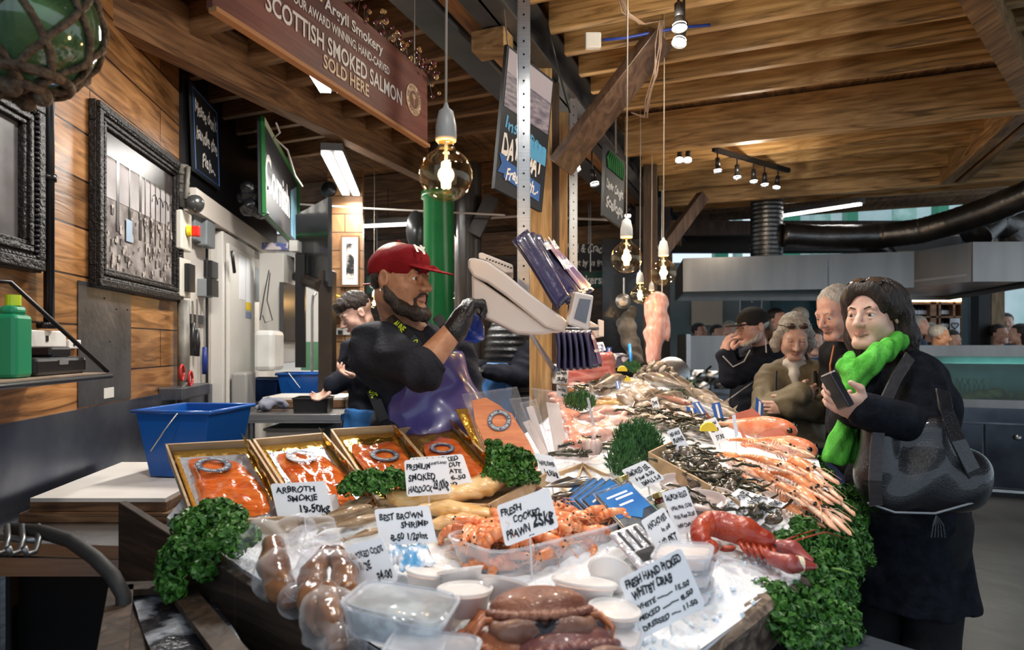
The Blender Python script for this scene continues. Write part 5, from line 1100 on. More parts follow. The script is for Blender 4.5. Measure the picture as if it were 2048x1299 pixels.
crab(P(1125, 1345, 1.08), 1.0, 'purplish brown crab cut by the lower edge beneath the top crab', Matrix.Rotation(.3, 3, 'Z') @ Matrix.Rotation(-.55, 3, 'X'), legs=False, shell=PUR)
crab(P(1000, 1318, 1.10), .8, 'small part hidden brown crab under the claws of the top crab', Matrix.Rotation(-.7, 3, 'Z') @ Matrix.Rotation(-.3, 3, 'X'), shell=CLEG)
# lobster
LOB = mat('cooked_lobster', (.33, .028, .012), .3, col2=(.46, .07, .03), scale=22, bump=.45, bscale=60, coat=.3); LOBC = mat('lobster_claw', (.28, .04, .035), .35, col2=(.40, .11, .10), scale=16, coat=.4, bump=.2)
t = thing('lobster', 'red cooked lobster lying on the ice with a banded claw', 'lobster', tuple(hit(1500, 1090)))
LQ = lambda px, py, u: hit(px, py+u*1277/1.5, 0)+V((0, 0, u))
s = SDF(.0028); s.path([LQ(1447, 1050, .034), LQ(1490, 1062, .034), LQ(1530, 1080, .026), LQ(1562, 1092, .012)], [.034, .033, .022, .006], k=.012); obs = [s.mesh('carapace', LOB)]
pts_ = [LQ(1444, 1048, .034), LQ(1420, 1044, .036), LQ(1403, 1055, .032), LQ(1400, 1075, .024), LQ(1412, 1090, .016), LQ(1432, 1096, .012)]
for k in range(5):
    s = SDF(.003); a, e = pts_[k], pts_[k+1]; r0 = .034-.004*k; s.cap(a, a.lerp(e, .55), r0, r0*.96, k=.004); obs.append(s.mesh('tail_segment', LOB, relax=1))
b = MB(); e = pts_[5]
for k in range(5): a = -.6+k*.3; d = V((math.cos(a)*.03, -.01, -.012*abs(a)+.006)); b.ball(e+d*.9, (.018, .008, .004), n=8, k=5)
obs.append(b.build('tail_fan', LOB, smooth=True))
for k, (w0, w1, w2, w3, band) in enumerate((((1520, 1100, .015), (1548, 1118, .018), (1580, 1128, .02), (1632, 1132, .012), True), ((1525, 1085, .02), (1560, 1092, .02), (1585, 1098, .02), (1625, 1120, .014), False))):
    s = SDF(.0026); a, b_, c, d = LQ(*w0), LQ(*w1), LQ(*w2), LQ(*w3); s.path([a, b_], [.010, .012], k=.01); x = (d-b_).normalized()
    s.cap(b_, c, .015, .020, k=.012); s.cap(c, d+V((0, 0, .002)), .018, .004, k=.01); s.cap(c-V((0, .012, .004)), d-V((.004, .01, 0)), .012, .003, k=.005); obs.append(s.mesh('claw', LOBC))
    if band: bb = MB(); m0 = c.lerp(d, .35); bb.cyl(m0-x*.006, m0+x*.006, .019, .018, 16, cap=False); obs.append(bb.build('rubber_band', mat('cream_band', (.8, .7, .5), .5), solid=.002))
for k in range(6):
    b = MB(); x0 = 1478+k*13; b.tube([LQ(x0, 1080+k*2, .02), LQ(x0+8, 1096+k*3, .022), LQ(x0+22, 1112+k*3, .006)], [.006, .0055, .003], n=7); obs.append(b.build('leg', LOB, smooth=True))
for k, q in enumerate((((1560, 1088, .02), (1590, 1080, .03), (1650, 1062, .03), (1690, 1075, .0)), ((1558, 1084, .02), (1600, 1068, .02), (1630, 1058, .02)))):
    b = MB(); b.tube([LQ(*p) for p in q], [.003-.0006*j for j in range(len(q))], n=6); obs.append(b.build('antenna', LOB, smooth=True))
for sx in (0, 6): b = MB(); b.ball(LQ(1556-sx, 1084+sx, .03), .004, n=8, k=5); obs.append(b.build('eye', EYE, smooth=True))
keep(t, *obs)
# langoustines
LAN = mat('langoustine_shell', (.78, .20, .045), .25, col2=(.88, .45, .24), scale=38, coat=.6, sss=.1, bump=.25); LANC = mat('langoustine_claw', (.80, .36, .20), .3, col2=(.88, .62, .46), scale=20, coat=.5)
def mk_lang(curl):
    def mk():
        t = T0('langoustine', 'langoustine'); b = MB()
        b.tube([(.062, 0, .013), (.05, 0, .013), (.03, 0, .0135), (0, 0, .0135), (-.004, 0, .012)], [.002, .007, .012, .0135, .011], n=12, flat=.9); b.build('carapace', LAN, t, smooth=True)
        tl = MB(); p, a = seg_tail(tl, .075, .012, 7, curl, -.002); tl.build('tail', LAN, t, smooth=True)
        f = MB(); d = V((-math.cos(a), 0, -math.sin(a)))
        for s_ in (-1, -.5, 0, .5, 1): f.ball(p+d*.009+V((0, s_*.007, 0)), (.008, .004, .0018), Matrix.Rotation(a, 3, 'Y'), 7, 4)
        f.build('tail_fan', LAN, t, smooth=True)
        for s_ in (-1, 1):
            c = MB(); c.tube([(.025, s_*.010, .008), (.055, s_*.016, .010), (.075, s_*.014, .010)], [.0035, .0045, .005], n=8); c.tube([(.075, s_*.014, .010), (.092, s_*.012, .010), (.11, s_*.012, .009), (.132, s_*.009, .008)], [.0058, .0072, .006, .0012], n=8, flat=.8); c.tube([(.108, s_*.015, .009), (.12, s_*.017, .008), (.132, s_*.012, .008)], [.004, .003, .001], n=6)
            c.build('claw', LANC, t, smooth=True)
            l = MB()
            for k in range(3): l.tube([(.022-.01*k, s_*.009, .007), (.028-.012*k, s_*.022, .012), (.04-.012*k, s_*.034, .0)], .0016, n=5)
            l.tube([(.058, s_*.003, .014), (.08, s_*.016, .022), (.115, s_*.03, .008)], .0008, n=4); l.build('legs', LANC, t, smooth=True)['kind'] = 'stuff'
            e = MB(); e.ball((.055, s_*.008, .017), .004, n=9, k=6); e.build('eye', EYE, t, smooth=True)
        return t
    return Proto(mk)
lgA, lgB = mk_lang(.35), mk_lang(2.4)
lg_list = [((1452, 900), (1600, 955), 0.055, 0), ((1440, 872), (1560, 905), .05, 0), ((1500, 905), (1650, 985), .02, 0), ((1530, 930), (1665, 1010), .04, 0), ((1545, 955), (1650, 1045), .015, 1), ((1530, 955), (1600, 1000), .045, 1), ((1560, 975), (1690, 1045), .01, 0), ((1480, 925), (1580, 990), .01, 0), ((1460, 915), (1545, 960), .0, 0), ((1580, 925), (1670, 1005), .03, 0), ((1600, 955), (1698, 1035), .0, 0), ((1470, 880), (1600, 930), .03, 0), ((1520, 990), (1640, 1058), .0, 0), ((1500, 870), (1615, 915), .045, 0), ((1550, 905), (1640, 960), .04, 1), ((1420, 895), (1520, 960), .0, 0), ((1575, 1000), (1688, 1062), .01, 0), ((1450, 940), (1540, 985), .0, 0)]
lb2 = ['biggest orange langoustine with dark eye in the middle of the heap', 'langoustine at the back of the heap under the gurnard', 'langoustine with long pale claws just below the biggest one', 'langoustine with claws reaching the parsley bulge', 'curled langoustine tail nearest the red lobster', 'plump curled langoustine with banded orange tail', 'langoustine whose claws point at the coat hem', 'pale langoustine sliding down toward the seaweed', 'pale langoustine half under dark weed', 'langoustine lying against the parsley, upper one', 'outermost langoustine along the parsley edge', 'langoustine behind the biggest one', 'lowest langoustine with claws on the ice', 'langoustine touching the gurnard chin', 'curled langoustine high on the heap near the squid bag', 'langoustine lying across the dark seaweed', 'langoustine just above the ice at the edge', 'small pale langoustine at the end of the wooden tray']
for (a, b_, up, kd), l in zip(lg_list, lb2): (lgB if kd else lgA).put(lay(a, b_, up, .24 if not kd else .17, roll=random.uniform(-.5, .5)), l, 'langoustines heaped at the shopper side')
# gurnards and other round fish
GUR = mat('gurnard_skin', (.76, .20, .09), .28, col2=(.86, .50, .30), scale=16, coat=.6, bump=.3, bscale=60); GURF = mat('gurnard_fin', (.55, .16, .10), .4, coat=.3)
gur = mk_fish('gurnard', 'fish', .34, .052, .040, GUR, GURF, eye=.0115, group='red gurnards at the shopper side')
gur.put(frame_on(P(1428, 868, 2.62), P(1590, 888, 2.42), (.1, -.45, 1), 1.0), 'orange red gurnard with a big dark eye pointing at the aisle')
gur.put(frame_on(P(1495, 900, 2.48), P(1628, 925, 2.28), (.1, -.4, 1), .85), 'darker second gurnard head below the first, above the langoustines')
b = MB(); b.slab([P(1508, 872, 2.36), P(1575, 890, 2.3), P(1592, 908, 2.27), P(1560, 915, 2.27), P(1522, 895, 2.32)], (0, -.2, 1), .01); solo(b, 'squid_bag', film('clear_bag'), 'clear bag of ice between gurnard and langoustines', 'bag')
def flatpile(name, pts, m_, lab, cat, d=None, th=.02, res=.006, group=None, fo=.004, extra=None):
    """soft slab of flesh following pixel points laid on the display"""
    s = SDF(res); pv = None
    for (px, py, r, u) in pts: p = hit(px, py+u*400, 0)+V((0, 0, u)) if d is None else P(px, py, d+u); s.ell(p, (r, r*.8, th), k=th); (s.cap(pv, p, th*.8, k=th) if pv is not None else 0); pv = p
    o = s.mesh(name, m_, fold=folds(fo, 55, len(pts)), relax=1); return tag(o, lab, cat, group)
FLESH = mat('pale_fish_flesh', (.62, .33, .27), .25, col2=(.78, .55, .48), scale=11, bump=.35, bscale=25, coat=.6, sss=.12, stretch=(1, 3, 1)); PINK = mat('pink_flesh', (.72, .22, .13), .25, col2=(.80, .40, .29), scale=9, bump=.3, bscale=30, coat=.6, stretch=(4, 1, 1))
BRN = mat('brown_fish_skin', (.14, .10, .07), .28, col2=(.42, .34, .26), scale=16, bump=.4, bscale=40, coat=.5, stretch=(1, 3, 3)); SKATE = mat('skate_skin', (.20, .15, .11), .25, col2=(.55, .46, .38), scale=14, bump=.6, bscale=30, coat=.6); CREAMF = mat('cream_flesh', (.70, .60, .48), .25, col2=(.50, .40, .30), scale=12, bump=.4, bscale=30, coat=.5)
flatpile('pink_salmon_fillet', [(1120, 800, .05, .05), (1132, 830, .06, .05), (1145, 860, .06, .04), (1155, 890, .05, .03), (1110, 790, .04, .05)], PINK, 'pink salmon side leaning behind the tall clear fillet pack', 'fish')
flatpile('monkfish_tail', [(1180, 835, .07, .03), (1215, 820, .07, .04), (1255, 825, .07, .03), (1235, 842, .06, .03), (1200, 855, .06, .02)], FLESH, 'large pale pink monkfish piece behind the big dill bunch', 'fish')
flatpile('monkfish_tail', [(1160, 868, .05, .03), (1190, 875, .05, .035), (1220, 870, .05, .03)], FLESH, 'folded pale fish fillet around the garlic bulb', 'fish', th=.025)
flatpile('monkfish_tail', [(1285, 835, .05, .03), (1320, 842, .05, .03), (1350, 850, .04, .02)], SKATE, 'grey brown fish flap beside the tiny sole card', 'fish')
flatpile('skate_wing', [(1255, 790, .06, .06), (1275, 775, .05, .08), (1300, 785, .06, .06), (1270, 800, .06, .04)], SKATE, 'spotted skate wing standing up in the middle of the display', 'fish', th=.03)
flatpile('skate_wing', [(1205, 782, .05, .04), (1222, 774, .045, .045), (1188, 776, .05, .035)], SKATE, 'dark mottled skate wing near the small striped flag', 'fish')
flatpile('hake_fillet', [(1310, 800, .06, .03), (1345, 812, .06, .03), (1380, 822, .05, .02), (1290, 812, .05, .03)], BRN, 'dark brown long fish beneath the flags', 'fish')
flatpile('cod_fillet', [(1320, 825, .05, .03), (1360, 835, .05, .02), (1395, 845, .04, .02)], FLESH, 'pale fillet strip behind the seaweed card', 'fish')
flatpile('cod_fillet', [(1155, 765, .06, .03), (1185, 758, .06, .03), (1130, 785, .05, .03)], FLESH, 'whitish fillets just right of the snapper card', 'fish')
flatpile('cod_fillet', [(1230, 752, .07, .03), (1265, 760, .07, .03), (1300, 768, .06, .03)], CREAMF, 'cream fillets under the far shell heap', 'fish')
flatpile('brown_crab_claws', [(1140, 780, .03, .05), (1125, 775, .03, .04)], mat('rusty_shell', (.55, .25, .1), .4, col2=(.3, .12, .05), scale=20, bump=.6), 'rusty orange crab claws beside the snapper card', 'crab')
flatpile('smoked_fish', [(1215, 800, .05, .02), (1240, 805, .05, .02), (1200, 808, .04, .02)], mat('golden_skin', (.55, .33, .12), .3, col2=(.35, .2, .08), scale=12, coat=.5), 'golden brown smoked fish between the dill and the skate', 'fish')
TUNA = mat('tuna_flesh', (.48, .10, .08), .3, col2=(.62, .24, .20), scale=9, coat=.5, bump=.3, stretch=(1, 1, 5), lo=.42, hi=.58)
s = SDF(.01); s.box(P(1178, 738, 4.0), (.32, .2, .17), Matrix.Rotation(-.25, 3, 'Z') @ Matrix.Rotation(-.2, 3, 'Y'), rd=.03); o = s.mesh('tuna_loin', TUNA, fold=folds(.008, 30)); tag(o, 'big dark red tuna block under the hanging carrier bags', 'fish')
big = mk_fish('whole_fish', 'fish', .40, .03, .03, BRN, BRN, eye=.005)
for (a, b_, u, l) in (((1380, 790), (1290, 765), .05, 'long grey fish lying toward the shell heap'), ((1410, 800), (1320, 772), .03, 'long grey fish along the far aisle edge'), ((1180, 790), (1245, 768), .05, 'brown fish head pointing at the far cook pots'), ((1390, 800), (1290, 800), .03, 'dark banded fish across the middle under the blue flags'), ((1470, 830), (1395, 805), .02, 'grey fish head first toward the dark blue flag'), ((1455, 815), (1370, 790), .03, 'brown fish along the aisle edge behind the flags'), ((1500, 850), (1425, 825), .02, 'brown tailed fish beneath the gurnard back'), ((1300, 850), (1395, 865), .0, 'brown fish under the weed beside the squid card'), ((1270, 815), (1365, 800), .02, 'thin speckled fish next to the tiny card')): big.put(lay(a, b_, u, .40), l, 'long grey brown fish in the far display')
cat_m = mk_fish('catshark', 'fish', .42, .022, .03, mat('ribbed_brown', (.18, .07, .05), .3, col2=(.35, .17, .12), scale=20, coat=.5), BRN, eye=.004)
cat_m.put(lay((1305, 795), (1382, 815), .06, .42), 'reddish brown eel shaped fish beside the green sprigs')
# shells
SHELLM = mat('dark_shell', (.035, .028, .022), .22, col2=(.22, .17, .12), scale=22, coat=.7, bump=.3); PSHELL = mat('clam_shell', (.45, .38, .30), .3, col2=(.14, .10, .07), scale=18, coat=.4, bump=.4)
def mk_shell(m_, name, group):
    def mk():
        t = T0(name, 'shellfish', group)
        for z, sg in ((0, 1), (0, -1)):
            b = MB(); b.lathe([(.0, .0085), (.006, .008), (.011, .006), (.0145, .003), (.016, 0)], (0, 0, 0), 12, Matrix.Rotation(.12, 3, 'Y') @ Matrix.Diagonal((1.35, .9, sg)) if sg > 0 else Matrix.Diagonal((1.35, .9, sg))); b.build('valve', m_, t, smooth=True)
        return t
    return Proto(mk)
mus = mk_shell(SHELLM, 'mussel', 'dark shellfish among the seaweed'); clam = mk_shell(PSHELL, 'clam', 'heap of clams at the far end')
def in_poly(x, y, pg):
    c = False; n = len(pg)
    for i in range(n):
        (x1, y1), (x2, y2) = pg[i], pg[(i+1) % n]
        if (y1 > y) != (y2 > y) and x < (x2-x1)*(y-y1)/(y2-y1)+x1: c = not c
    return c
def scatter(pg, n, seed):
    r_ = random.Random(seed); xs = [p[0] for p in pg]; ys_ = [p[1] for p in pg]; out = []
    while len(out) < n:
        x, y_ = r_.uniform(min(xs), max(xs)), r_.uniform(min(ys_), max(ys_))
        if in_poly(x, y_, pg): out.append((x, y_, r_))
    return out
WEEDPG = [(1318, 902), (1385, 895), (1440, 930), (1500, 960), (1560, 1015), (1550, 1045), (1490, 1010), (1400, 985), (1345, 930)]
for x, y_, r_ in scatter(WEEDPG, 110, 5):
    p = hit(x, y_, .03*r_.random()+.015); mus.put(Matrix.Translation(p) @ Euler((r_.uniform(-1, 1), r_.uniform(-1, 1), r_.uniform(0, 6))).to_matrix().to_4x4() @ Matrix.Diagonal((1.0, 1.0, 1.0, 1)), 'small dark shellfish tangled in seaweed before the wooden tray side')
for x, y_, r_ in scatter([(1278, 742), (1300, 727), (1335, 727), (1352, 745), (1350, 770), (1275, 768)], 110, 6):
    hgt = .11*max(0, 1-((x-1315)/45)**2)*r_.uniform(.5, 1); p = hit(x, 762+(y_-745)*.25, 0)+V((0, .1*r_.random(), hgt+.01)); clam.put(Matrix.Translation(p) @ Euler((r_.uniform(-1, 1), r_.uniform(-1, 1), r_.uniform(0, 6))).to_matrix().to_4x4() @ Matrix.Diagonal((1.5, 1.5, 1.5, 1)), 'brown clam in the heap under the hanging fish')
for x, y_, r_ in scatter([(1300, 815), (1420, 835), (1430, 870), (1330, 850)], 60, 8):
    p = hit(x, y_, .02); mus.put(Matrix.Translation(p) @ Euler((r_.uniform(-1, 1), r_.uniform(-1, 1), r_.uniform(0, 6))).to_matrix().to_4x4() @ Matrix.Diagonal((1.3, 1.3, 1.3, 1)), 'dark shellfish behind the seaweed card', 'dark shellfish behind the seaweed card')
WEED = mat('seaweed', (.022, .022, .010), .28, col2=(.07, .06, .03), scale=14, coat=.5)
def weed(pg, n, seed, lab, L=.10, r=.0022, up=.05):
    b = MB()
    for x, y_, r_ in scatter(pg, n, seed):
        p = hit(x, y_, r_.uniform(.02, up)); a = r_.uniform(0, 2*PI); pts = [p]
        for k in range(6): a += r_.gauss(0, .6); p = p+V((math.cos(a), math.sin(a)*.8, r_.gauss(0, .25)))*L/6; p.z = max(p.z, zs(p.x, p.y)+.012); pts.append(p)
        b.tube(pts, [r*q for q in (.6, 1, 1.3, 1, 1.2, .8, .4)], n=5, flat=2.0)
    return tag(b.build('seaweed', WEED, smooth=True), lab, 'seaweed', 'dark bladderwrack laid through the display', kind='stuff')
weed([(1385, 880), (1440, 900), (1480, 950), (1560, 1010), (1540, 1040), (1460, 1000), (1390, 960), (1330, 915), (1340, 890)], 95, 11, 'dark wet seaweed sprawling out of the pale wooden tray')
weed([(1380, 960), (1420, 990), (1440, 1030), (1390, 1000), (1370, 975)], 14, 12, 'seaweed strands hanging toward the salmon eggs card')
weed([(1150, 878), (1240, 870), (1290, 880), (1200, 900), (1130, 930)], 26, 13, 'seaweed draped over the garlic and pale fillets', r=.0028)
weed([(1295, 815), (1420, 830), (1440, 860), (1340, 855)], 90, 14, 'seaweed between the flags and the gurnard')
weed([(1170, 765), (1225, 760), (1215, 775), (1165, 778)], 50, 15, 'dark weed under the tuna block', r=.004)
weed([(1260, 815), (1300, 812), (1300, 835), (1262, 830)], 40, 16, 'curly green weed below the skate wing', r=.003)
b = MB()
for k in range(8): a = 2*PI*k/8; b.ball(P(1185, 893, 2.05)+V((.016*math.cos(a), .016*math.sin(a), .0)), (.017, .017, .026), n=10, k=8)
b.tube([P(1185, 893, 2.05)+V((0, 0, .015)), P(1190, 868, 2.05)], [.011, .004], n=8); solo(b, 'garlic_bulb', mat('garlic', (.68, .52, .46), .35, col2=(.5, .34, .32), scale=9), 'fat pinkish garlic bulb tied with weed in front of the pale fillets', 'garlic', smooth=True)
for k, (x, y_) in enumerate(((1368, 903), (1245, 742), (1252, 762), (1418, 862))): b = MB(); b.slab([P(x, y_, 2.2 if k in (0, 3) else 3.8)+V((.03*math.cos(a), 0, .03*math.sin(a))) for a in [PI*j/8 for j in range(9)]], (0, 1, .3), .01); solo(b, 'lemon_wedge', mat('lemon', (.85, .65, .05), .4), ['lemon wedge by the narrow seaweed card', 'far lemon wedge beside the tuna', 'far lemon wedge on the cream fillets', 'yellow lemon wedge near the squid card'][k], 'lemon')
t = thing('skinned_fish', 'pink skinned ray hanging tail down from a hook by the bulbs', 'fish', tuple(P(1315, 590, 4.7)))
s = SDF(.01); K = lambda x, y_, e=0: P(x, y_, 4.7+e); [s.ell(K(x, y_), r, k=.03) for x, y_, r in ((1313, 606, (.09, .03, .07)), (1320, 640, (.06, .025, .065)), (1309, 668, (.085, .026, .075)), (1306, 700, (.05, .022, .055)), (1308, 722, (.042, .022, .032)), (1294, 628, (.02, .015, .06)), (1336, 660, (.02, .015, .09)))]; s.cap(K(1316, 600), K(1307, 715), .05, .035, k=.06)
o = s.mesh('flesh', mat('raw_pink', (.82, .36, .28), .25, col2=(.88, .6, .54), scale=16, bump=.5, bscale=50, coat=.6, stretch=(3, 3, 1)), fold=folds(.003, 30)); b = MB(); b.tube([K(1324, 380), K(1324, 588), K(1330, 594)], .004); o2 = b.build('hook', WIRE); keep(t, o, o2)
# ------------------------------------------------------------------ open pale trays in the middle
a = tray((1108, 945, 1.98), (1165, 925, 2.06), (1150, 1010, 1.74), 'small pale tray corner behind the kippers, seen end on', h=.04, group='pale open trays in the middle')
a = tray((1165, 925, 2.07), (1262, 968, 1.92), (1140, 985, 1.78), 'pale open tray of kippers behind the blue packs', h=.045, group='pale open trays in the middle')
b = MB(); b.slab([P(1296, 903, 1.95), P(1382, 948, 1.82), P(1480, 1003, 1.68), P(1482, 1028, 1.68), P(1380, 986, 1.81), P(1298, 932, 1.95)], (.3, .8, 0), .007); c = MB(); c.slab([P(1296, 903, 1.95), P(1345, 880, 2.15), P(1345, 905, 2.15), P(1298, 930, 1.95)], (1, 0, 0), .007)
boxthing('wooden_tray', 'long pale wooden tray side holding back the seaweed and shellfish', 'tray', [('side', b, CRATE), ('side', c, CRATE)], group='pale open trays in the middle')
a = tray((850, 1000, 1.75), (985, 935, 1.95), (975, 1010, 1.68), 'pale tray under the smoked haddock fillets', h=.03, group='pale open trays in the middle')
# kippers and fillets
KIP = mat('kipper_skin', (.28, .19, .09), .2, col2=(.07, .09, .11), scale=12, coat=.8, metal=.35, stretch=(2, 6, 6)); kip = mk_fish('kipper', 'fish', .22, .017, .024, KIP, KIP, eye=.003, group='golden kippers in the pale tray')
for (a, b_, u, l) in (((1075, 985), (1195, 968), .03, 'golden kipper on top behind the blue packs'), ((1090, 998), (1150, 990), .02, 'kipper lying below the top one'), ((1110, 1003), (1165, 985), .015, 'kipper tucked against the blue packs'), ((1070, 990), (1120, 1003), .01, 'small kipper tail beside the prawn card')): kip.put(lay(a, b_, u, .22), l)
SMK = mat('smokie_skin', (.26, .16, .08), .28, col2=(.42, .30, .18), scale=9, coat=.5, bump=.4, stretch=(1.5, 8, 8)); smk = mk_fish('smokie', 'fish', .26, .020, .025, SMK, SMK, eye=.003, group='brown smokies beside the parsley')
for (a, b_, u, l) in (((625, 1050), (745, 1020), .03, 'brown smokie fish on top, nearest the Arbroth card'), ((640, 1068), (765, 1040), .02, 'smokie running under the shrimp card corner'), ((650, 1042), (745, 1002), .02, 'smokie at the back against the second tray'), ((690, 1085), (770, 1062), .01, 'lowest smokie fish behind the roe card'), ((600, 1045), (680, 1028), .015, 'smokie end behind the clear roe bags')): smk.put(lay(a, b_, u, .26), l)
HAD = mat('smoked_haddock', (.74, .42, .13), .2, col2=(.82, .60, .32), scale=6, coat=.7, bump=.35, bscale=22, sss=.1, stretch=(2, 6, 6))
def fillet(pts, rads, lab, fl=.45, m_=HAD, name='haddock_fillet', group='golden smoked haddock fillets'):
    s = SDF(.004)
    for i in range(len(pts)-1):
        n = 4
        for k in range(n+1): f = k/n; p = hit(pts[i][0]*(1-f)+pts[i+1][0]*f, pts[i][1]*(1-f)+pts[i+1][1]*f+(pts[i][2]*(1-f)+pts[i+1][2]*f)*600, 0)+V((0, 0, pts[i][2]*(1-f)+pts[i+1][2]*f)); r = rads[i]*(1-f)+rads[i+1]*f; s.ell(p, (r, r, r*fl), k=r*.6)
    return tag(s.mesh(name, m_, fold=folds(.0025, 90)), lab, 'fish', group)
fillet([(800, 1005, .02), (850, 998, .03), (905, 990, .035), (965, 978, .04), (1000, 955, .06), (1020, 940, .085)], [.022, .032, .036, .038, .03, .012], 'largest golden haddock fillet with its tail curling up at the parsley')
fillet([(850, 1022, .02), (900, 1020, .025), (960, 1028, .02), (1000, 1040, .012)], [.025, .03, .026, .012], 'lower golden haddock fillet reaching the prawn card')
fillet([(870, 1048, .012), (920, 1045, .018), (975, 1042, .012)], [.022, .028, .016], 'front golden haddock fillet beside the prawn tub rim')
fillet([(790, 995, .025), (815, 1000, .03)], [.024, .02], 'rounded amber fillet end next to the middle parsley', fl=.8)
# ------------------------------------------------------------------ bagged roe, tubs and packets in front
ROE = mat('smoked_roe', (.14, .055, .025), .22, col2=(.28, .14, .07), scale=13, coat=.6, bump=.4, bscale=26)
def lump(name, pts, rads, m_, res=.004): s = SDF(res); s.path([P(*p) for p in pts], rads, k=.012); return s.mesh(name, m_, fold=folds(.0025, 80, len(pts)))
BAGL = film('roe_bag', (.92, .93, .96), .03, .05, 1.0, 14)
def roebag(lab, lumps, bagpts, seed):
    t = thing('roe_bag', lab, 'bag of roe', tuple(P(*lumps[0][0][-1])), 'clear bags of smoked roe'); ob = [lump('roe', a, r, ROE) for a, r in lumps]
    s = SDF(.007)
    for x, y_, d, r in bagpts: s.ell(P(x, y_, d), r, k=.03)
    ob.append(s.mesh('clear_bag', BAGL, fold=folds(.007, 55, seed), relax=1)); keep(t, *ob)
roebag('clear bag with a single brown roe nearest the side board', [([(545, 1090, 1.42), (548, 1130, 1.36), (560, 1170, 1.31), (580, 1200, 1.27)], [.024, .032, .030, .020])], [(530, 1080, 1.43, .05), (560, 1150, 1.34, .055), (505, 1100, 1.42, .035), (590, 1200, 1.26, .035), (600, 1050, 1.47, .03)], 1)
roebag('clear bag of several brown roes in front of the roe card', [([(650, 1110, 1.36), (625, 1150, 1.29), (622, 1200, 1.22), (640, 1250, 1.17)], [.020, .026, .026, .02]), ([(672, 1105, 1.36), (690, 1150, 1.29), (690, 1190, 1.24), (700, 1230, 1.2)], [.018, .026, .024, .016]), ([(655, 1180, 1.22), (660, 1235, 1.16), (675, 1290, 1.1)], [.018, .024, .02])], [(640, 1080, 1.38, .05), (625, 1160, 1.27, .05), (680, 1150, 1.28, .05), (660, 1235, 1.17, .055), (690, 1295, 1.1, .04), (605, 1070, 1.42, .03)], 2)
# shallow container with milky lid
MILK = film('milky_lid', (.85, .88, .92), .14, .1, .2, 20); OYS = mat('grey_contents', (.03, .045, .045), .2, col2=(.42, .48, .48), scale=22, coat=.6, lo=.42, hi=.58)
def tubc(TLc, TRc, BRc, BLc): return [P(*TLc), P(*TRc), P(*BRc), P(*BLc)]
open_box(tubc((735, 1160, 1.22), (925, 1190, 1.16), (880, 1262, 1.04), (672, 1212, 1.10)), .05, .88, BAGT, 'food_container', 'clear rectangular container of grey cuttings, milky lid, front of the stall', 'container', lid=MILK, fill=(OYS, .006))
open_box(tubc((790, 1262, 1.08), (965, 1275, 1.05), (945, 1330, .97), (760, 1310, .99)), .04, .88, BAGT, 'food_container', 'second clear container beneath the first, cut by the lower edge', 'container', lid=MILK)
WPL = mat('white_tub', (.86, .82, .80), .3, sss=.1); CRM = mat('crab_meat', (.85, .62, .52), .4, col2=(.92, .82, .78), scale=24, bump=.5)
def mk_pot():
    t = T0('round_pot', 'pot', 'round white pots on the ice'); b = MB(); b.lathe([(0, 0), (.036, 0), (.044, .035), (.047, .036)], n=30); b.build('tub', WPL, t, smooth=True); b = MB(); b.lathe([(.0465, .037), (.049, .042), (.045, .043), (.043, .038), (.035, .040), (.0, .0405)], n=30); b.build('lid', film('pot_lid', (.93, .92, .92), .45, .12), t, smooth=True)
    b = MB(); b.lathe([(0, .034), (.038, .034), (.04, .030)], n=20); b.build('contents', CRM, t, smooth=True); return t
pot = Proto(mk_pot)
for (x, y_, d, rx, ry, l, s_) in ((925, 1160, 1.30, -.35, -.15, 'round white pot leaning against the prawn tub corner', 1.0), (1000, 1185, 1.24, -.5, .2, 'round pot in front of the prawn tub, just behind the crab', 1.0), (858, 1165, 1.33, -.1, .1, 'flat round pot behind the rectangular container', 1.15), (1215, 1150, 1.34, -.9, .35, 'white pot lying on its side between crab and big card', .95), (1165, 1200, 1.26, -.2, .1, 'big shallow pot right behind the top crab', 1.35), (930, 1205, 1.2, -.1, 0, 'pale pot between the rectangular container and the crab legs', 1.1), (1225, 1240, 1.17, 0, .1, 'pot of crab meat beside the crab claw and the big card', 1.0)):
    pot.put(Matrix.Translation(P(x, y_+20, d)) @ Euler((-rx*-1 if False else rx*-1*-1, ry, 0)).to_matrix().to_4x4() @ Matrix.Diagonal((s_, s_, s_, 1)), l)
for k in range(3):
    e = .034*k; open_box([p+V((0, 0, -e)) for p in tubc((1320, 1085, 1.42), (1428, 1090, 1.40), (1420, 1120, 1.29), (1300, 1118, 1.30))], .028, .9, BAGT, 'food_container', ['top clear box of crab meat behind the largest card', 'middle clear box of crab meat behind the largest card', 'lowest clear box of crab meat behind the largest card'][k], 'container', lid=MILK, fill=(CRM, .004), group='stacked crab meat boxes')
open_box(tubc((1205, 1235, 1.17), (1290, 1262, 1.13), (1270, 1310, 1.06), (1170, 1275, 1.1)), .03, .9, BAGT, 'food_container', 'clear box of pink crab meat in front of the largest card', 'container', lid=MILK, fill=(CRM, .004))
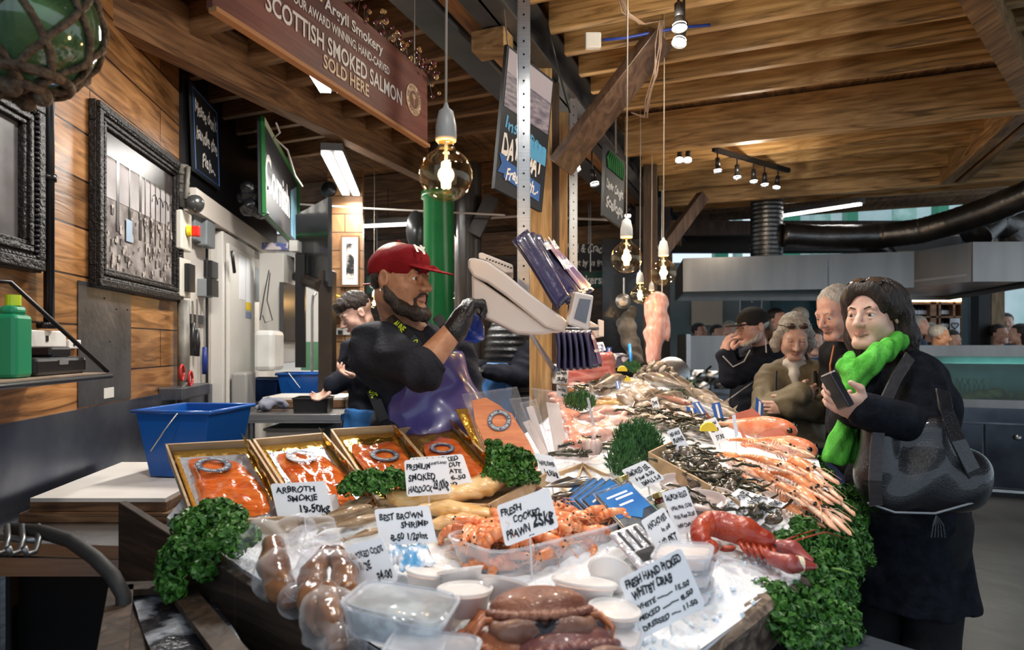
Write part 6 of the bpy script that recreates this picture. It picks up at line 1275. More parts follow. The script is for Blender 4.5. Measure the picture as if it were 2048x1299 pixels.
# shrimp packets in blue and white film
SHR = mat('shrimp_packet', (.10, .35, .65), .25, col2=(.75, .80, .88), scale=16, coat=.8, lo=.42, hi=.52); 
for k, (q, l) in enumerate(((((788, 1100, 1.42), (850, 1085, 1.45), (872, 1128, 1.36), (800, 1142, 1.34)), 'blue and white shrimp packet right of the roe card'), (((755, 1095, 1.45), (800, 1085, 1.48), (815, 1125, 1.38), (770, 1130, 1.38)), 'second shrimp packet under the shrimp card'))):
    b = MB(); c = [P(*p) for p in q]; b.grid(lambda u, v: (c[0]*(1-u)+c[1]*u)*(1-v)+(c[3]*(1-u)+c[2]*u)*v+V((0, 0, .018*math.sin(PI*u)*math.sin(PI*v)+.003*math.sin(25*u+9*v))), 14, 12); solo(b, 'shrimp_packet', SHR, l, 'packet', smooth=True, solid=.003)
# herring trays
HER = mat('blue_label', (.03, .16, .50), .15, col2=(.06, .26, .62), scale=9, coat=1); HERS = mat('herring_silver', (.40, .45, .5), .15, col2=(.10, .14, .2), scale=30, metal=.6, coat=1)
def mk_her():
    t = T0('fish_tray_pack', 'fish pack', 'fanned blue labelled fish packs'); b = MB(); b.box((0, 0, 0), (.105, .15, .018)); b.build('black_tray', BLACK, t, bev=.008)
    b = MB(); b.box((0, .0, .0096), (.099, .144, .0012)); b.build('silver_fish', HERS, t, bev=.006); b = MB(); b.box((0, .022, .0112), (.094, .088, .0012)); b.build('blue_label', HER, t)
    b = MB(); b.slab([(-.036, -.012, .0120), (.036, -.012, .0120), (.005, -.045, .0120)], (0, 0, 1), .0006); b.build('label_point', HER, t)
    b = MB()
    for x, y_, w_ in ((-.005, .045, .06), (.008, .033, .05), (.0, .012, .04)): b.box((x, y_, .0122), (w_, .006, .0006))
    b.build('label_lettering', WHITE, t)['kind'] = 'stuff'
    b = MB(); b.tube([(-.054, -.077, .009), (.054, -.077, .009), (.054, .077, .009), (-.054, .077, .009), (-.054, -.077, .009)], .002, n=6); b.build('rim', film('clear_tub_plastic'), t); return t
her = Proto(mk_her)
for k, (x, y_, d) in enumerate(((1180, 1012, 1.74), (1196, 1013, 1.72), (1212, 1014, 1.70), (1229, 1016, 1.68))):
    her.put(Matrix.Translation(P(x, y_-2, d)) @ Euler((.55, -.55, .35)).to_matrix().to_4x4(), ['blue labelled fish pack at the back of the fan', 'second blue labelled pack in the fan', 'third blue labelled pack in the fan', 'fourth blue labelled pack in the fan'][k])
her.put(Matrix.Translation(P(1258, 1018, 1.64)) @ Euler((.5, -.25, .4)).to_matrix().to_4x4() @ Matrix.Diagonal((1.05, 1.05, 1, 1)), 'front blue labelled pack showing silver fish, nearest the jars')
def mk_anch():
    t = T0('anchovy_pack', 'fish pack'); b = MB(); b.box((0, 0, 0), (.09, .12, .012)); b.build('silver_tray', SILV, t, bev=.006); b = MB()
    for x in (-.024, 0, .024): b.box((x, .02, .0075), (.006, .06, .001))
    b.box((0, -.03, .0075), (.05, .03, .001)); b.build('fork_print', INK, t); return t
Proto(mk_anch).put(Matrix.Translation(P(1278, 1092, 1.49)) @ Euler((.5, -.15, .5)).to_matrix().to_4x4(), 'silver packet with black fork print beside the anchovies card')
# jars
JARC = [mat('jar_dark', (.10, .02, .015), .15, coat=1), mat('jar_green', (.04, .09, .03), .15, coat=1), mat('jar_cream', (.5, .45, .34), .2, coat=1)]; GLID = mat('gold_lid', (.62, .48, .2), .25, .8); SLID = mat('silver_lid', (.6, .62, .66), .25, .8)
for k, (x, y_, d, lid, c_, l, s_) in enumerate(((1240, 962, 1.80, GLID, 0, 'largest jar with brass lid in front of the dill', 1.3), (1290, 1000, 1.72, SLID, 2, 'silver lidded jar with cream label', 1.0), (1322, 990, 1.72, GLID, 0, 'brass lidded dark red jar next to the silver lid', 1.1), (1280, 1010, 1.68, GLID, 1, 'small green jar behind the blue fish pack', .9), (1300, 1035, 1.63, GLID, 1, 'low green jar at the corner of the anchovies card', .9), (1325, 1038, 1.63, GLID, 0, 'dark jar half behind the salmon eggs card', 1.0))):
    t = thing('glass_jar', l, 'jar', tuple(P(x, y_, d)), 'small jars on the ice'); R_ = Euler((.35, .35, 0)).to_matrix(); R4 = basis((-.35, .25, .9)); c = P(x, y_, d); s_ *= .9
    b = MB(); b.lathe([(0, -.05*s_), (.022*s_, -.05*s_), (.025*s_, -.045*s_), (.025*s_, -.012*s_), (.020*s_, -.003*s_)], c, 22, R4); o1 = b.build('body', JARC[c_], smooth=True); b = MB(); b.lathe([(.0235*s_, -.003*s_), (.0235*s_, .009*s_), (.022*s_, .0105*s_), (0, .0105*s_)], c, 22, R4); o2 = b.build('lid', lid, smooth=False); b = MB(); b.lathe([(.0254*s_, -.04*s_), (.0254*s_, -.018*s_)], c, 22, R4); o3 = b.build('paper_label', [mat('jar_label_white', (.75, .72, .62), .5), mat('jar_label_green', (.04, .14, .08), .4)][k % 2]); keep(t, o1, o2, o3)
# pale oval dishes
for k, (x, y_, d, rz) in enumerate(((1352, 975, 1.83, .5), (1408, 1010, 1.72, -.6), (1425, 1003, 1.75, -.5))):
    b = MB(); b.lathe([(0, .002), (.03, .004), (.045, .012), (.05, .022), (.052, .0225), (.047, .010), (.03, 0), (0, -.002)], P(x, y_, d), 26, Matrix.Rotation(rz, 3, 'Z') @ Matrix.Rotation(.5, 3, 'X') @ Matrix.Diagonal((1.25, .75, 1))); solo(b, 'scallop_dish', mat('shell_pink', (.75, .62, .58), .25, col2=(.6, .5, .47), scale=6, coat=.5), ['pale oval shell dish right of the jars', 'pale oval shell dish left of the crab price card', 'second oval dish nested behind the other'][k], 'dish', 'pale oval shell dishes', smooth=True)
# ------------------------------------------------------------------ people
def skinm(n, a, b): return mat(n, a, .42, col2=b, scale=30, sss=.12, bump=.12, bscale=150)
SK_T = skinm('tan_skin', (.40, .19, .10), (.50, .26, .15)); SK_F = skinm('fair_skin', (.62, .37, .28), (.70, .45, .36)); SK_P = skinm('pink_skin', (.60, .31, .23), (.70, .42, .33))
LIP = mat('lips', (.40, .19, .15), .4); EYEW = mat('eye_white', (.7, .68, .65), .15, coat=1); IRIS = mat('iris', (.05, .03, .02), .1, coat=1)
def hairm(n, a, b): return mat(n, a, .42, col2=b, scale=40, bump=.9, bscale=60, stretch=(3, 3, .35), lo=.3, hi=.7)
H_BLK = hairm('dark_hair', (.008, .006, .005), (.035, .022, .016)); H_BRD = hairm('beard_hair', (.012, .008, .006), (.04, .025, .018)); H_GRY = hairm('grey_hair', (.42, .38, .34), (.66, .62, .56)); H_MIX = hairm('streaked_grey_hair', (.26, .23, .19), (.62, .58, .52))
def fabric(n, a, b, r=.8, sc_=12, bump=.25): return mat(n, a, r, col2=b, scale=sc_, bump=bump, bscale=90, spec=.12)
class Head:
    def __init__(h, C, f, hs=1.0, up=(0, 0, 1), jaw=1.0):
        f = V(f).normalized(); r = f.cross(V(up)).normalized(); u = r.cross(f); h.C = V(C); h.s = hs; h.R = Matrix((r, f, u)).transposed(); h.jaw = jaw
    def q(h, r, f, u): return h.C+h.R @ V((r*h.s, f*h.s, u*h.s))
    def skin(h, s, neck, nr=.055, lips=1, full=1.0, frown=0):
        q, k, R = h.q, h.s, h.R
        s.ell(q(0, -.015, .035), (.073*k, .094*k, .084*k), R); s.ell(q(0, .024, -.03), (.058*k*full, .062*k, .078*k), R, k=.03)
        s.cap(q(-.018, .070, -.098), q(.018, .070, -.098), .020*k*full, k=.03)
        for x in (-1, 1):
            s.ell(q(x*.040*full, .012, -.068), (.024*k, .036*k, .030*k), R, k=.03); s.ell(q(x*.038, .056, -.030), (.021*k*full, .022*k, .024*k), R, k=.03)
        s.cap(q(-.036, .074, .021), q(.036, .074, .021), .012*k, k=.014)
        for x in (-1, 1): s.ell(q(x*.031, .096, .001), (.018*k, .016*k, .013*k), R, k=.014, op='-')
        s.path([q(0, .084, .012), q(0, .100, -.012), q(0, .112, -.030)], [.007*k, .0085*k, .0115*k], k=.010)
        for x in (-1, 1):
            s.ell(q(x*.012, .098, -.033), (.009*k, .011*k, .008*k), R, k=.006)
            s.path([q(x*.016, .077, .004), q(x*.031, .085, .0085), q(x*.046, .073, .003)], [.0045*k, .005*k, .0045*k], k=.004)
            s.path([q(x*.018, .078, -.008), q(x*.031, .083, -.0105), q(x*.045, .072, -.006)], [.004*k]*3, k=.005)
            s.ell(q(x*.076, -.008, -.006), (.008*k, .019*k, .031*k), R, k=.008); s.ell(q(x*.083, -.004, -.003), (.006*k, .010*k, .017*k), R, k=.004, op='-')
        if lips:
            s.path([q(-.023, .083, -.0635), q(0, .096, -.060), q(.023, .083, -.0635)], [.0022*k, .0045*k, .0022*k], k=.005, m=1)
            s.path([q(-.020, .083, -.066), q(0, .095, -.0695), q(.020, .083, -.066)], [.0025*k, .0052*k, .0025*k], k=.004, m=1)
        s.cap(q(0, -.028, -.055), neck, nr*.95, nr*1.08, k=.03)
    def eyes(h, look=(0, 1, 0), closed=False, brow=None, bh=.024, thick=.0042):
        out = []
        for x in (-1, 1):
            c = h.q(x*.031, .0735, -.0005)
            if not closed:
                b = MB(); b.ball(c, .0125*h.s, n=16, k=10); d = (h.R @ V((look[0], look[1], look[2]))).normalized(); b.mi = 1; b.lathe([(0, .0126*h.s), (.003*h.s, .0124*h.s), (.0058*h.s, .0112*h.s), (.0060*h.s, .0100*h.s)], c, 14, basis(d)); out.append(b.build('eye', [EYEW, IRIS], smooth=True))
            if brow:
                b = MB(); b.tube([h.q(x*.014, .086, bh-.004), h.q(x*.030, .087, bh+.003), h.q(x*.048, .073, bh-.002)], [thick*.8*h.s, thick*h.s, thick*.4*h.s], n=6, flat=.6); out.append(b.build('eyebrow', brow, smooth=True))
        return out
def hand(s, Wp, d, n, side, curl=(.5, .6, .6, .7), sc_=1.0, thumb=.5, m=0, glove=0.0):
    """palm and five fingers; d along the hand, n out of the palm, side towards the thumb"""
    d = V(d).normalized(); n = V(n); n = (n-d*n.dot(d)).normalized(); sd = V(side); sd = (sd-d*sd.dot(d)-n*sd.dot(n)).normalized(); Wp = V(Wp); g = glove
    R = Matrix((sd, d, n)).transposed()
    s.ell(Wp+d*.045*sc_, ((.040+g)*sc_, .050*sc_, (.017+g)*sc_), R, k=.012, m=m); s.cap(Wp+sd*.02*sc_+d*.01, Wp+sd*.026*sc_+d*.045*sc_, .014*sc_, k=.012, m=m)
    for i, (o_, L) in enumerate(((.027, .92), (.009, 1.0), (-.010, .95), (-.027, .76))):
        p = Wp+d*(.082-.004*abs(i-1))*sc_+sd*o_*sc_; a = 0; prev = p-d*.02*sc_
        for j, l in enumerate((.040, .026, .020)):
            a += curl[i]*(1.0, 1.1, .8)[j]; e = p+(d*math.cos(a)+n*math.sin(a))*l*L*sc_+sd*o_*.12*(1-j*.3)*sc_*.3; r0 = (.0095, .0085, .0078)[j]*sc_+g; s.cap(p, e, r0, r0*.9, k=.0035, m=m); p = e
    b0 = Wp+sd*.030*sc_+d*.022*sc_; t1 = b0+(sd*(.75-.3*thumb)+d*.6+n*.45*thumb).normalized()*.040*sc_; t2 = t1+(sd*(.3-.5*thumb)+d*.8+n*.6*thumb).normalized()*.030*sc_
    s.path([b0, t1, t2], [(.0125)*sc_+g, .0105*sc_+g, .0085*sc_+g], k=.006, m=m)
def torso(s, neck, chest, pel, f, w=.19, dp=.115, g=0, belly=0, k=.05, top=True, m=0):
    f = V((f[0], f[1], 0)).normalized(); r = f.cross(V((0, 0, 1))); R = Matrix((r, f, V((0, 0, 1)))).transposed(); neck, chest, pel = V(neck), V(chest), V(pel)
    s.ell(chest, (w+g, dp+g, .19+g), R, k=k, m=m); mid = chest.lerp(pel, .55)+f*belly*.5; s.ell(mid, (w*.88+g+belly*.5, dp*.95+g+belly, .17+g), R, k=k, m=m); s.ell(pel, (w*.90+g, dp*1.02+g+belly*.4, .15+g), R, k=k, m=m)
    if top: s.cap(neck-r*w*.55-V((0, 0, .055)), neck+r*w*.55-V((0, 0, .055)), .05+g, k=k, m=m)
    return R
def limb(s, a, b, c, r0, r1, r2, g=0, k=.03, m=0): s.cap(a, b, r0+g, r1+g, k=k, m=m); s.cap(b, c, r1*.98+g, r2+g, k=.02, m=m)
def leg(s, hip, knee, ank, f, g=0, k=.04, shoe=None, m=0):
    s.cap(hip, knee, .085+g, .058+g, k=k, m=m); s.cap(knee, ank, .056+g, .040+g, k=.03, m=m)
    if shoe is None: f = V((f[0], f[1], 0)).normalized(); s.cap(V(ank)+V((0, 0, -.04)), V(ank)+f*.15+V((0, 0, -.05)), .035, .03, k=.02, m=m)
def legs_for(pel, f, h0=0.0, spread=.09, lean=0):
    f = V((f[0], f[1], 0)).normalized(); r = f.cross(V((0, 0, 1))); out = []
    for sx in (-1, 1): hp = V(pel)+r*sx*spread-V((0, 0, .08)); kn = hp*1; kn.z = h0+.48; kn += f*.03; an = V(pel)+r*sx*spread*1.1; an.z = h0+.09; out.append((hp, kn, an))
    return out
def shoes(lg, f, m_, obs):
    f = V((f[0], f[1], 0)).normalized()
    for hp, kn, an in lg: s = SDF(.008); s.cap(V((an.x, an.y, an.z-.05))-f*.03, V((an.x, an.y, an.z-.055))+f*.15, .042, .036, k=.02); s.cap(an, an-V((0, 0, .04)), .045, .045, k=.02); obs.append(s.mesh('shoe', m_, relax=0))

# --- the server ------------------------------------------------------------
f = V((.89, -.44, -.04)); C = P(800, 558, 2.30); NK = P(812, 664, 2.36); CH = P(836, 752, 2.42); PE = P(850, 935, 2.46)
shR, elR, wrR = P(752, 694, 2.27), P(842, 738, 2.07), P(916, 650, 2.10); shL, elL, wrL = P(912, 696, 2.60), P(940, 800, 2.66), P(950, 880, 2.55)
t = thing('person', 'person in a red cap, dark sweatshirt and shiny purple apron, gloved hand at the scale', 'person', (PE.x, PE.y, .0)); obs = []
h = Head(C, f, 1.12); s = SDF(.0036); h.skin(s, NK, .068, full=1.16); lg = legs_for(PE, f, .12, .10)
torso(s, NK, CH, PE, f, .20, .13, belly=.06); limb(s, shR, elR, wrR, .062, .052, .033); limb(s, shL, elL, wrL, .058, .047, .033)
for a_ in lg: leg(s, *a_, f)
hd_ = (P(940, 604, 2.12)-wrR).normalized(); hand(s, wrR, hd_, (.75, .5, -.4), (-.5, -.3, .8), (.9, 1.0, 1.0, 1.1), 1.1, .8); hand(s, wrL, (.2, -.1, -1), (-1, 0, 0), (0, -1, 0), (.3, .3, .4, .4), 1.05)
obs.append(s.mesh('body', [SK_T, LIP])); obs += h.eyes((.05, 1, -.1), brow=H_BRD, thick=.005)
s = SDF(.0036)          # beard hugging the jaw
for x in (-1, 1): s.path([h.q(x*.083, .004, -.03), h.q(x*.076, .018, -.062), h.q(x*.058, .046, -.093), h.q(x*.022, .082, -.112)], [.006, .017, .022, .024], k=.02)
s.cap(h.q(-.022, .082, -.110), h.q(.022, .082, -.110), .022, k=.02); s.path([h.q(-.030, .083, -.066), h.q(-.018, .094, -.049), h.q(0, .101, -.047), h.q(.018, .094, -.049), h.q(.030, .083, -.066)], [.004, .0045, .004, .0045, .004], k=.004)
for x in (-1, 1): s.cap(h.q(x*.031, .082, -.066), h.q(x*.026, .084, -.095), .005, .009, k=.006)
s.ell(h.q(0, .094, -.066), (.023*1.1, .02, .014), h.R, k=.004, op='-'); obs.append(s.mesh('beard', H_BRD, fold=folds(.0012, 260)))
s = SDF(.005); s.ell(h.q(0, -.035, .0), (.083, .075, .06), h.R, k=.01); s.box(h.q(0, .03, -.03), (.3, .14, .2), h.R, op='-', k=.005); obs.append(s.mesh('hair', H_BLK))
# cap with brim, seams and badge
CAPM = fabric('red_cap', (.20, .010, .014), (.27, .016, .02), .85)
s = SDF(.004); s.ell(h.q(0, -.014, .036), (.089, .113, .084), h.R, k=.01); s.ell(h.q(0, .045, .058), (.07, .055, .05), h.R, k=.04); s.box(h.q(0, 0, -.082), (.4, .5, .2), h.R, rd=.002, k=.004, op='-'); s.ell(h.q(0, -.012, .022), (.082, .106, .078), h.R, k=.003, op='-')
s.path([h.q(-.055, .085, .033), h.q(-.035, .118, .034), h.q(0, .128, .037), h.q(.035, .118, .034), h.q(.055, .085, .033)], [.006]*5, k=.004)
Rb = h.R @ Matrix.Rotation(-.20, 3, 'X'); s.ell(h.q(0, .120, .028), (.082, .085, .0045), Rb, k=.004); s.cap(h.q(0, -.01, .120), h.q(0, -.01, .122), .007, k=.002); obs.append(s.mesh('cap', CAPM))
b = MB(); b.tube([h.q(-.05, -.085, .0), h.q(-.02, -.118, -.012), h.q(0, -.15, -.018)], .010, n=6, flat=.35); obs.append(b.build('cap_strap', mat('bright_red_strap', (.45, .02, .02), .5)))
b = MB(); c = h.q(.022, .092, .085); nn = (h.R @ V((.25, .62, .55))).normalized(); ux = nn.cross(V((0, 0, 1))).normalized()*-1; uy = nn.cross(ux)
if uy.z < 0: uy = -uy
for ch, dx, dy in (('N', -.5, 0), ('Y', -.28, -.25)): lettering(b, [(ch, 0, 0, 1, 1)], c+nn*.006+ux*dx*.05+uy*dy*.03-uy*.01, ux*.036, uy*.034, .0, off=.05)
obs.append(b.build('cap_badge', PWHITE))
b = MB(); b.tube([h.q(.086, -.004, -.04)+V((.006*math.cos(a), 0, .006*math.sin(a))) for a in [PI*2*k/12 for k in range(13)]], .0012, n=5); obs.append(b.build('earring', SLID))
SW = fabric('navy_sweatshirt', (.016, .018, .024), (.034, .037, .046), .75, 9, .4)
s = SDF(.006); torso(s, NK, CH, PE, f, .205, .135, g=.016, belly=.06); s.cap(shR, elR, .082, .074, k=.04); s.cap(shR, P(752, 720, 2.27), .085, k=.05); s.cap(elR, elR+(wrR-elR)*.12, .074, .062, k=.01); limb(s, shL, elL, wrL, .078, .062, .048, k=.04)
s.cap(NK+V((0, 0, .015)), NK-V((0, 0, .05)), .082, .11, k=.03); s.ell(NK+V((0, 0, .05))+f*.02, (.074, .074, .055), op='-', k=.006)
obs.append(s.mesh('sweatshirt', SW, fold=folds(.0075, 34, 2, (.8, .2, 1.5))))
b = MB(); d_ = (wrR-elR).normalized(); c = elR+d_*.04; b.lathe([(.062, -.012), (.066, 0), (.062, .012)], c, 22, basis(d_)); obs.append(b.build('sleeve_cuff', SW, smooth=True))
r_ = f.cross(V((0, 0, 1))).normalized(); fh = V((f.x, f.y, 0)).normalized()
APR = mat('purple_apron', (.06, .035, .17), .25, col2=(.11, .10, .30), scale=3.5, coat=.15, bump=.2, bscale=8)
s = SDF(.006); torso(s, NK, CH, PE-V((0, 0, .10)), f, .205, .135, g=.036, belly=.075, top=False); s.ell(PE+V((0, 0, .12))+fh*.05, (.22, .2, .26), k=.06); s.cap(PE-V((0, 0, .1)), PE-V((0, 0, .62)), .21, .2, k=.05)
Rt = Matrix((r_, fh, V((0, 0, 1)))).transposed(); s.box(CH+fh*.30+V((0, 0, -.50))-r_*.03, (.46, .60, 1.20), Rt, rd=.02, k=.01, op='&'); s.box(CH+fh*.2+V((0, 0, .08))+r_*.300, (.25, .5, .40), Rt @ Matrix.Rotation(-.45, 3, 'Y'), rd=.01, k=.01, op='-'); s.box(CH+fh*.2+V((0, 0, .08))-r_*.340, (.25, .5, .40), Rt @ Matrix.Rotation(.45, 3, 'Y'), rd=.01, k=.01, op='-')
obs.append(s.mesh('apron', APR, fold=folds(.004, 16, 4)))
def strap(pts, w=.018, m_=BLACK, txt=None, nm='apron_strap'):
    b = MB(); k = len(pts); vs = []
    for i, p in enumerate(pts):
        tng = (pts[min(i+1, k-1)]-pts[max(i-1, 0)]).normalized(); nrm = (V((0, 0, H))-p).normalized(); sd = tng.cross(nrm).normalized(); vs += [p-sd*w, p+sd*w, p+sd*w-nrm*.006, p-sd*w-nrm*.006]
    b.add(vs, [(i*4+j, i*4+(j+1) % 4, (i+1)*4+(j+1) % 4, (i+1)*4+j) for i in range(k-1) for j in range(4)]); out = [b.build(nm, m_)]
    if txt:
        b = MB()
        for s_, i, fr in txt:
            p, q_ = pts[i], pts[i+1]; tng = (q_-p).normalized(); nrm = (V((0, 0, H))-p).normalized(); sd = nrm.cross(tng).normalized(); lettering(b, [(s_, 0, 0, 1, 1)], p.lerp(q_, fr)+nrm*.003-sd*.010, tng*.013*len(s_), sd*.024, .0, off=.03)
        out.append(b.build('strap_lettering', mat('strap_yellow', (.6, .75, .04), .5)))
    return out
obs += strap([P(762, 628, 2.36), P(778, 634, 2.27), P(800, 654, 2.22), P(822, 676, 2.20), P(838, 694, 2.205)], txt=(('ALINE', 1, .5), ('O', 3, .3)))
obs += strap([P(872, 632, 2.36), P(886, 648, 2.36), P(902, 672, 2.38), P(913, 690, 2.41)], txt=(('LIN', 1, .1),))
obs += strap([P(738, 770, 2.27), P(752, 800, 2.22), P(768, 840, 2.23)], txt=(('OTC', 0, .3),))
GLV = mat('black_glove', (.010, .010, .011), .3, bump=.5, bscale=120)
s = SDF(.0035); hand(s, wrR, hd_, (.75, .5, -.4), (-.5, -.3, .8), (.9, 1.0, 1.0, 1.1), 1.1, .8, glove=.003); s.cap(wrR-hd_*.02, wrR+hd_*.03, .041, .036, k=.01); obs.append(s.mesh('glove', GLV))
s = SDF(.009)
for a_ in lg: leg(s, *a_, f, g=.018)
obs.append(s.mesh('trousers', fabric('black_trousers', (.012, .012, .014), (.02, .02, .022)))); shoes(lg, f, RUBBER, obs); keep(t, *obs)

def simple_person(label, C, f, hs, NK, CH, PE, arms, w=.18, dp=.11, belly=0, skin=SK_F, res=.0055, coat=None, coatname='coat', hairf=None, hem=None, pants=None, brow=None, eyes=True, look=(0, 1, -.2), closed=False, g=.018, fold=(.005, 40, 1), collar=True, base=0.0, extra=None, full=1.0, sleeve=1.0, group=None, nr=.05, coatres=.007):
    t = thing('person', label, 'person', (PE.x, PE.y, base), group); obs = []; h = Head(C, f, hs); s = SDF(res); h.skin(s, NK, nr, full=full); lg = legs_for(PE, f, base); torso(s, NK, CH, PE, f, w, dp, belly=belly)
    for a_ in lg: leg(s, *a_, f)
    for sh, el, wr, hd, pn, sd, cu in arms: limb(s, sh, el, wr, .045, .038, .027, k=.03); hand(s, wr, hd, pn, sd, cu, hs)
    obs.append(s.mesh('body', [skin, LIP]))
    if eyes: obs += h.eyes(look, closed, brow)
    if hairf:
        for nm, sd_, m_, fo in hairf(h): obs.append(sd_.mesh(nm, m_, fold=fo))
    s = SDF(coatres); torso(s, NK, CH, PE, f, w, dp, g=g, belly=belly)
    for sh, el, wr, *_ in arms: wr2 = V(el).lerp(V(wr), sleeve); s.cap(sh, el, .058+g, .052+g, k=.035); s.cap(el, wr2, .052+g, .036+g, k=.015)
    if collar: s.cap(NK+V((0, 0, .02)), NK-V((0, 0, .06)), .066, .10, k=.03); s.ell(NK+V((0, 0, .06))+V(f)*.02, (.058, .058, .06), op='-', k=.008)
    if hem is not None: hc, hr = hem; s.cap(PE, hc, .15+g, hr, k=.06); fl_ = V(hc)-V((0, 0, hr)); s.box(V((hc[0], hc[1], hc[2]-.5)), (1.4, 1.4, 1.0), op='-', k=.004, rd=.001)
    if coat: obs.append(s.mesh(coatname, coat, fold=folds(*fold)))
    if pants: 
        s = SDF(.010)
        for a_ in lg: leg(s, *a_, f, g=.018)
        obs.append(s.mesh('trousers', pants)); shoes(lg, f, RUBBER, obs)
    if extra: obs += extra(h)
    keep(t, *obs); return t, h
JEANS = fabric('jeans', (.02, .03, .07), (.04, .055, .11)); NAVY = fabric('navy_top', (.012, .014, .022), (.022, .024, .034), .7); BLKC = fabric('black_wool', (.006, .007, .010), (.013, .015, .022), .85, 30, .5)
BLUEAP = mat('blue_apron', (.03, .13, .36), .4, col2=(.045, .19, .48), scale=6, coat=.2)
# --- young worker at the prep table
def hair_short(h):
    s = SDF(.0045); s.ell(h.q(0, -.012, .050), (.079, .098, .083), h.R); s.ell(h.q(0, .060, .085), (.055, .04, .028), h.R, k=.03); s.box(h.q(0, .085, -.035), (.2, .13, .165), h.R, rd=.01, k=.01, op='-'); s.box(h.q(0, 0, -.075), (.3, .3, .14), h.R, op='-', k=.01); return [('hair', s, H_BLK, folds(.003, 130))]
f2 = V((-.72, -.42, -.50)); NK2, CH2, PE2 = P(738, 668, 3.78), P(742, 745, 3.85), P(738, 880, 3.9)
def apron2(h):
    s = SDF(.009); torso(s, NK2, CH2, PE2, f2, .17, .12, g=.034, top=False); s.cap(PE2, PE2-V((0, 0, .5)), .18, .18, k=.05); f_ = V((f2.x, f2.y, 0)).normalized(); s.box(PE2+f_*.28-V((0, 0, .22)), (.5, .5, .85), Matrix((f_.cross(V((0, 0, 1))), f_, V((0, 0, 1)))).transposed(), op='&', k=.01); return [s.mesh('apron', BLUEAP, fold=folds(.005, 24))]
simple_person('young dark haired person in black jumper bending over the prep table', P(712, 626, 3.70), f2, 1.0, NK2, CH2, PE2, [(P(706, 700, 3.95), P(700, 752, 3.85), P(664, 770, 3.76), (-.6, -.1, -.7), (-.3, -.3, .2), (.2, -1, 0), (.5, .6, .6, .6)), (P(762, 705, 3.68), P(752, 768, 3.62), P(722, 752, 3.58), (-1, -.1, .1), (0, 0, 1), (0, -1, 0), (.5, .5, .6, .6))], coat=NAVY, coatname='jumper', hairf=hair_short, brow=H_BLK, pants=JEANS, extra=apron2, sleeve=.95, g=.022)
# --- worker behind the scale
f3 = V((-.75, -.65, -.2)); NK3, CH3, PE3 = P(1022, 650, 4.3), P(1022, 710, 4.32), P(1020, 800, 4.35)
def vest3(h):
    s = SDF(.010); torso(s, NK3, CH3, PE3, f3, .17, .115, g=.05)
    o1 = s.mesh('padded_vest', mat('puffer_black', (.008, .008, .009), .35, bump=.3), fold=lambda X, Y, Z: (.010*np.abs(np.sin(Z*70))).astype(np.float32)); f_ = V((f3.x, f3.y, 0)).normalized()
    s = SDF(.009); torso(s, NK3, CH3-V((0, 0, .06)), PE3, f3, .16, .12, g=.068, top=False); s.cap(PE3, PE3-V((0, 0, .5)), .18, .18, k=.05); s.box(PE3+f_*.3+V((0, 0, -.05)), (.30, .5, .62), Matrix((f_.cross(V((0, 0, 1))), f_, V((0, 0, 1)))).transposed(), op='&', k=.01); o2 = s.mesh('apron', BLUEAP, fold=folds(.005, 24))
    s = SDF(.006); hand(s, P(978, 742, 4.08), (-1, 0, .1), (0, 0, -1), (0, -1, 0), (.6, .7, .7, .7), 1.1, glove=.003); o3 = s.mesh('glove', GLV); return [o1, o2, o3]
simple_person('person in padded black vest and blue apron, head hidden behind the scale', P(1010, 605, 4.3), f3, 1.0, NK3, CH3, PE3, [(P(1048, 690, 4.22), P(1042, 752, 4.12), P(978, 742, 4.08), (-1, 0, .1), (0, 0, -1), (0, -1, 0), (.6, .7, .7, .7)), (P(998, 690, 4.42), P(990, 745, 4.35), P(960, 735, 4.25), (-1, 0, .1), (0, 0, 1), (0, -1, 0), (.5, .5, .5, .5))], coat=NAVY, coatname='jumper', hairf=hair_short, brow=H_BLK, pants=JEANS, extra=vest3)
# --- shopper with the green scarf
f4 = V((-.82, -.56, -.06)); C4 = P(1746, 628, 2.10); NK4, CH4, PE4 = P(1772, 712, 2.14), P(1800, 820, 2.14), P(1810, 985, 2.12)
def hair_bob(h):
    s = SDF(.0045); s.ell(h.q(0, -.022, .040), (.085, .104, .083), h.R); s.ell(h.q(0, .035, .078), (.058, .045, .034), h.R, k=.03)
    for x in (-1, 1): s.path([h.q(x*.062, .010, .065), h.q(x*.080, -.030, .0), h.q(x*.082, -.050, -.08), h.q(x*.080, -.055, -.15)], [.026, .026, .034, .026], k=.03)
    s.path([h.q(0, -.09, .02), h.q(0, -.10, -.06), h.q(0, -.10, -.155)], [.07, .068, .055], k=.04); s.path([h.q(-.03, .066, .092), h.q(-.062, .05, .055), h.q(-.080, .018, .01)], [.014, .012, .016], k=.02); s.path([h.q(.03, .066, .092), h.q(.062, .05, .055), h.q(.080, .018, .01)], [.014, .012, .016], k=.02); s.ell(h.q(0, .085, -.01), (.056, .05, .078), h.R, k=.01, op='-')
    return [('hair', s, H_BLK, lambda X, Y, Z: (.0035*np.sin(170*(X*1.0+Y*.9)+30*Z+2*np.sin(20*Z))).astype(np.float32))]
SCARF = mat('green_scarf', (.06, .33, .035), .9, col2=(.13, .52, .08), scale=14, bump=.5, bscale=70, spec=.1, stretch=(3, 3, 1))
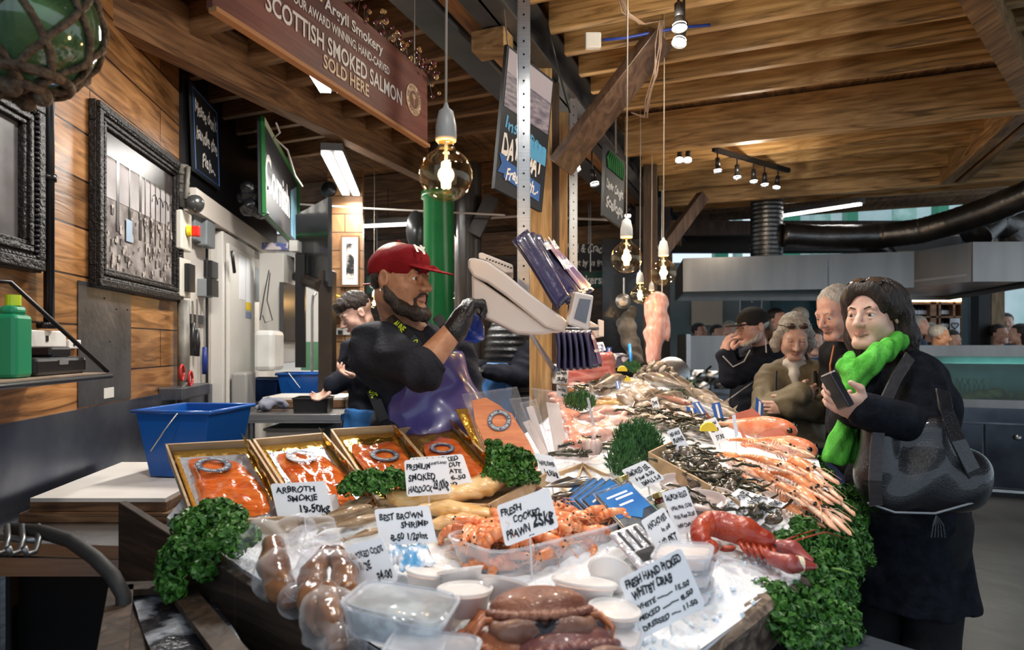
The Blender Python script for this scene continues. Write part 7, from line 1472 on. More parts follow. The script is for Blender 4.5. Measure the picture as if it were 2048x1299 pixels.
def extra4(h):
    o = []; s = SDF(.005)
    s.path([P(1812, 672, 2.12), P(1795, 682, 2.02), P(1765, 704, 1.96), P(1735, 728, 1.94), P(1708, 748, 1.96)], [.018, .026, .032, .034, .030], k=.015); s.path([P(1700, 716, 2.06), P(1695, 735, 2.0), P(1706, 755, 1.96)], [.022, .028, .030], k=.015)
    s.path([P(1712, 750, 1.95), P(1704, 785, 1.95), P(1700, 815, 1.95)], [.028, .026, .024], k=.015); s.path([P(1724, 748, 1.97), P(1716, 780, 1.97)], [.03, .02], k=.02)
    s.path([P(1690, 842, 1.96), P(1680, 880, 1.96), P(1674, 915, 1.96)], [.024, .034, .040], k=.01); s.path([P(1702, 842, 1.98), P(1698, 885, 1.98), P(1692, 912, 1.98)], [.02, .026, .028], k=.008); s.path([P(1700, 800, 1.99), P(1695, 845, 1.99)], [.026, .024], k=.02); s.box(P(1685, 955, 1.96), (.3, .3, .09), op='-', k=.004)
    o.append(s.mesh('scarf', SCARF, fold=lambda X, Y, Z: (.0035*np.sin(170*(X*.8-Z*.5)+2*np.sin(12*Z))).astype(np.float32)))
    b = MB(); LENS = mat('sunglass_lens', (.06, .04, .03), .08, coat=1)
    for x in (-1, 1):
        q = MB(); q.lathe([(0, .004), (.020, .003), (.025, 0), (.024, -.003), (0, -.002)], h.q(x*.032, .052, .112), 18, basis(h.R @ V((x*.25, .55, .8)), h.R @ V((1, 0, 0)))); o.append(q.build('lens', LENS, smooth=True))
        q = MB(); q.tube([h.q(x*.056, .05, .112), h.q(x*.082, .0, .085), h.q(x*.086, -.04, .055)], .0028, n=6); o.append(q.build('temple_arm', BLACK, smooth=True))
    q = MB(); q.tube([h.q(-.012, .056, .114), h.q(0, .058, .117), h.q(.012, .056, .114)], .003); o.append(q.build('bridge', BLACK)); 
    # lapel, belt end
    q = MB(); q.slab([P(1738, 722, 1.985), P(1762, 742, 1.95), P(1735, 800, 1.93), P(1712, 830, 1.94), P(1716, 790, 1.95)], (0, -1, 0), .008); o.append(q.build('lapel', BLKC, bev=.003)); q = MB(); q.slab([P(1880, 1170, 2.14), P(1907, 1170, 2.14), P(1905, 1330, 2.12), P(1880, 1330, 2.12)], (0, -1, 0), .006); o.append(q.build('coat_belt', BLKC))
    return o
shL4, elL4, wrL4 = P(1836, 752, 2.02), P(1852, 858, 1.92), P(1728, 820, 1.76); shR4, elR4, wrR4 = P(1712, 745, 2.30), P(1692, 850, 2.18), P(1706, 822, 1.93)
simple_person('person in long black coat and bright green scarf holding a wallet', C4, f4, .95, NK4, CH4, PE4, [(shL4, elL4, wrL4, P(1668, 800, 1.74)-wrL4, (-.2, .7, .5), (.2, .1, 1), (.65, .7, .75, .8)), (shR4, elR4, wrR4, P(1660, 822, 1.78)-wrR4, (.3, -.6, .6), (0, 0, 1), (.55, .65, .7, .75))], w=.165, dp=.11, res=.0036, skin=SK_F, coat=BLKC, hairf=hair_bob, hem=(P(1814, 1192, 2.12), .20), brow=H_BLK, look=(.05, 1, -.12), pants=fabric('black_trousers', (.012, .012, .014), (.02, .02, .022)), extra=extra4, fold=(.006, 24, 3), nr=.05, coatres=.006, g=.014)
b = MB(); Rw = basis(P(1658, 752, 1.74)-P(1692, 812, 1.72), V((1, .3, .6))); c = (P(1658, 756, 1.735)+P(1690, 806, 1.735))/2; b.box(c, (.022, .05, .10), Rw); w1 = MB(); w1.box(c+Rw @ V((.007, 0, .047)), (.003, .044, .012), Rw); w1.box(c+Rw @ V((-.004, 0, .047)), (.003, .044, .012), Rw)
boxthing('wallet', 'black leather wallet held up in the clasped hands', 'wallet', [('leather', b, mat('glossy_leather', (.010, .010, .012), .3, coat=.4), dict(bev=.004)), ('card_edges', w1, mat('cream_card', (.8, .77, .7), .4))])
# handbag
LEA = mat('black_leather', (.010, .011, .014), .24, bump=.35, bscale=220, coat=.6); STR = mat('worn_strap', (.035, .030, .032), .4, bump=.3)
t = thing('handbag', 'slouchy black leather tote hanging at the side of the long coat', 'handbag', tuple(P(1845, 1028, 1.85)))
s = SDF(.006); bp = lambda x, y_, e=0: P(x, y_, 1.84+e); s.ell(bp(1845, 965), (.17, .07, .085), k=.05); s.box(bp(1848, 955), (.31, .10, .13), rd=.045, k=.04); s.ell(bp(1765, 980), (.065, .06, .065), k=.04); s.ell(bp(1925, 975), (.07, .06, .065), k=.04); s.path([bp(1760, 935), bp(1752, 860)], [.05, .03], k=.04); s.path([bp(1905, 940), bp(1882, 850)], [.07, .03], k=.05); s.box(bp(1820, 900, .0), (.17, .05, .15), rd=.02, k=.05)
o1 = s.mesh('bag_body', LEA, fold=lambda X, Y, Z: (.010*np.sin(38*X+4*np.sin(9*Z)+6*Z)*np.clip((Z-1.02)*4+.45, .1, 1)).astype(np.float32)); ob = [o1]
def flatstrap(pts, w, m_, nm, e=.004):
    b = MB(); k = len(pts); vs = []
    for i, p in enumerate(pts): tng = (pts[min(i+1, k-1)]-pts[max(i-1, 0)]).normalized(); nrm = V((0, -1, .1)).normalized(); sd = tng.cross(nrm).normalized(); vs += [p-sd*w+nrm*e, p+sd*w+nrm*e, p+sd*w-nrm*e, p-sd*w-nrm*e]
    b.add(vs, [(i*4+j, i*4+(j+1) % 4, (i+1)*4+(j+1) % 4, (i+1)*4+j) for i in range(k-1) for j in range(4)]+[(0, 1, 2, 3), tuple(range(4*k-1, 4*k-5, -1))]); return b.build(nm, m_, bev=.001)
ob.append(flatstrap([bp(1752, 1010, -.085), bp(1750, 960, -.098), bp(1752, 900, -.075), bp(1758, 850, -.06), bp(1772, 800, -.02), bp(1792, 755, .05), bp(1820, 712, .10)], .017, STR, 'shoulder_strap')); ob.append(flatstrap([bp(1958, 990, -.06), bp(1945, 940, -.075), bp(1915, 880, -.07), bp(1892, 820, -.02), bp(1885, 780, .02)], .020, LEA, 'shoulder_strap'))
b = MB(); b.tube([bp(1735, 1005, -.06), bp(1790, 1024, -.085), bp(1870, 1026, -.09), bp(1945, 1005, -.07)], .003); ob.append(b.build('piping', mat('light_piping', (.25, .27, .3), .4)))
for k in range(5): b = MB(); b.tube([bp(1872, 1030, -.06), bp(1866+k*5, 1050, -.06), bp(1862+k*7, 1074, -.06)], .003, n=5); ob.append(b.build('tassel', LEA))
keep(t, *ob)
# --- shopper with crossed arms
f5 = V((-.22, -.88, -.42)); NK5, CH5, PE5 = P(1592, 728, 3.68), P(1592, 790, 3.70), P(1590, 878, 3.70)
def hair5(h):
    s = SDF(.0055); s.ell(h.q(0, -.022, .045), (.083, .100, .086), h.R)
    for x in (-1, 1): s.path([h.q(x*.056, .030, .075), h.q(x*.082, .0, .01), h.q(x*.090, -.012, -.05), h.q(x*.085, -.02, -.085)], [.018, .022, .030, .024], k=.02)
    s.ell(h.q(0, .08, -.01), (.058, .05, .085), h.R, k=.01, op='-')
    s.path([h.q(0, -.08, .0), h.q(0, -.085, -.08)], [.07, .06], k=.03); return [('hair', s, H_MIX, folds(.004, 120))]
def extra5(h):
    o = []
    s = SDF(.007); s.path([P(1584, 722, 3.62), P(1588, 748, 3.59), P(1594, 778, 3.58)], [.028, .026, .018], k=.02); s.cap(P(1574, 726, 3.62), P(1604, 728, 3.62), .024, k=.03); o.append(s.mesh('white_top', mat('cream_knit', (.75, .70, .63), .8, bump=.4), fold=folds(.003, 60), label='cream high necked top'))
    for x in (-1, 1):
        q = MB(); q.ball(h.q(x*.032, .075, .092), (.024*1, .01, .018), h.R, 12, 8); o.append(q.build('lens', mat('sunglass_lens', (.06, .04, .03), .08, coat=1), smooth=True)); q = MB(); q.tube([h.q(x*.054, .07, .09), h.q(x*.086, .0, .07)], .003); o.append(q.build('temple_arm', BLACK))
    for px in (1552, 1630): q = MB(); q.tube([P(px, 742, 3.55), P(px+(-2 if px < 1600 else 2), 790, 3.51)], .014, n=6, flat=.5); o.append(q.build('rucksack_strap', BLACK))
    q = MB(); q.tube([P(1594, 770, 3.54), P(1592, 830, 3.52), P(1590, 885, 3.53)], .0035); o.append(q.build('zip', mat('dark_zip', (.05, .045, .03), .4))); q = MB(); q.cyl(P(1587, 786, 3.39), P(1600, 790, 3.36), .040, .034, 14); o.append(q.build('shirt_cuff', mat('cream_knit', (.75, .70, .63), .8))); return o
OLV = mat('olive_parka', (.145, .115, .065), .65, col2=(.20, .165, .10), scale=7, bump=.3, bscale=50)
simple_person('grey haired person in olive parka with arms crossed and sunglasses on the head', P(1588, 672, 3.60), f5, 1.02, NK5, CH5, PE5, [(P(1540, 758, 3.68), P(1530, 822, 3.55), P(1598, 788, 3.36), (1, .2, .15), (0, 1, 0), (0, 0, 1), (.4, .4, .5, .5)), (P(1645, 758, 3.63), P(1652, 818, 3.51), P(1580, 812, 3.40), (-1, .2, -.1), (0, 1, 0), (0, 0, 1), (.5, .6, .6, .6))], w=.17, dp=.11, skin=SK_F, coat=OLV, coatname='parka', hairf=hair5, hem=(P(1590, 888, 3.68), .19), brow=None, closed=True, pants=JEANS, extra=extra5, g=.026, fold=(.007, 38, 5))
# --- cap man
f6 = V((-.93, -.30, -.12)); NK6, CH6, PE6 = P(1524, 695, 4.22), P(1512, 750, 4.25), P(1498, 850, 4.27)
def hair6(h):
    s = SDF(.0055); s.ell(h.q(0, -.03, .012), (.080, .085, .055), h.R); s.box(h.q(0, .05, -.02), (.3, .12, .3), h.R, op='-', k=.01); o = [('hair', s, H_MIX, None)]
    s = SDF(.007)
    for k in range(5): s.path([h.q(-.02+.01*k, -.10, .02), h.q(-.03+.015*k, -.135, -.06), h.q(-.03+.015*k, -.15-.01*k, -.16)], [.02, .018, .012], k=.006)
    o.append(('ponytail', s, hairm('brown_grey_hair', (.10, .075, .05), (.25, .2, .15)), folds(.003, 90))); s = SDF(.005); s.ell(h.q(0, -.012, .036), (.086, .108, .088), h.R); s.box(h.q(0, 0, -.09), (.4, .5, .2), h.R, op='-', k=.004); s.ell(h.q(0, .112, .018), (.066, .075, .006), h.R, k=.006); o.append(('cap', s, fabric('black_cap', (.018, .016, .015), (.03, .028, .026)), None))
    s = SDF(.005)
    for x in (-1, 1): s.path([h.q(x*.074, .01, -.04), h.q(x*.060, .035, -.08), h.q(x*.02, .075, -.104)], [.006, .014, .016], k=.015)
    s.cap(h.q(-.02, .075, -.104), h.q(.02, .075, -.104), .016, k=.01); o.append(('beard', s, H_MIX, None)); return o
def extra6(h):
    o = []
    for pts in ([P(1531, 678, 4.09), P(1533, 715, 4.05), P(1518, 755, 4.03), P(1490, 775, 4.05), P(1462, 795, 4.07)], [P(1500, 700, 4.07), P(1488, 722, 3.96), P(1466, 733, 3.89), P(1446, 712, 3.87)]): q = MB(); q.tube(pts, .004, n=6); o.append(q.build('white_piping', PWHITE))
    return o
simple_person('person in black cap and navy tracksuit top with hands raised to the mouth', P(1503, 652, 4.14), f6, 1.06, NK6, CH6, PE6, [(P(1524, 728, 4.05), P(1462, 752, 3.96), P(1450, 712, 3.96), P(1452, 685, 3.96)-P(1450, 712, 3.96), (1, .2, 0), (0, 1, 0), (.5, .5, .5, .6)), (P(1508, 728, 4.42), P(1460, 745, 4.35), P(1460, 705, 4.20), (.2, -.1, 1), (1, 0, 0), (0, -1, 0), (.6, .6, .6, .7))], w=.18, dp=.12, skin=SK_P, coat=NAVY, coatname='tracksuit_top', hairf=hair6, brow=H_MIX, pants=fabric('black_jeans', (.012, .013, .018), (.02, .022, .03)), extra=extra6, fold=(.006, 34, 7))
# --- grey haired man
f7 = V((-.86, -.34, -.36)); NK7, CH7, PE7 = P(1700, 684, 3.18), P(1716, 760, 3.22), P(1725, 900, 3.25)
def hair7(h):
    s = SDF(.0045); s.ell(h.q(0, -.022, .046), (.081, .100, .084), h.R); s.box(h.q(0, .092, .03), (.3, .12, .36), h.R @ Matrix.Rotation(-.5, 3, 'X'), op='-', k=.01, rd=.02); s.box(h.q(0, .01, -.085), (.3, .2, .14), h.R, op='-', k=.01)
    return [('hair', s, H_GRY, folds(.003, 120))]
def extra7(h):
    q = MB(); q.lathe([(.060, -.02), (.068, .0), (.062, .035)], NK7+V((0, 0, .02)), 24, basis(V((-.35, -.2, 1)))); o = q.build('checked_collar', mat('check_shirt', (.6, .56, .5), .8), solid=.006); nt = _M['check_shirt'].node_tree
    ck = nt.nodes.new('ShaderNodeTexChecker'); ck.inputs['Scale'].default_value = 90; ck.inputs['Color1'].default_value = (.65, .6, .52, 1); ck.inputs['Color2'].default_value = (.05, .045, .05, 1); tc = nt.nodes.new('ShaderNodeTexCoord'); nt.links.new(tc.outputs['Object'], ck.inputs['Vector']); nt.links.new(ck.outputs[0], nt.nodes['Principled BSDF'].inputs[0])
    q = MB(); q.tube([P(1668, 690, 3.12), P(1660, 730, 3.08), P(1664, 800, 3.08)], .004); return [o, q.build('zip', mat('orange_zip', (.5, .16, .05), .5))]
simple_person('grey haired person in black jacket with checked collar, bending behind the green scarf', P(1672, 624, 3.12), f7, 1.05, NK7, CH7, PE7, [(P(1690, 730, 3.42), P(1684, 830, 3.4), P(1680, 900, 3.3), (0, 0, -1), (1, 0, 0), (0, -1, 0), (.4, .4, .4, .4)), (P(1748, 730, 3.05), P(1750, 830, 3.05), P(1745, 900, 3.05), (0, 0, -1), (-1, 0, 0), (0, -1, 0), (.4, .4, .4, .4))], w=.19, dp=.12, skin=SK_P, coat=fabric('black_fleece', (.010, .010, .011), (.018, .018, .019), .9), coatname='jacket', hairf=hair7, brow=H_GRY, look=(0, 1, -.3), pants=JEANS, extra=extra7, nr=.058)
# --- people far behind
def crowd(px, py, d, f, hairc, coatc, label, skin=SK_P, hs=1.0, cover=False):
    C = P(px, py, d); f = V(f).normalized(); NK = C-V((0, 0, .16))-f*.03; CH = NK-V((0, 0, .2)); PE = NK-V((0, 0, .58)); t = thing('person', label, 'person', (PE.x, PE.y, 0), 'people at the far stalls'); h = Head(C, f, hs); s = SDF(.011); h.skin(s, NK, .05, lips=0); torso(s, NK, CH, PE, f, .17, .11)
    r = f.cross(V((0, 0, 1))).normalized(); lg = legs_for(PE, f)
    for a_ in lg: leg(s, *a_, f)
    for sx in (-1, 1): limb(s, CH+r*sx*.19+V((0, 0, .1)), CH+r*sx*.22-V((0, 0, .15)), CH+r*sx*.16-V((0, 0, .3))+f*.1, .045, .038, .03); hand(s, CH+r*sx*.16-V((0, 0, .3))+f*.1, (f.x, f.y, -.5), (0, 0, -1), -r*sx, sc_=1.1)
    obs = [s.mesh('body', skin, relax=0)]; s = SDF(.011); s.ell(h.q(0, -.025, .045), (.083, .100, .086), h.R)
    if cover: s.path([h.q(0, -.06, 0), h.q(0, -.06, -.12)], [.085, .06], k=.03)
    s.box(h.q(0, .09, -.03), (.3, .14, .2), h.R, op='-', k=.01); obs.append(s.mesh('hair', hairc, relax=0)); s = SDF(.014); torso(s, NK, CH, PE, f, .17, .11, g=.03)
    for sx in (-1, 1): limb(s, CH+r*sx*.19+V((0, 0, .1)), CH+r*sx*.22-V((0, 0, .15)), CH+r*sx*.16-V((0, 0, .3))+f*.1, .06, .05, .045)
    for a_ in lg: leg(s, *a_, f, g=.02)
    obs.append(s.mesh('clothes', coatc)); keep(t, *obs)
CB = fabric('blue_coat', (.04, .10, .26), (.06, .15, .36)); CD = fabric('dark_coat', (.015, .016, .022), (.03, .03, .04)); CGR = fabric('steel_blue_coat', (.06, .09, .14), (.1, .13, .2)); CRD = fabric('red_coat', (.4, .02, .03), (.5, .05, .05))
for a_ in ((1555, 640, 6.6, (.6, -1, 0), H_BLK, CD, 'person in a dark woolly hat behind the black cap', SK_P), (1400, 664, 8.3, (.6, -1, 0), H_BLK, CGR, 'far person at the picture edge of the kitchen steam', SK_P), (1436, 668, 8.0, (.3, -1, 0), H_BLK, CD, 'far dark haired person seen through the steam', SK_F), (1458, 662, 7.6, (-.6, -1, 0), H_MIX, CGR, 'far person with light hair just left of the black cap', SK_F), (1598, 640, 6.2, (.2, 1, 0), H_MIX, CD, 'person seen from behind over the sunglasses', SK_P), (1628, 684, 5.8, (-.3, -1, -.1), H_BLK, CB, 'person in bright blue anorak between the two grey heads', SK_F), (1655, 680, 6.4, (-.6, -1, 0), H_BLK, CGR, 'dark haired person peering past the blue anorak', SK_F, 1.0, True), (1840, 652, 7.6, (.7, -.6, 0), H_GRY, CGR, 'balding person in steel blue jacket beyond the fish tank', SK_P), (1864, 664, 8.4, (.8, -.5, 0), H_MIX, CD, 'person half hidden behind the balding one', SK_P), (1880, 672, 7.2, (.85, -.5, -.1), H_MIX, CRD, 'person with glasses and a red collar beyond the fish tank', SK_T), (1905, 680, 7.8, (.3, -1, -.2), H_BLK, CD, 'person bending down under the heart poster', SK_F), (2012, 645, 8.2, (-.6, -1, 0), H_BLK, CGR, 'person in front of the sunlit doorway', SK_F), (2036, 668, 7.6, (-.8, .5, 0), H_BLK, CD, 'dark haired person at the frame edge above the tank', SK_F, 1.0, True), (2000, 668, 7.9, (.2, -1, 0), H_BLK, CGR, 'second person before the sunlit doorway', SK_F)): crowd(*a_)
# ------------------------------------------------------------------ bulbs, float, signs, scale
BG = film('amber_bulb_glass', (1, .88, .66), .05, .04, gloss=True); FIL = glow('filament', (1, .62, .22), 60); SOCK = mat('grey_socket', (.30, .29, .27), .4); SOCKW = mat('white_socket', (.7, .67, .6), .4); CORD = mat('cream_cord', (.62, .52, .40), .5)
def bulb(px, py, r_px, lab, R=.0625, sock=SOCKW, power=3, top=3.2):
    d = R*F/r_px; c = P(px, py, d); t = thing('pendant_bulb', lab, 'light bulb', tuple(c), 'filament bulbs hanging over the stall'); k = R/.0625; q = lambda x, z: (x*k, z*k)
    b = MB(); pr = [q(.0625*math.sin(a), -.0625*math.cos(a)) for a in [PI*j/14*.86 for j in range(15)]]+[q(.019, .066), q(.0175, .080)]; b.lathe(pr, c, 28); g = b.build('glass', BG, smooth=True)
    b = MB(); b.lathe([q(.0185, .078), q(.024, .080), q(.025, .088), q(.0245, .115), q(.017, .150), q(.007, .158), q(.004, .170)], c, 22); s_ = b.build('socket', sock, smooth=True)
    b = MB(); b.lathe([q(.0, .078), q(.0185, .078), q(.0188, .085)], c, 20); b2 = b.build('screw_cap', BRASS)
    fl = []
    b = MB()
    for j in range(6): a = 2*PI*j/6; b.tube([c+V((.008*k*math.cos(a), .008*k*math.sin(a), .030*k)), c+V((.0095*k*math.cos(a), .0095*k*math.sin(a), 0)), c+V((.008*k*math.cos(a), .008*k*math.sin(a), -.030*k))], .0026*k, n=5)
    fl.append(b.build('filament', FIL)); fl[-1]['kind'] = 'stuff'; b = MB(); b.tube([c+V((0, 0, .078*k)), c+V((0, 0, .03*k))], .004*k); fl.append(b.build('stem', mat('glass_stem', (.7, .7, .65), .2)))
    b = MB(); b.tube([c+V((0, 0, .165*k)), V((c.x+.004, c.y, top-.3)), V((c.x, c.y, top))], .0028, n=6); fl.append(b.build('cord', CORD, smooth=True)); keep(t, g, s_, b2, *fl)
    l = light('POINT', 'bulb_glow', c, power, (1, .62, .28), .02); return t
bulb(892, 350, 53, 'nearest and largest glowing globe bulb in a grey socket, over the server', sock=SOCK, power=5)
bulb(1253, 515, 31, 'second largest glowing globe bulb, in a white socket', power=5); bulb(1327, 545, 26, 'glowing globe bulb nearest the steel hood', power=5)
bulb(1280, 590, 18.5, 'smaller glowing bulb between the two front ones, lower down', power=5, top=3.2); bulb(1303, 597, 13, 'smallest glowing bulb touching the hanging pink ray', R=.05, power=4)
bulb(912, 600, 9, 'tiny distant bulb left of the gloved hand', R=.045, power=3, top=3.2); bulb(748, 606, 10, 'tiny distant bulb between the young worker and the red cap', R=.045, power=2)
t = thing('fishing_float', 'big green glass float in a brown rope net hanging at the upper corner', 'float', tuple(P(38, 40, 1.25))); c = P(36, 38, 1.25); R0 = .140
b = MB(); b.ball(c, R0, n=40, k=26); o1 = b.build('glass', mat('green_glass', (.05, .16, .06), .05, col2=(.22, .42, .20), scale=5, trans=.55, coat=1), smooth=True)
ROPE = mat('tarred_rope', (.07, .045, .028), .8, col2=(.20, .14, .09), scale=60, bump=1, bscale=120); b = MB()
for k in range(8):
    for sg in (-1, 1):
        pts = []
        for j in range(25): u = -PI/2+.1+(PI-.2)*j/24; a = k*PI/4+sg*(u+PI/2)*.75+.2; rr = R0*1.025+.003*math.sin(j*2+k); pts.append(c+V((rr*math.cos(u)*math.cos(a), rr*math.cos(u)*math.sin(a), rr*math.sin(u))))
        b.tube(pts, .0068, n=7)
for u in (-1.25, -.95): b.tube([c+V((R0*1.05*math.cos(u)*math.cos(a), R0*1.05*math.cos(u)*math.sin(a), R0*1.05*math.sin(u))) for a in [2*PI*j/20 for j in range(21)]], .010, n=7)
for a in (.3, 1.9, 3.6, 5.1): b.ball(c+V((.04*math.cos(a), .04*math.sin(a), -R0*1.05)), .02, n=8, k=6)
b.tube([c+V((0, 0, R0)), c+V((0, 0, 1.4))], .008); o2 = b.build('net', ROPE, smooth=True); keep(t, o1, o2)
# maroon smokery board
MAR = wood('maroon_board', (.16, .050, .040), (.23, .085, .065), (1, 1, 9), 1.6, .5, dark=.7); BUFF = mat('buff_paint', (.78, .62, .42), .5)
bl, br_ = P(425, 15, 1.51), P(855, 290, 2.55); W_ = V((0, 0, .28))
t, ob, (O, U, W, n) = sign4('smokery_sign', 'long maroon board reading Scottish smoked salmon sold here', 'sign', (bl+W_, br_+W_, br_, bl), .018, MAR, MAR, [('white_lettering', PWHITE, [('OUR AWARD WINNING, HAND-CARVED', .26, .57, .47, .10), ('SCOTTISH SMOKED SALMON', .16, .30, .65, .19), ('Argyll Smokery', .39, .76, .30, .13)], False, .02), ('buff_lettering', BUFF, [('SOLD HERE', .385, .12, .225, .15), ('The', .32, .80, .06, .13)], False, .02)])
b = MB(); b.box((bl+br_)/2-V((0, 0, .004)), (.024, U.length, .012), basis(V((0, 0, 1)), U.cross(V((0, 0, 1))))) ; e = b.build('raw_edge', mat('raw_edge', (.45, .22, .09), .6))
R_ = Matrix((U.normalized(), V((0, 0, 1)), U.normalized().cross(V((0, 0, 1))))).transposed(); c = O+U*.892+W*.49+n*.002; b = MB(); b.lathe([(0, 0), (.058, 0), (.058, .001), (0, .001)], c, 36, R_); e1 = b.build('emblem', BUFF)
b = MB(); b.lathe([(.0, .0015), (.034, .0015), (.034, .002), (0, .002)], c, 30, R_); b.lathe([(.038, .0015), (.040, .0015), (.040, .002), (.038, .002)], c, 30, R_); ringtext(b, 'THE ARGYLL SMOKERY * SCOTLAND * ', c+n*.002, U.normalized(), V((0, 0, 1)), .049, .013); e2 = b.build('emblem_print', mat('emblem_brown', (.20, .09, .06), .5)); e2['kind'] = 'stuff'
b = MB(); u_ = U.normalized()
for j in range(5): a = -.8+j*.4; b.tube([c+n*.003-V((0, 0, .022)), c+n*.003, c+n*.003+u_*math.sin(a)*.022+V((0, 0, .022*math.cos(a)))], .0012, n=4)
e3 = b.build('emblem_tree', BUFF)
ch = []
for u in (.12, .9): b = MB(); b.tube([O+U*u+W, O+U*u+W+V((0, 0, .75))], .003, n=5); ch.append(b.build('hanging_wire', WIRE))
keep(t, e, e1, e2, e3, *ch)
t = thing('berry_garland', 'dried twigs with orange and maroon berries along the top of the maroon board', 'garland', tuple(O+U*.8+W)); tw = MB(); be = MB(); be2 = MB()
for k in range(46):
    u = random.uniform(.5, 1.01); p = O+U*u+W; q = p+V((random.uniform(-.01, .04), random.uniform(-.05, .01), random.uniform(-.02 if u > .95 else .0, .05))); tw.tube([p, p.lerp(q, .5)+V((0, 0, .008)), q], .0014, n=4); (be if k % 2 else be2).ball(q, random.uniform(.006, .010), n=8, k=6)
for k in range(10): q = O+U+W+V((random.uniform(.0, .05), 0, random.uniform(-.11, .04))); tw.tube([O+U+W, q], .0014, n=4); (be if k % 2 else be2).ball(q, .007, n=8, k=6)
o = [tw.build('twigs', PD), be.build('berries', mat('orange_berry', (.50, .20, .05), .4, col2=(.45, .35, .12), scale=20), smooth=True), be2.build('dark_berries', mat('maroon_berry', (.12, .02, .02), .35), smooth=True)]
for q in o: q['kind'] = 'stuff'
keep(t, *o)
# day boat board
t, ob, (O, U, W, n) = sign4('fish_sign', 'tall board with a sea photograph above painted day boat lettering', 'sign', (P(1015, 88, 2.72), P(1100, 165, 2.98), P(1084, 424, 2.98), P(989, 376, 2.72)), .018, SLATE, SLATE, [('blue_lettering', SKYB, [('Inshore', .08, .44, .72, .09)], True, .02), ('white_lettering', PWHITE, [('DAY BOAT', .06, .25, .86, .15)], True, .035)])
q = lambda u, v, e=.002: O+U*u+W*v+n*e
b = MB(); b.quad(q(.03, .58), q(.97, .58), q(.97, .98), q(.03, .98)); a1 = b.build('sea_photograph', mat('sea_photo', (.09, .08, .12), .4, col2=(.32, .29, .34), scale=16, stretch=(1, 1, 4))); b = MB(); b.quad(q(.03, .82, .0025), q(.97, .82, .0025), q(.97, .98, .0025), q(.03, .98, .0025)); a2 = b.build('photo_sky', mat('photo_sky', (.36, .33, .38), .4)); b = MB(); b.slab([q(.14, .10), q(.9, .06), q(.9, .19), q(.14, .23)], n, .001); b.slab([q(.02, .12), q(.16, .13), q(.16, .25), q(.02, .25), q(.08, .19)], n, .0008); a3 = b.build('ribbon', mat('ribbon_blue', (.04, .12, .36), .45))
b = MB(); lettering(b, [('Fresh Fish...', .18, .105, .68, .09)], O+n*.003, U, W, .001, True, .02); a4 = b.build('ribbon_lettering', PWHITE); b = MB()
for k in range(5): b.slab([q(.55+.09*k+.055*math.cos(a), .455+.02*math.sin(a)) for a in [PI*j/6 for j in range(7)]]+[q(.5+.09*k, .42), q(.6+.09*k, .42)], n, .001)
b.slab([q(.5, .34), q(.97, .34), q(.97, .44), q(.5, .44)], n, .0006); a5 = b.build('painted_waves', SKYB); ch = MB(); ch.tube([O+W, V((O.x, O.y, 3.0))+V((.03, 0, 0))], .003); keep(t, a1, a2, a3, a4, a5, ch.build('hanging_wire', WIRE))
t, ob, (O, U, W, n) = sign4('scallop_sign', 'small hanging board painted Diver caught scallops under a green plant', 'sign', (P(1211, 288, 4.0), P(1251, 325, 4.25), P(1247, 458, 4.25), P(1207, 430, 4.0)), .02, SLATE, SLATE, [('lettering', PWHITE, [('Diver Caught', .08, .42, .84, .13), ('Scallops', .08, .16, .84, .16)], True, .03)])
b = MB()
for k in range(9): b.tube([O+U*(.15+.09*k)+W*.7+n*.004, O+U*(.1+.1*k)+W*.85+n*.004, O+U*(.2+.08*k)+W*.95+n*.004], .007, n=4)
keep(t, b.build('painted_plant', mat('plant_green', (.03, .22, .05), .5)))
# distant shop fascia lettering
sign4('shop_fascia', 'dark fascia with white script behind the second bulb', 'sign', (P(1125, 488, 7), P(1230, 488, 7), P(1230, 540, 7), P(1125, 540, 7)), .03, SLATE, SLATE, [('lettering', PWHITE, [('Wild & Cracked', .04, .68, .92, .34), ('caught by us from', .04, .18, .84, .26)], True, .01)])
sign4('shop_fascia', 'green fascia with bold white lettering behind the carrier bags', 'sign', (P(1140, 543, 6.9), P(1222, 543, 6.9), P(1222, 575, 6.9), P(1140, 575, 6.9)), .03, mat('bottle_green', (.015, .06, .045), .4), SLATE, [('lettering', PWHITE, [('Seekers L', .05, .25, .9, .55)], False, .02)])
sign4('shop_fascia', 'green fascia with white letters between the young worker and the red cap', 'sign', (P(733, 552, 7.5), P(775, 552, 7.5), P(775, 586, 7.5), P(733, 586, 7.5)), .03, _M['bottle_green'], SLATE, [('lettering', PWHITE, [('Camb', .15, .3, .8, .4)], False, .01)])
# ------------------------------------------------------------------ shop scale
SCW = mat('warm_white_casing', (.62, .56, .52), .35); SCG = mat('casing_grey', (.42, .38, .36), .4)
t = thing('shop_scale', 'big white tilted counter scale with a customer display on an arm', 'scale', tuple(P(1040, 668, 2.2)))
def slabpx(name, px, d, depth, m_, bev=.01): b = MB(); b.slab([P(x, y_, d) for x, y_ in px], (0, 1, 0), depth); return b.build(name, m_, bev=bev)
ob = [slabpx('casing', [(943, 548), (1090, 650), (1127, 660), (1095, 667), (1066, 668), (1034, 666), (957, 628), (944, 600)], 2.13, .26, SCW, .008), slabpx('top_cover', [(936, 518), (945, 514), (975, 522), (1010, 545), (1060, 586), (1126, 634), (1137, 646), (1128, 664), (1090, 654), (1050, 622), (1010, 590), (975, 565), (946, 553), (936, 535)], 2.115, .29, SCW, .010), slabpx('printer', [(957, 515), (957, 506), (963, 504), (1026, 529), (1027, 545), (1010, 545), (975, 522)], 2.16, .20, SCW, .004), slabpx('connector_box', [(957, 598), (1010, 615), (1010, 640), (957, 632)], 2.2, .14, SCG, .004)]
b = MB()
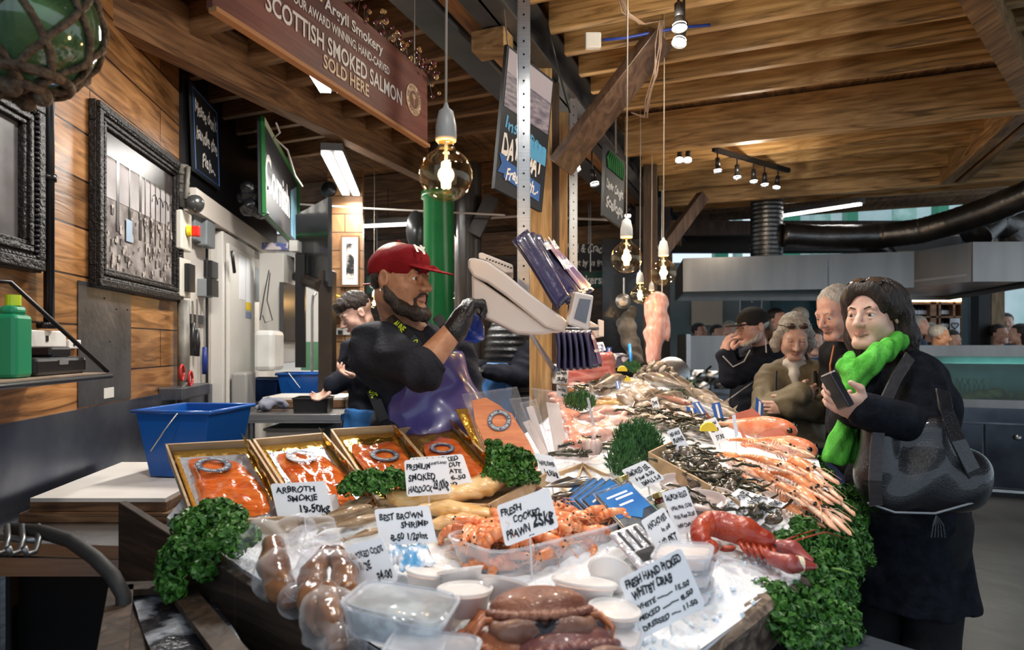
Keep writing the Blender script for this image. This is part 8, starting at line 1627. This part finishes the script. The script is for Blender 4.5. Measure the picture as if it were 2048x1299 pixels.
for k in range(9): b.box(P(974+k*6, 517+k*2.3, 2.159), (.007, .003, .0045))
q = b.build('vent_slots', INK); q['kind'] = 'stuff'; ob.append(q)
dq = [P(1151, 583, 2.02), P(1188, 591, 2.05), P(1178, 661, 2.05), P(1136, 649, 2.02)]; b = MB(); b.slab(dq, (-.1, 1, .1), .05); dsp = b.build('display', SCW, bev=.006); ob.append(dsp); nn = (dq[3]-dq[0]).cross(dq[1]-dq[0]).normalized(); nn = nn if nn.y < 0 else -nn
b = MB(); b.slab([dq[0].lerp(dq[2], .16)+(dq[1]-dq[0])*.10+nn*.001, dq[1].lerp(dq[3], .14)+nn*.001, dq[2].lerp(dq[0], .2)+nn*.001+V((-.002, 0, 0)), dq[3].lerp(dq[1], .22)+nn*.001], nn, .0015); ob.append(b.build('screen', mat('lcd', (.10, .10, .12), .15, coat=1)))
b = MB(); b.slab([P(1056, 666, 2.25), P(1064, 664, 2.25), P(1112, 735, 2.6), P(1106, 745, 2.6)], (0, 1, 0), .03); b.box(P(1047, 640, 2.40), (.06, .1, .10)); b.tube([P(1110, 738, 2.6), P(1106, 752, 3.28)], .013); ob.append(b.build('support_arm', DSTEEL)); keep(t, *ob)
t = thing('shop_scale', 'second smaller white scale beyond the carrier bags', 'scale', tuple(P(1195, 672, 3.4))); b = MB(); b.slab([P(1178, 640, 3.4), P(1205, 655, 3.4), P(1208, 672, 3.4), P(1192, 676, 3.4), P(1178, 664, 3.4)], (0, 1, 0), .2); o1 = b.build('casing', SCW, bev=.008); b = MB(); b.slab([P(1197, 638, 3.3), P(1208, 641, 3.3), P(1208, 673, 3.3), P(1197, 672, 3.3)], (0, 1, 0), .03); o2 = b.build('display', SCW, bev=.004); b = MB(); b.tube([P(1190, 672, 3.45), P(1150, 690, 3.62)], .012); keep(t, o1, o2, b.build('support_arm', DSTEEL))
# carrier bags
NVB = mat('navy_carrier', (.022, .020, .055), .25, col2=(.035, .03, .08), scale=5, bump=.5, bscale=14, coat=.4); SUN = mat('sunset_print', (.10, .05, .14), .3, col2=(.55, .30, .26), scale=3.5, coat=.3)
def carrier(c4, th, lab, front=None, txt=None, group='navy carrier bags at the scale'):
    t = thing('carrier_bag', lab, 'carrier bag', tuple(c4[2]), group); b = MB(); c4 = [V(p) for p in c4]; n = (c4[2]-c4[1]).cross(c4[0]-c4[1]).normalized(); n = n if n.y < 0 else -n
    b.grid(lambda u, v: (c4[0]*(1-u)+c4[1]*u)*(1-v)+(c4[3]*(1-u)+c4[2]*u)*v+n*.006*math.sin(9*u+4*v), 12, 12); o = [b.build('bag', NVB, smooth=True, solid=th)]
    if front: b = MB(); b.grid(lambda u, v: (c4[0]*(1-(.5+.45*u))+c4[1]*(.5+.45*u))*(1-(.08+.84*v))+(c4[3]*(1-(.5+.45*u))+c4[2]*(.5+.45*u))*(.08+.84*v)+n*(th/2+.008+.003*math.sin(9*u)), 8, 8); o.append(b.build('sunset_print', front, smooth=True))
    if txt: b = MB(); lettering(b, txt, c4[3]+n*(th/2+.012), c4[2]-c4[3], c4[0]-c4[3], .002, False, .02); o.append(b.build('print_lettering', PWHITE))
    keep(t, *o)
for k in range(3): carrier([P(1026+k*9, 480-k*7, 2.12+.05*k), P(1050+k*14, 462+k*6, 2.22+.05*k), P(1145+k*3, 580+k*8, 2.2+.05*k), P(1118+k*6, 616-k*6, 2.1+.05*k)], .018, ['navy carrier bag lying foremost on top of the scale', 'middle navy carrier bag on the scale', 'hindmost navy carrier bag on the scale, sunset print showing'][k])
carrier([P(1056, 472, 2.2), P(1098, 488, 2.42), P(1186, 582, 2.4), P(1138, 606, 2.16)], .012, 'open printed carrier bag against the display', SUN, [("London's", .12, .72, .2, .16), ('Best', .4, .7, .15, .2), ('Market', .3, .4, .3, .2)])
for k in range(6): x = 1112+k*11; carrier([P(x, 662, 2.75+.02*k), P(x+13, 660, 2.95+.02*k), P(x+24+k*2, 738-k*1, 2.95+.02*k), P(x+6+k*2, 742-k, 2.75+.02*k)], .014, ['hanging navy carrier bag closest to the timber post', 'second hanging carrier bag from the post', 'third hanging carrier bag from the post', 'fourth hanging carrier bag from the post', 'fifth hanging carrier bag from the post', 'last hanging carrier bag with sunset print'][k], SUN if k == 5 else None, [('FISH', .2, .75, .3, .12), ('MARKET', .2, .4, .5, .08)] if k == 5 else None, 'navy carrier bags hanging on the post')
b = MB(); b.tube([P(1100, 655, 3.3), P(1180, 657, 3.1), P(1195, 657, 3.0)], .008); solo(b, 'hanging_rail', DSTEEL, 'rail that the hanging carrier bags hook on to', 'rail')
s = SDF(.008); s.path([P(940, 640, 2.35), P(945, 662, 2.35), P(925, 668, 2.35)], [.035, .04, .02], k=.03); tag(s.mesh('blue_bag', mat('blue_film', (.01, .06, .42), .2, coat=.6, bump=.6, bscale=20), fold=folds(.006, 50)), 'crumpled bright blue plastic bag below the gloved hand', 'bag')
# twisted cables, junction box
b = MB()
for k in range(7): r_ = random.Random(k); b.tube([P(1232+r_.uniform(-6, 6), -30, 2.7), P(1250+r_.uniform(-8, 8), 25, 2.75), P(1285+r_.uniform(-8, 8), 48, 2.8), P(1322+r_.uniform(-5, 5), 40, 2.85), P(1318+r_.uniform(-8, 8), 90, 2.88), P(1310+r_.uniform(-5, 5), 150, 2.9), P(1295+r_.uniform(-5, 5), 200, 2.95), P(1290+r_.uniform(-8, 8), 235, 2.98), P(1262, 225, 3.0)], .003, n=5)
solo(b, 'cable_bundle', mat('brown_cable', (.14, .09, .06), .5), 'tangled brown cable bundle draped over the end of the dark brace', 'cable', smooth=True)
b = MB(); b.tube([P(1205, 80, 3.0), P(1250, 76, 3.0), P(1300, 66, 2.98), P(1362, 55, 2.95), P(1420, 50, 2.95)], .007); solo(b, 'blue_cable', mat('blue_cable', (.02, .05, .3), .4), 'blue mains cable running from the white junction box', 'cable', smooth=True)
b = MB(); b.box(P(1186, 82, 3.02), (.075, .03, .075)); solo(b, 'junction_box', WHITEP, 'white junction box under the joists near the steel beam', 'junction box', bev=.006)
b = MB(); b.tube([P(1095, 50, 2.9), P(1112, 120, 3.0), P(1130, 190, 3.1), P(1140, 225, 3.15)], .005); solo(b, 'loose_cable', BLACK, 'black cable hanging down the web of the grey I-beam', 'cable', smooth=True)
# ------------------------------------------------------------------ cooking island and fish tank
HS = mat('hood_steel', (.27, .25, .23), .3, 1, (.22, .205, .19), 2, .03, 10, stretch=(3, 3, .5)); HZ0, HZ1 = 2.006, 2.34
fr_ = [(X_(1368, 6.4), 6.4), (X_(1829, 5.94), 5.94), (X_(1944, 5.39), 5.39), (X_(2130, 5.36), 5.36)]; bk = [(5.2, 7.6), (X_(1368, 6.4)+.25, 7.7)]
t = thing('extractor_hood', 'long brushed steel extractor hood over the cooking island', 'hood', (2.9, 6.6, HZ0)); ob = []; b = MB(); pl = fr_+bk; n_ = len(pl)
for i in range(n_): a, e = pl[i], pl[(i+1) % n_]; b.box(((a[0]+e[0])/2, (a[1]+e[1])/2, (HZ0+HZ1)/2), (math.dist(a, e), .02, HZ1-HZ0), Matrix.Rotation(math.atan2(e[1]-a[1], e[0]-a[0]), 3, 'Z'))
ob.append(b.build('skirt', HS)); b = MB(); b.slab([(x, y_, HZ1-.03) for x, y_ in pl], (0, 0, 1), .02); ob.append(b.build('top_panel', DSTEEL)); b = MB(); ins = [(x*.97+.09, y_*.97+.2, HZ0+.05) for x, y_ in pl]; b.slab(ins, (0, 0, 1), .02); ob.append(b.build('filter_panel', STEEL))
for x in (X_(1654, 6.12), X_(1829, 5.94)): b = MB(); b.box((x, 6.10 if x < 3.5 else 5.93, (HZ0+HZ1)/2), (.012, .02, HZ1-HZ0)); ob.append(b.build('seam', DSTEEL))
keep(t, *ob); light('AREA', 'hood_glow', (4.6, 6.3, 2.0), 12, (1, .9, .75), .4, sizey=.2)
DUC = mat('duct_steel', (.20, .19, .18), .32, .9, (.10, .095, .09), 4, .3, 40); b = MB(); z = HZ1-.01; pr = []
while z < 3.1: pr += [(.158, z), (.163, z+.012), (.158, z+.024)]; z += .045
b.lathe(pr, (X_(1533, 6.6), 6.6, 0), 28); solo(b, 'spiral_duct', DUC, 'fat ribbed steel duct rising straight from the hood', 'duct', smooth=True)
def ribduct(pts, r, lab):
    b = MB(); N = 60; q = [V(p) for p in pts]; out = []; rr = []
    for i in range(N+1): f = i/N*(len(q)-1); k = min(int(f), len(q)-2); out.append(q[k].lerp(q[k+1], f-k)); rr.append(r*(1+.03*(i % 2)))
    b.tube(out, rr, n=18); return solo(b, 'ventilation_duct', DUC, lab, 'duct', smooth=True)
ribduct([P(1566, 470, 6.5), P(1640, 474, 6.45), P(1760, 472, 6.3), P(1840, 462, 6.1), P(1900, 446, 5.9), P(1980, 420, 5.6), P(2100, 370, 5.2)], .12, 'long horizontal duct climbing toward the frame edge over the hood'); ribduct([P(1725, 478, 6.5), P(1765, 502, 6.55), P(1775, 515, 6.55)], .10, 'short slanting duct branch entering the hood top'); ribduct([P(1950, 470, 6.2), P(1985, 440, 6.25), P(2025, 450, 6.3), P(2040, 490, 6.3)], .15, 'bent elbow duct behind the hood corner')
tv = V((.93, -.368, 0)); tn = V((-.368, -.93, 0)); T0_ = V((X_(1862, 6.4), 6.4, 0))
def tb(mb, u0, u1, z0, z1, dep, fw=0): c = T0_+tv*((u0+u1)/2)-tn*(dep/2-fw); mb.box((c.x, c.y, (z0+z1)/2), (u1-u0, dep, z1-z0), Matrix.Rotation(-.377, 3, 'Z')); return mb
t = thing('fish_tank', 'long aquarium of green water and weedy rocks on a steel counter', 'fish tank', tuple(T0_+tv+V((0, 0, .93)))); ob = [tb(MB(), -.1, 3.2, 1.36, 1.47, .7).build('top_frame', HS), tb(MB(), -.1, 3.2, .86, .94, .7).build('base_frame', HS), tb(MB(), -.1, 3.2, .94, 1.36, .02).build('front_glass', film('tank_glass', (.85, .97, .95), .06)), tb(MB(), 0, 3.1, .94, 1.36, .02, -.5).build('back_panel', mat('teal_water', (.03, .16, .15), .3, col2=(.08, .30, .28), scale=3)), tb(MB(), 0, 3.1, 1.285, 1.29, .5, -.02).build('water_surface', mat('water_surface', (.25, .50, .50), .08, trans=.5, bump=.6, bscale=15))]
s = SDF(.02)
for k in range(24): p = T0_+tv*(.1+.12*k)-tn*random.uniform(.08, .3); s.ell((p.x, p.y, .95+random.uniform(0, .05)), (.10, .06, random.uniform(.03, .07)), k=.04)
ob.append(s.mesh('weedy_rocks', mat('weedy_rock', (.03, .04, .015), .6, col2=(.16, .19, .05), scale=9, bump=.8), fold=folds(.015, 30))); b = MB()
for k in range(14): p = T0_+tv*(.25+.02*k)-tn*.15; b.tube([(p.x, p.y, .98), (p.x+.02*math.sin(k*3), p.y, 1.06), (p.x+.05*math.sin(k*2), p.y, 1.14)], .004, n=4)
ob.append(b.build('water_weed', mat('water_weed', (.03, .10, .03), .5))); keep(t, *ob); l = light('AREA', 'tank_glow', tuple(T0_+tv*1.5-tn*.25+V((0, 0, 1.355))), 9, (.75, 1, .95), 2.6, sizey=.3); l.rotation_euler = (0, 0, -.377)
MIR = mat('dark_mirror_steel', (.10, .11, .13), .16, 1, (.05, .055, .065), 3)
t = thing('counter_unit', 'row of dark mirror steel cupboards under the fish tank', 'cupboards', tuple(T0_+tv)); ob = [tb(MB(), -.1, 3.2, .08, .86, .65, -.03).build('body', DSTEEL), tb(MB(), -.1, 3.2, 0, .07, .6, -.05).build('plinth', BLACK), tb(MB(), -.1, 3.2, .72, .86, .03).build('fascia', MIR), tb(MB(), -.1, 3.2, .05, .075, .06, .02).build('kick_rail', STEEL)]
for k in range(6):
    d_ = tb(MB(), -.08+.53*k, .43+.53*k, .09, .70, .025).build('door', MIR, bev=.003); p = T0_+tv*(.175+.53*k)+tn*.03+V((0, 0, .585)); kb = MB(); kb.ball(p, .028, n=14, k=9); o = kb.build('door_knob', STEEL, smooth=True); o.parent = d_; ob.append(d_)
keep(t, *ob)
t = thing('cooking_station', 'steel cooking station with a splash panel beyond the far end of the stall', 'cooker', (X_(1410, 5.9), 5.9, 0)); x0, x1 = X_(1350, 6.0), X_(1470, 6.0); ob = []; b = MB(); b.box(((x0+x1)/2, 6.2, .55), (x1-x0, .5, 1.1)); ob.append(b.build('body', DSTEEL)); b = MB(); b.box((X_(1412, 6.3), 6.45, Z_(707, 6.3)), (.48, .03, .36)); ob.append(b.build('splash_panel', HS)); b = MB(); b.box((X_(1374, 5.9), 6.0, Z_(735, 5.9)), (.04, .3, .62)); ob.append(b.build('end_panel', STEEL)); keep(t, *ob)
for k, (px, py, r) in enumerate(((1378, 762, .07), (1398, 748, .07), (1425, 750, .08), (1442, 765, .06), (1405, 772, .07))): b = MB(); b.lathe([(0, 0), (r, 0), (r*1.05, .09), (r*.98, .09), (r*.93, .01), (0, .01)], P(px, py+12, 5.6), 20); h = MB(); h.tube([P(px+6, py, 5.6), P(px+24, py-16, 5.5)], .010); boxthing('saucepan', ['saucepan nearest the clam heap', 'saucepan behind the clam heap', 'tilted shiny pan handle up by the cap man', 'small pan beside the navy tracksuit', 'low steel pan at the stove front'][k], 'pan', [('pan', b, STEEL, dict(smooth=True)), ('handle', h, BLACK)])
b = MB(); b.box((X_(1410, 5.6), 5.75, Z_(790, 5.6)-.02), (.52, .4, .04)); b.box((X_(1410, 5.6), 5.75, .45), (.5, .36, .9)); solo(b, 'stove', DSTEEL, 'low dark stove that the saucepans stand on', 'stove')
b = MB(); b.lathe([(0, .03), (.10, .02), (.135, 0), (.14, -.004), (.10, .01), (0, .018)], P(1345, 748, 4.9), 24, Matrix.Rotation(PI/2-.2, 3, 'X')); solo(b, 'pan_lid', STEEL, 'round steel lid standing behind the clam heap', 'lid', smooth=True)
panel('wall_panel', X_(1205, 6.2), X_(1296, 6.2), 6.2, .0, Z_(478, 6.2), mat('black_gloss_board', (.02, .022, .024), .18)); panel('wall_panel', X_(1296, 6.0), X_(1372, 6.0), 6.6, .9, 3.0, mat('brown_dark_wall', (.03, .018, .012), .5))
t = thing('skimmer', 'wire skimmer hanging below the second bulb', 'skimmer', tuple(P(1245, 600, 5.5))); b = MB(); b.lathe([(.062, 0), (.066, .004), (.062, .006)], P(1246, 602, 5.5), 24, Matrix.Rotation(PI/2, 3, 'X')); b.lathe([(0, .02), (.04, .012), (.062, 0)], P(1246, 602, 5.5), 18, Matrix.Rotation(PI/2, 3, 'X')); o1 = b.build('bowl', WIRE); b = MB(); b.tube([P(1248, 588, 5.5), P(1248, 555, 5.5)], .008); keep(t, o1, b.build('handle', WIRE))
s = SDF(.012); s.path([P(1262, 625, 5.4), P(1252, 650, 5.4), P(1262, 690, 5.4), P(1275, 720, 5.4)], [.05, .07, .07, .05], k=.04); tag(s.mesh('hanging_cloths', mat('olive_cloth', (.05, .045, .035), .8, col2=(.25, .24, .23), scale=6), fold=folds(.015, 30)), 'dark cloths and aprons hanging beside the pink ray', 'cloth')
b = MB(); b.tube([P(1259, 688, 4.3), P(1264, 735, 4.2)], .011); solo(b, 'blue_squeegee', mat('bright_blue_handle', (.02, .25, .65), .35), 'bright blue handle standing up behind the far dill', 'handle', smooth=True)
s = SDF(.012)
for k in range(9): s.ell(P(1222+8*(k % 4), 716+6*(k//4), 4.6), .035, k=.02)
tag(s.mesh('net_bags', mat('net_bag', (.04, .04, .07), .4, col2=(.55, .53, .55), scale=16, lo=.5, hi=.55), fold=folds(.01, 60)), 'dark and white net bags behind the tuna block', 'bag')
# wine shop and posts beyond the tank
WSH = wood('wine_shelf_wood', (.30, .13, .05), (.42, .21, .09), (1, 6, 6), 2, .5, dark=.6)
t = thing('wine_rack', 'wooden wine shelves lit from above beyond the fish tank', 'shelves', (X_(1875, 9.6), 9.6, 0)); x0, x1 = X_(1818, 9.6), X_(1932, 9.6); ob = []; b = MB(); b.box(((x0+x1)/2, 9.95, 1.15), (x1-x0, .03, 2.3)); ob.append(b.build('back', WSH))
for py in (606, 633, 660): b = MB(); b.box(((x0+x1)/2, 9.8, Z_(py, 9.6)), (x1-x0, .28, .025)); ob.append(b.build('shelf', WSH))
for px in (1820, 1872, 1885, 1914, 1930): b = MB(); b.box((X_(px, 9.6), 9.8, 1.4), (.03 if px not in (1872,) else .09, .28, 1.6)); ob.append(b.build('upright', WSH))
b = MB(); b.box(((x0+x1)/2, 9.7, Z_(598, 9.6)), (x1-x0+.1, .1, .05)); ob.append(b.build('light_strip', glow('warm_strip', (1, .88, .55), 5))); keep(t, *ob); wb_ = None
def mk_wine():
    t = T0('wine_bottle', 'bottle'); b = MB(); b.lathe([(0, 0), (.036, 0), (.036, .12), (.014, .155), (.013, .19), (0, .19)], n=10); b.build('glass', mat('dark_bottle', (.008, .01, .012), .15), t, smooth=True); b = MB(); b.lathe([(.037, .03), (.037, .09)], n=10); b.build('paper_label', WHITE, t); return t
wine = Proto(mk_wine)
for py, xs in ((633, (1826, 1834, 1842, 1850, 1858, 1866, 1890, 1898, 1906)), (660, (1826, 1836, 1846, 1856, 1864, 1890, 1899, 1908))):
    for px in xs: wine.put(Matrix.Translation((X_(px, 9.7), 9.78, Z_(py, 9.6)+.014)), 'dark wine bottle with white label on the far shelves', 'wine bottles on the far shelves')
t = thing('poster', 'white poster with a hand drawn heart beyond the tank', 'poster', tuple(P(1910, 675, 8.9))); b = MB(); b.box(P(1910, 652, 8.9), (.13, .01, .22)); o1 = b.build('paper', WHITE); b = MB(); c = P(1910, 652, 8.89); b.tube([c+V((.045*(math.sin(a)**3)*1.1, 0, .01+.05*(13*math.cos(a)-5*math.cos(2*a)-2*math.cos(3*a)-math.cos(4*a))/16)) for a in [2*PI*k/28 for k in range(29)]], .006, n=5); o2 = b.build('heart', INK); b = MB(); b.tube([P(1910, 675, 8.9), (P(1910, 675, 8.9).x, 8.9, 0)], .02); keep(t, o1, o2, b.build('stand', DSTEEL))
post(1938, 1956, 8.6, mat('teal_trim', (.02, .05, .06), .4), 0, 3.0, .15, rz=0); post(1957, 1982, 8.0, mat('black_post', (.006, .006, .007), .5), 0, 3.0, .15, rz=0); post(1983, 2010, 8.0, wood('old_yellow_post', (.22, .14, .06), (.36, .25, .12), (6, 6, 1), 2, .6), 0, 3.0, .15, rz=0)
t = thing('blackboard', 'chalk menu board with the word bar behind the black cap', 'sign', tuple(P(1500, 640, 9.3))); sg, ob, _ = sign4('blackboard', 'chalk menu board with the word bar behind the black cap', 'sign', (P(1481, 590, 9.2), P(1520, 590, 9.2), P(1522, 640, 9.2), P(1479, 640, 9.2)), .02, mat('grey_board', (.10, .13, .15), .5), SLATE, [('lettering', PWHITE, [('E', .5, .72, .1, .16), ('BAR', .22, .3, .55, .2)], False, .01)], rim=PWHITE, rimw=.012); bpy.data.objects.remove(t)
panel('wall_panel', X_(1385, 9.8), X_(1445, 9.8), 9.8, Z_(650, 9.8), Z_(600, 9.8), mat('pale_planks', (.5, .42, .32), .6)); GI = mat('pale_green_iron', (.12, .34, .24), .4, col2=(.45, .62, .55), scale=3)
for k, (px, w_) in enumerate(((1440, .25), (1475, .12), (1580, .3), (1640, .3), (1700, .2), (1808, .35), (1880, .2), (1960, .3))): b = MB(); b.box((X_(px, 12), 12, 2.8), (w_, .2, 3.2)); solo(b, 'iron_column', GI if k % 2 else mat('hall_green', (.03, .22, .12), .4), 'pale green iron column of the hall beyond the hood', 'column', 'iron columns of the far hall')
b = MB(); b.box((6.5, 12.3, 3.5), (12, .2, .25)); b.box((6.5, 12.3, 2.95), (12, .1, .08)); struct(b.build('ceiling_girder', GI))
b = MB(); b.box((5.5, 8.2, 2.97), (9, .1, .18)); struct(b.build('ceiling_beam', _M['dark_brace']))
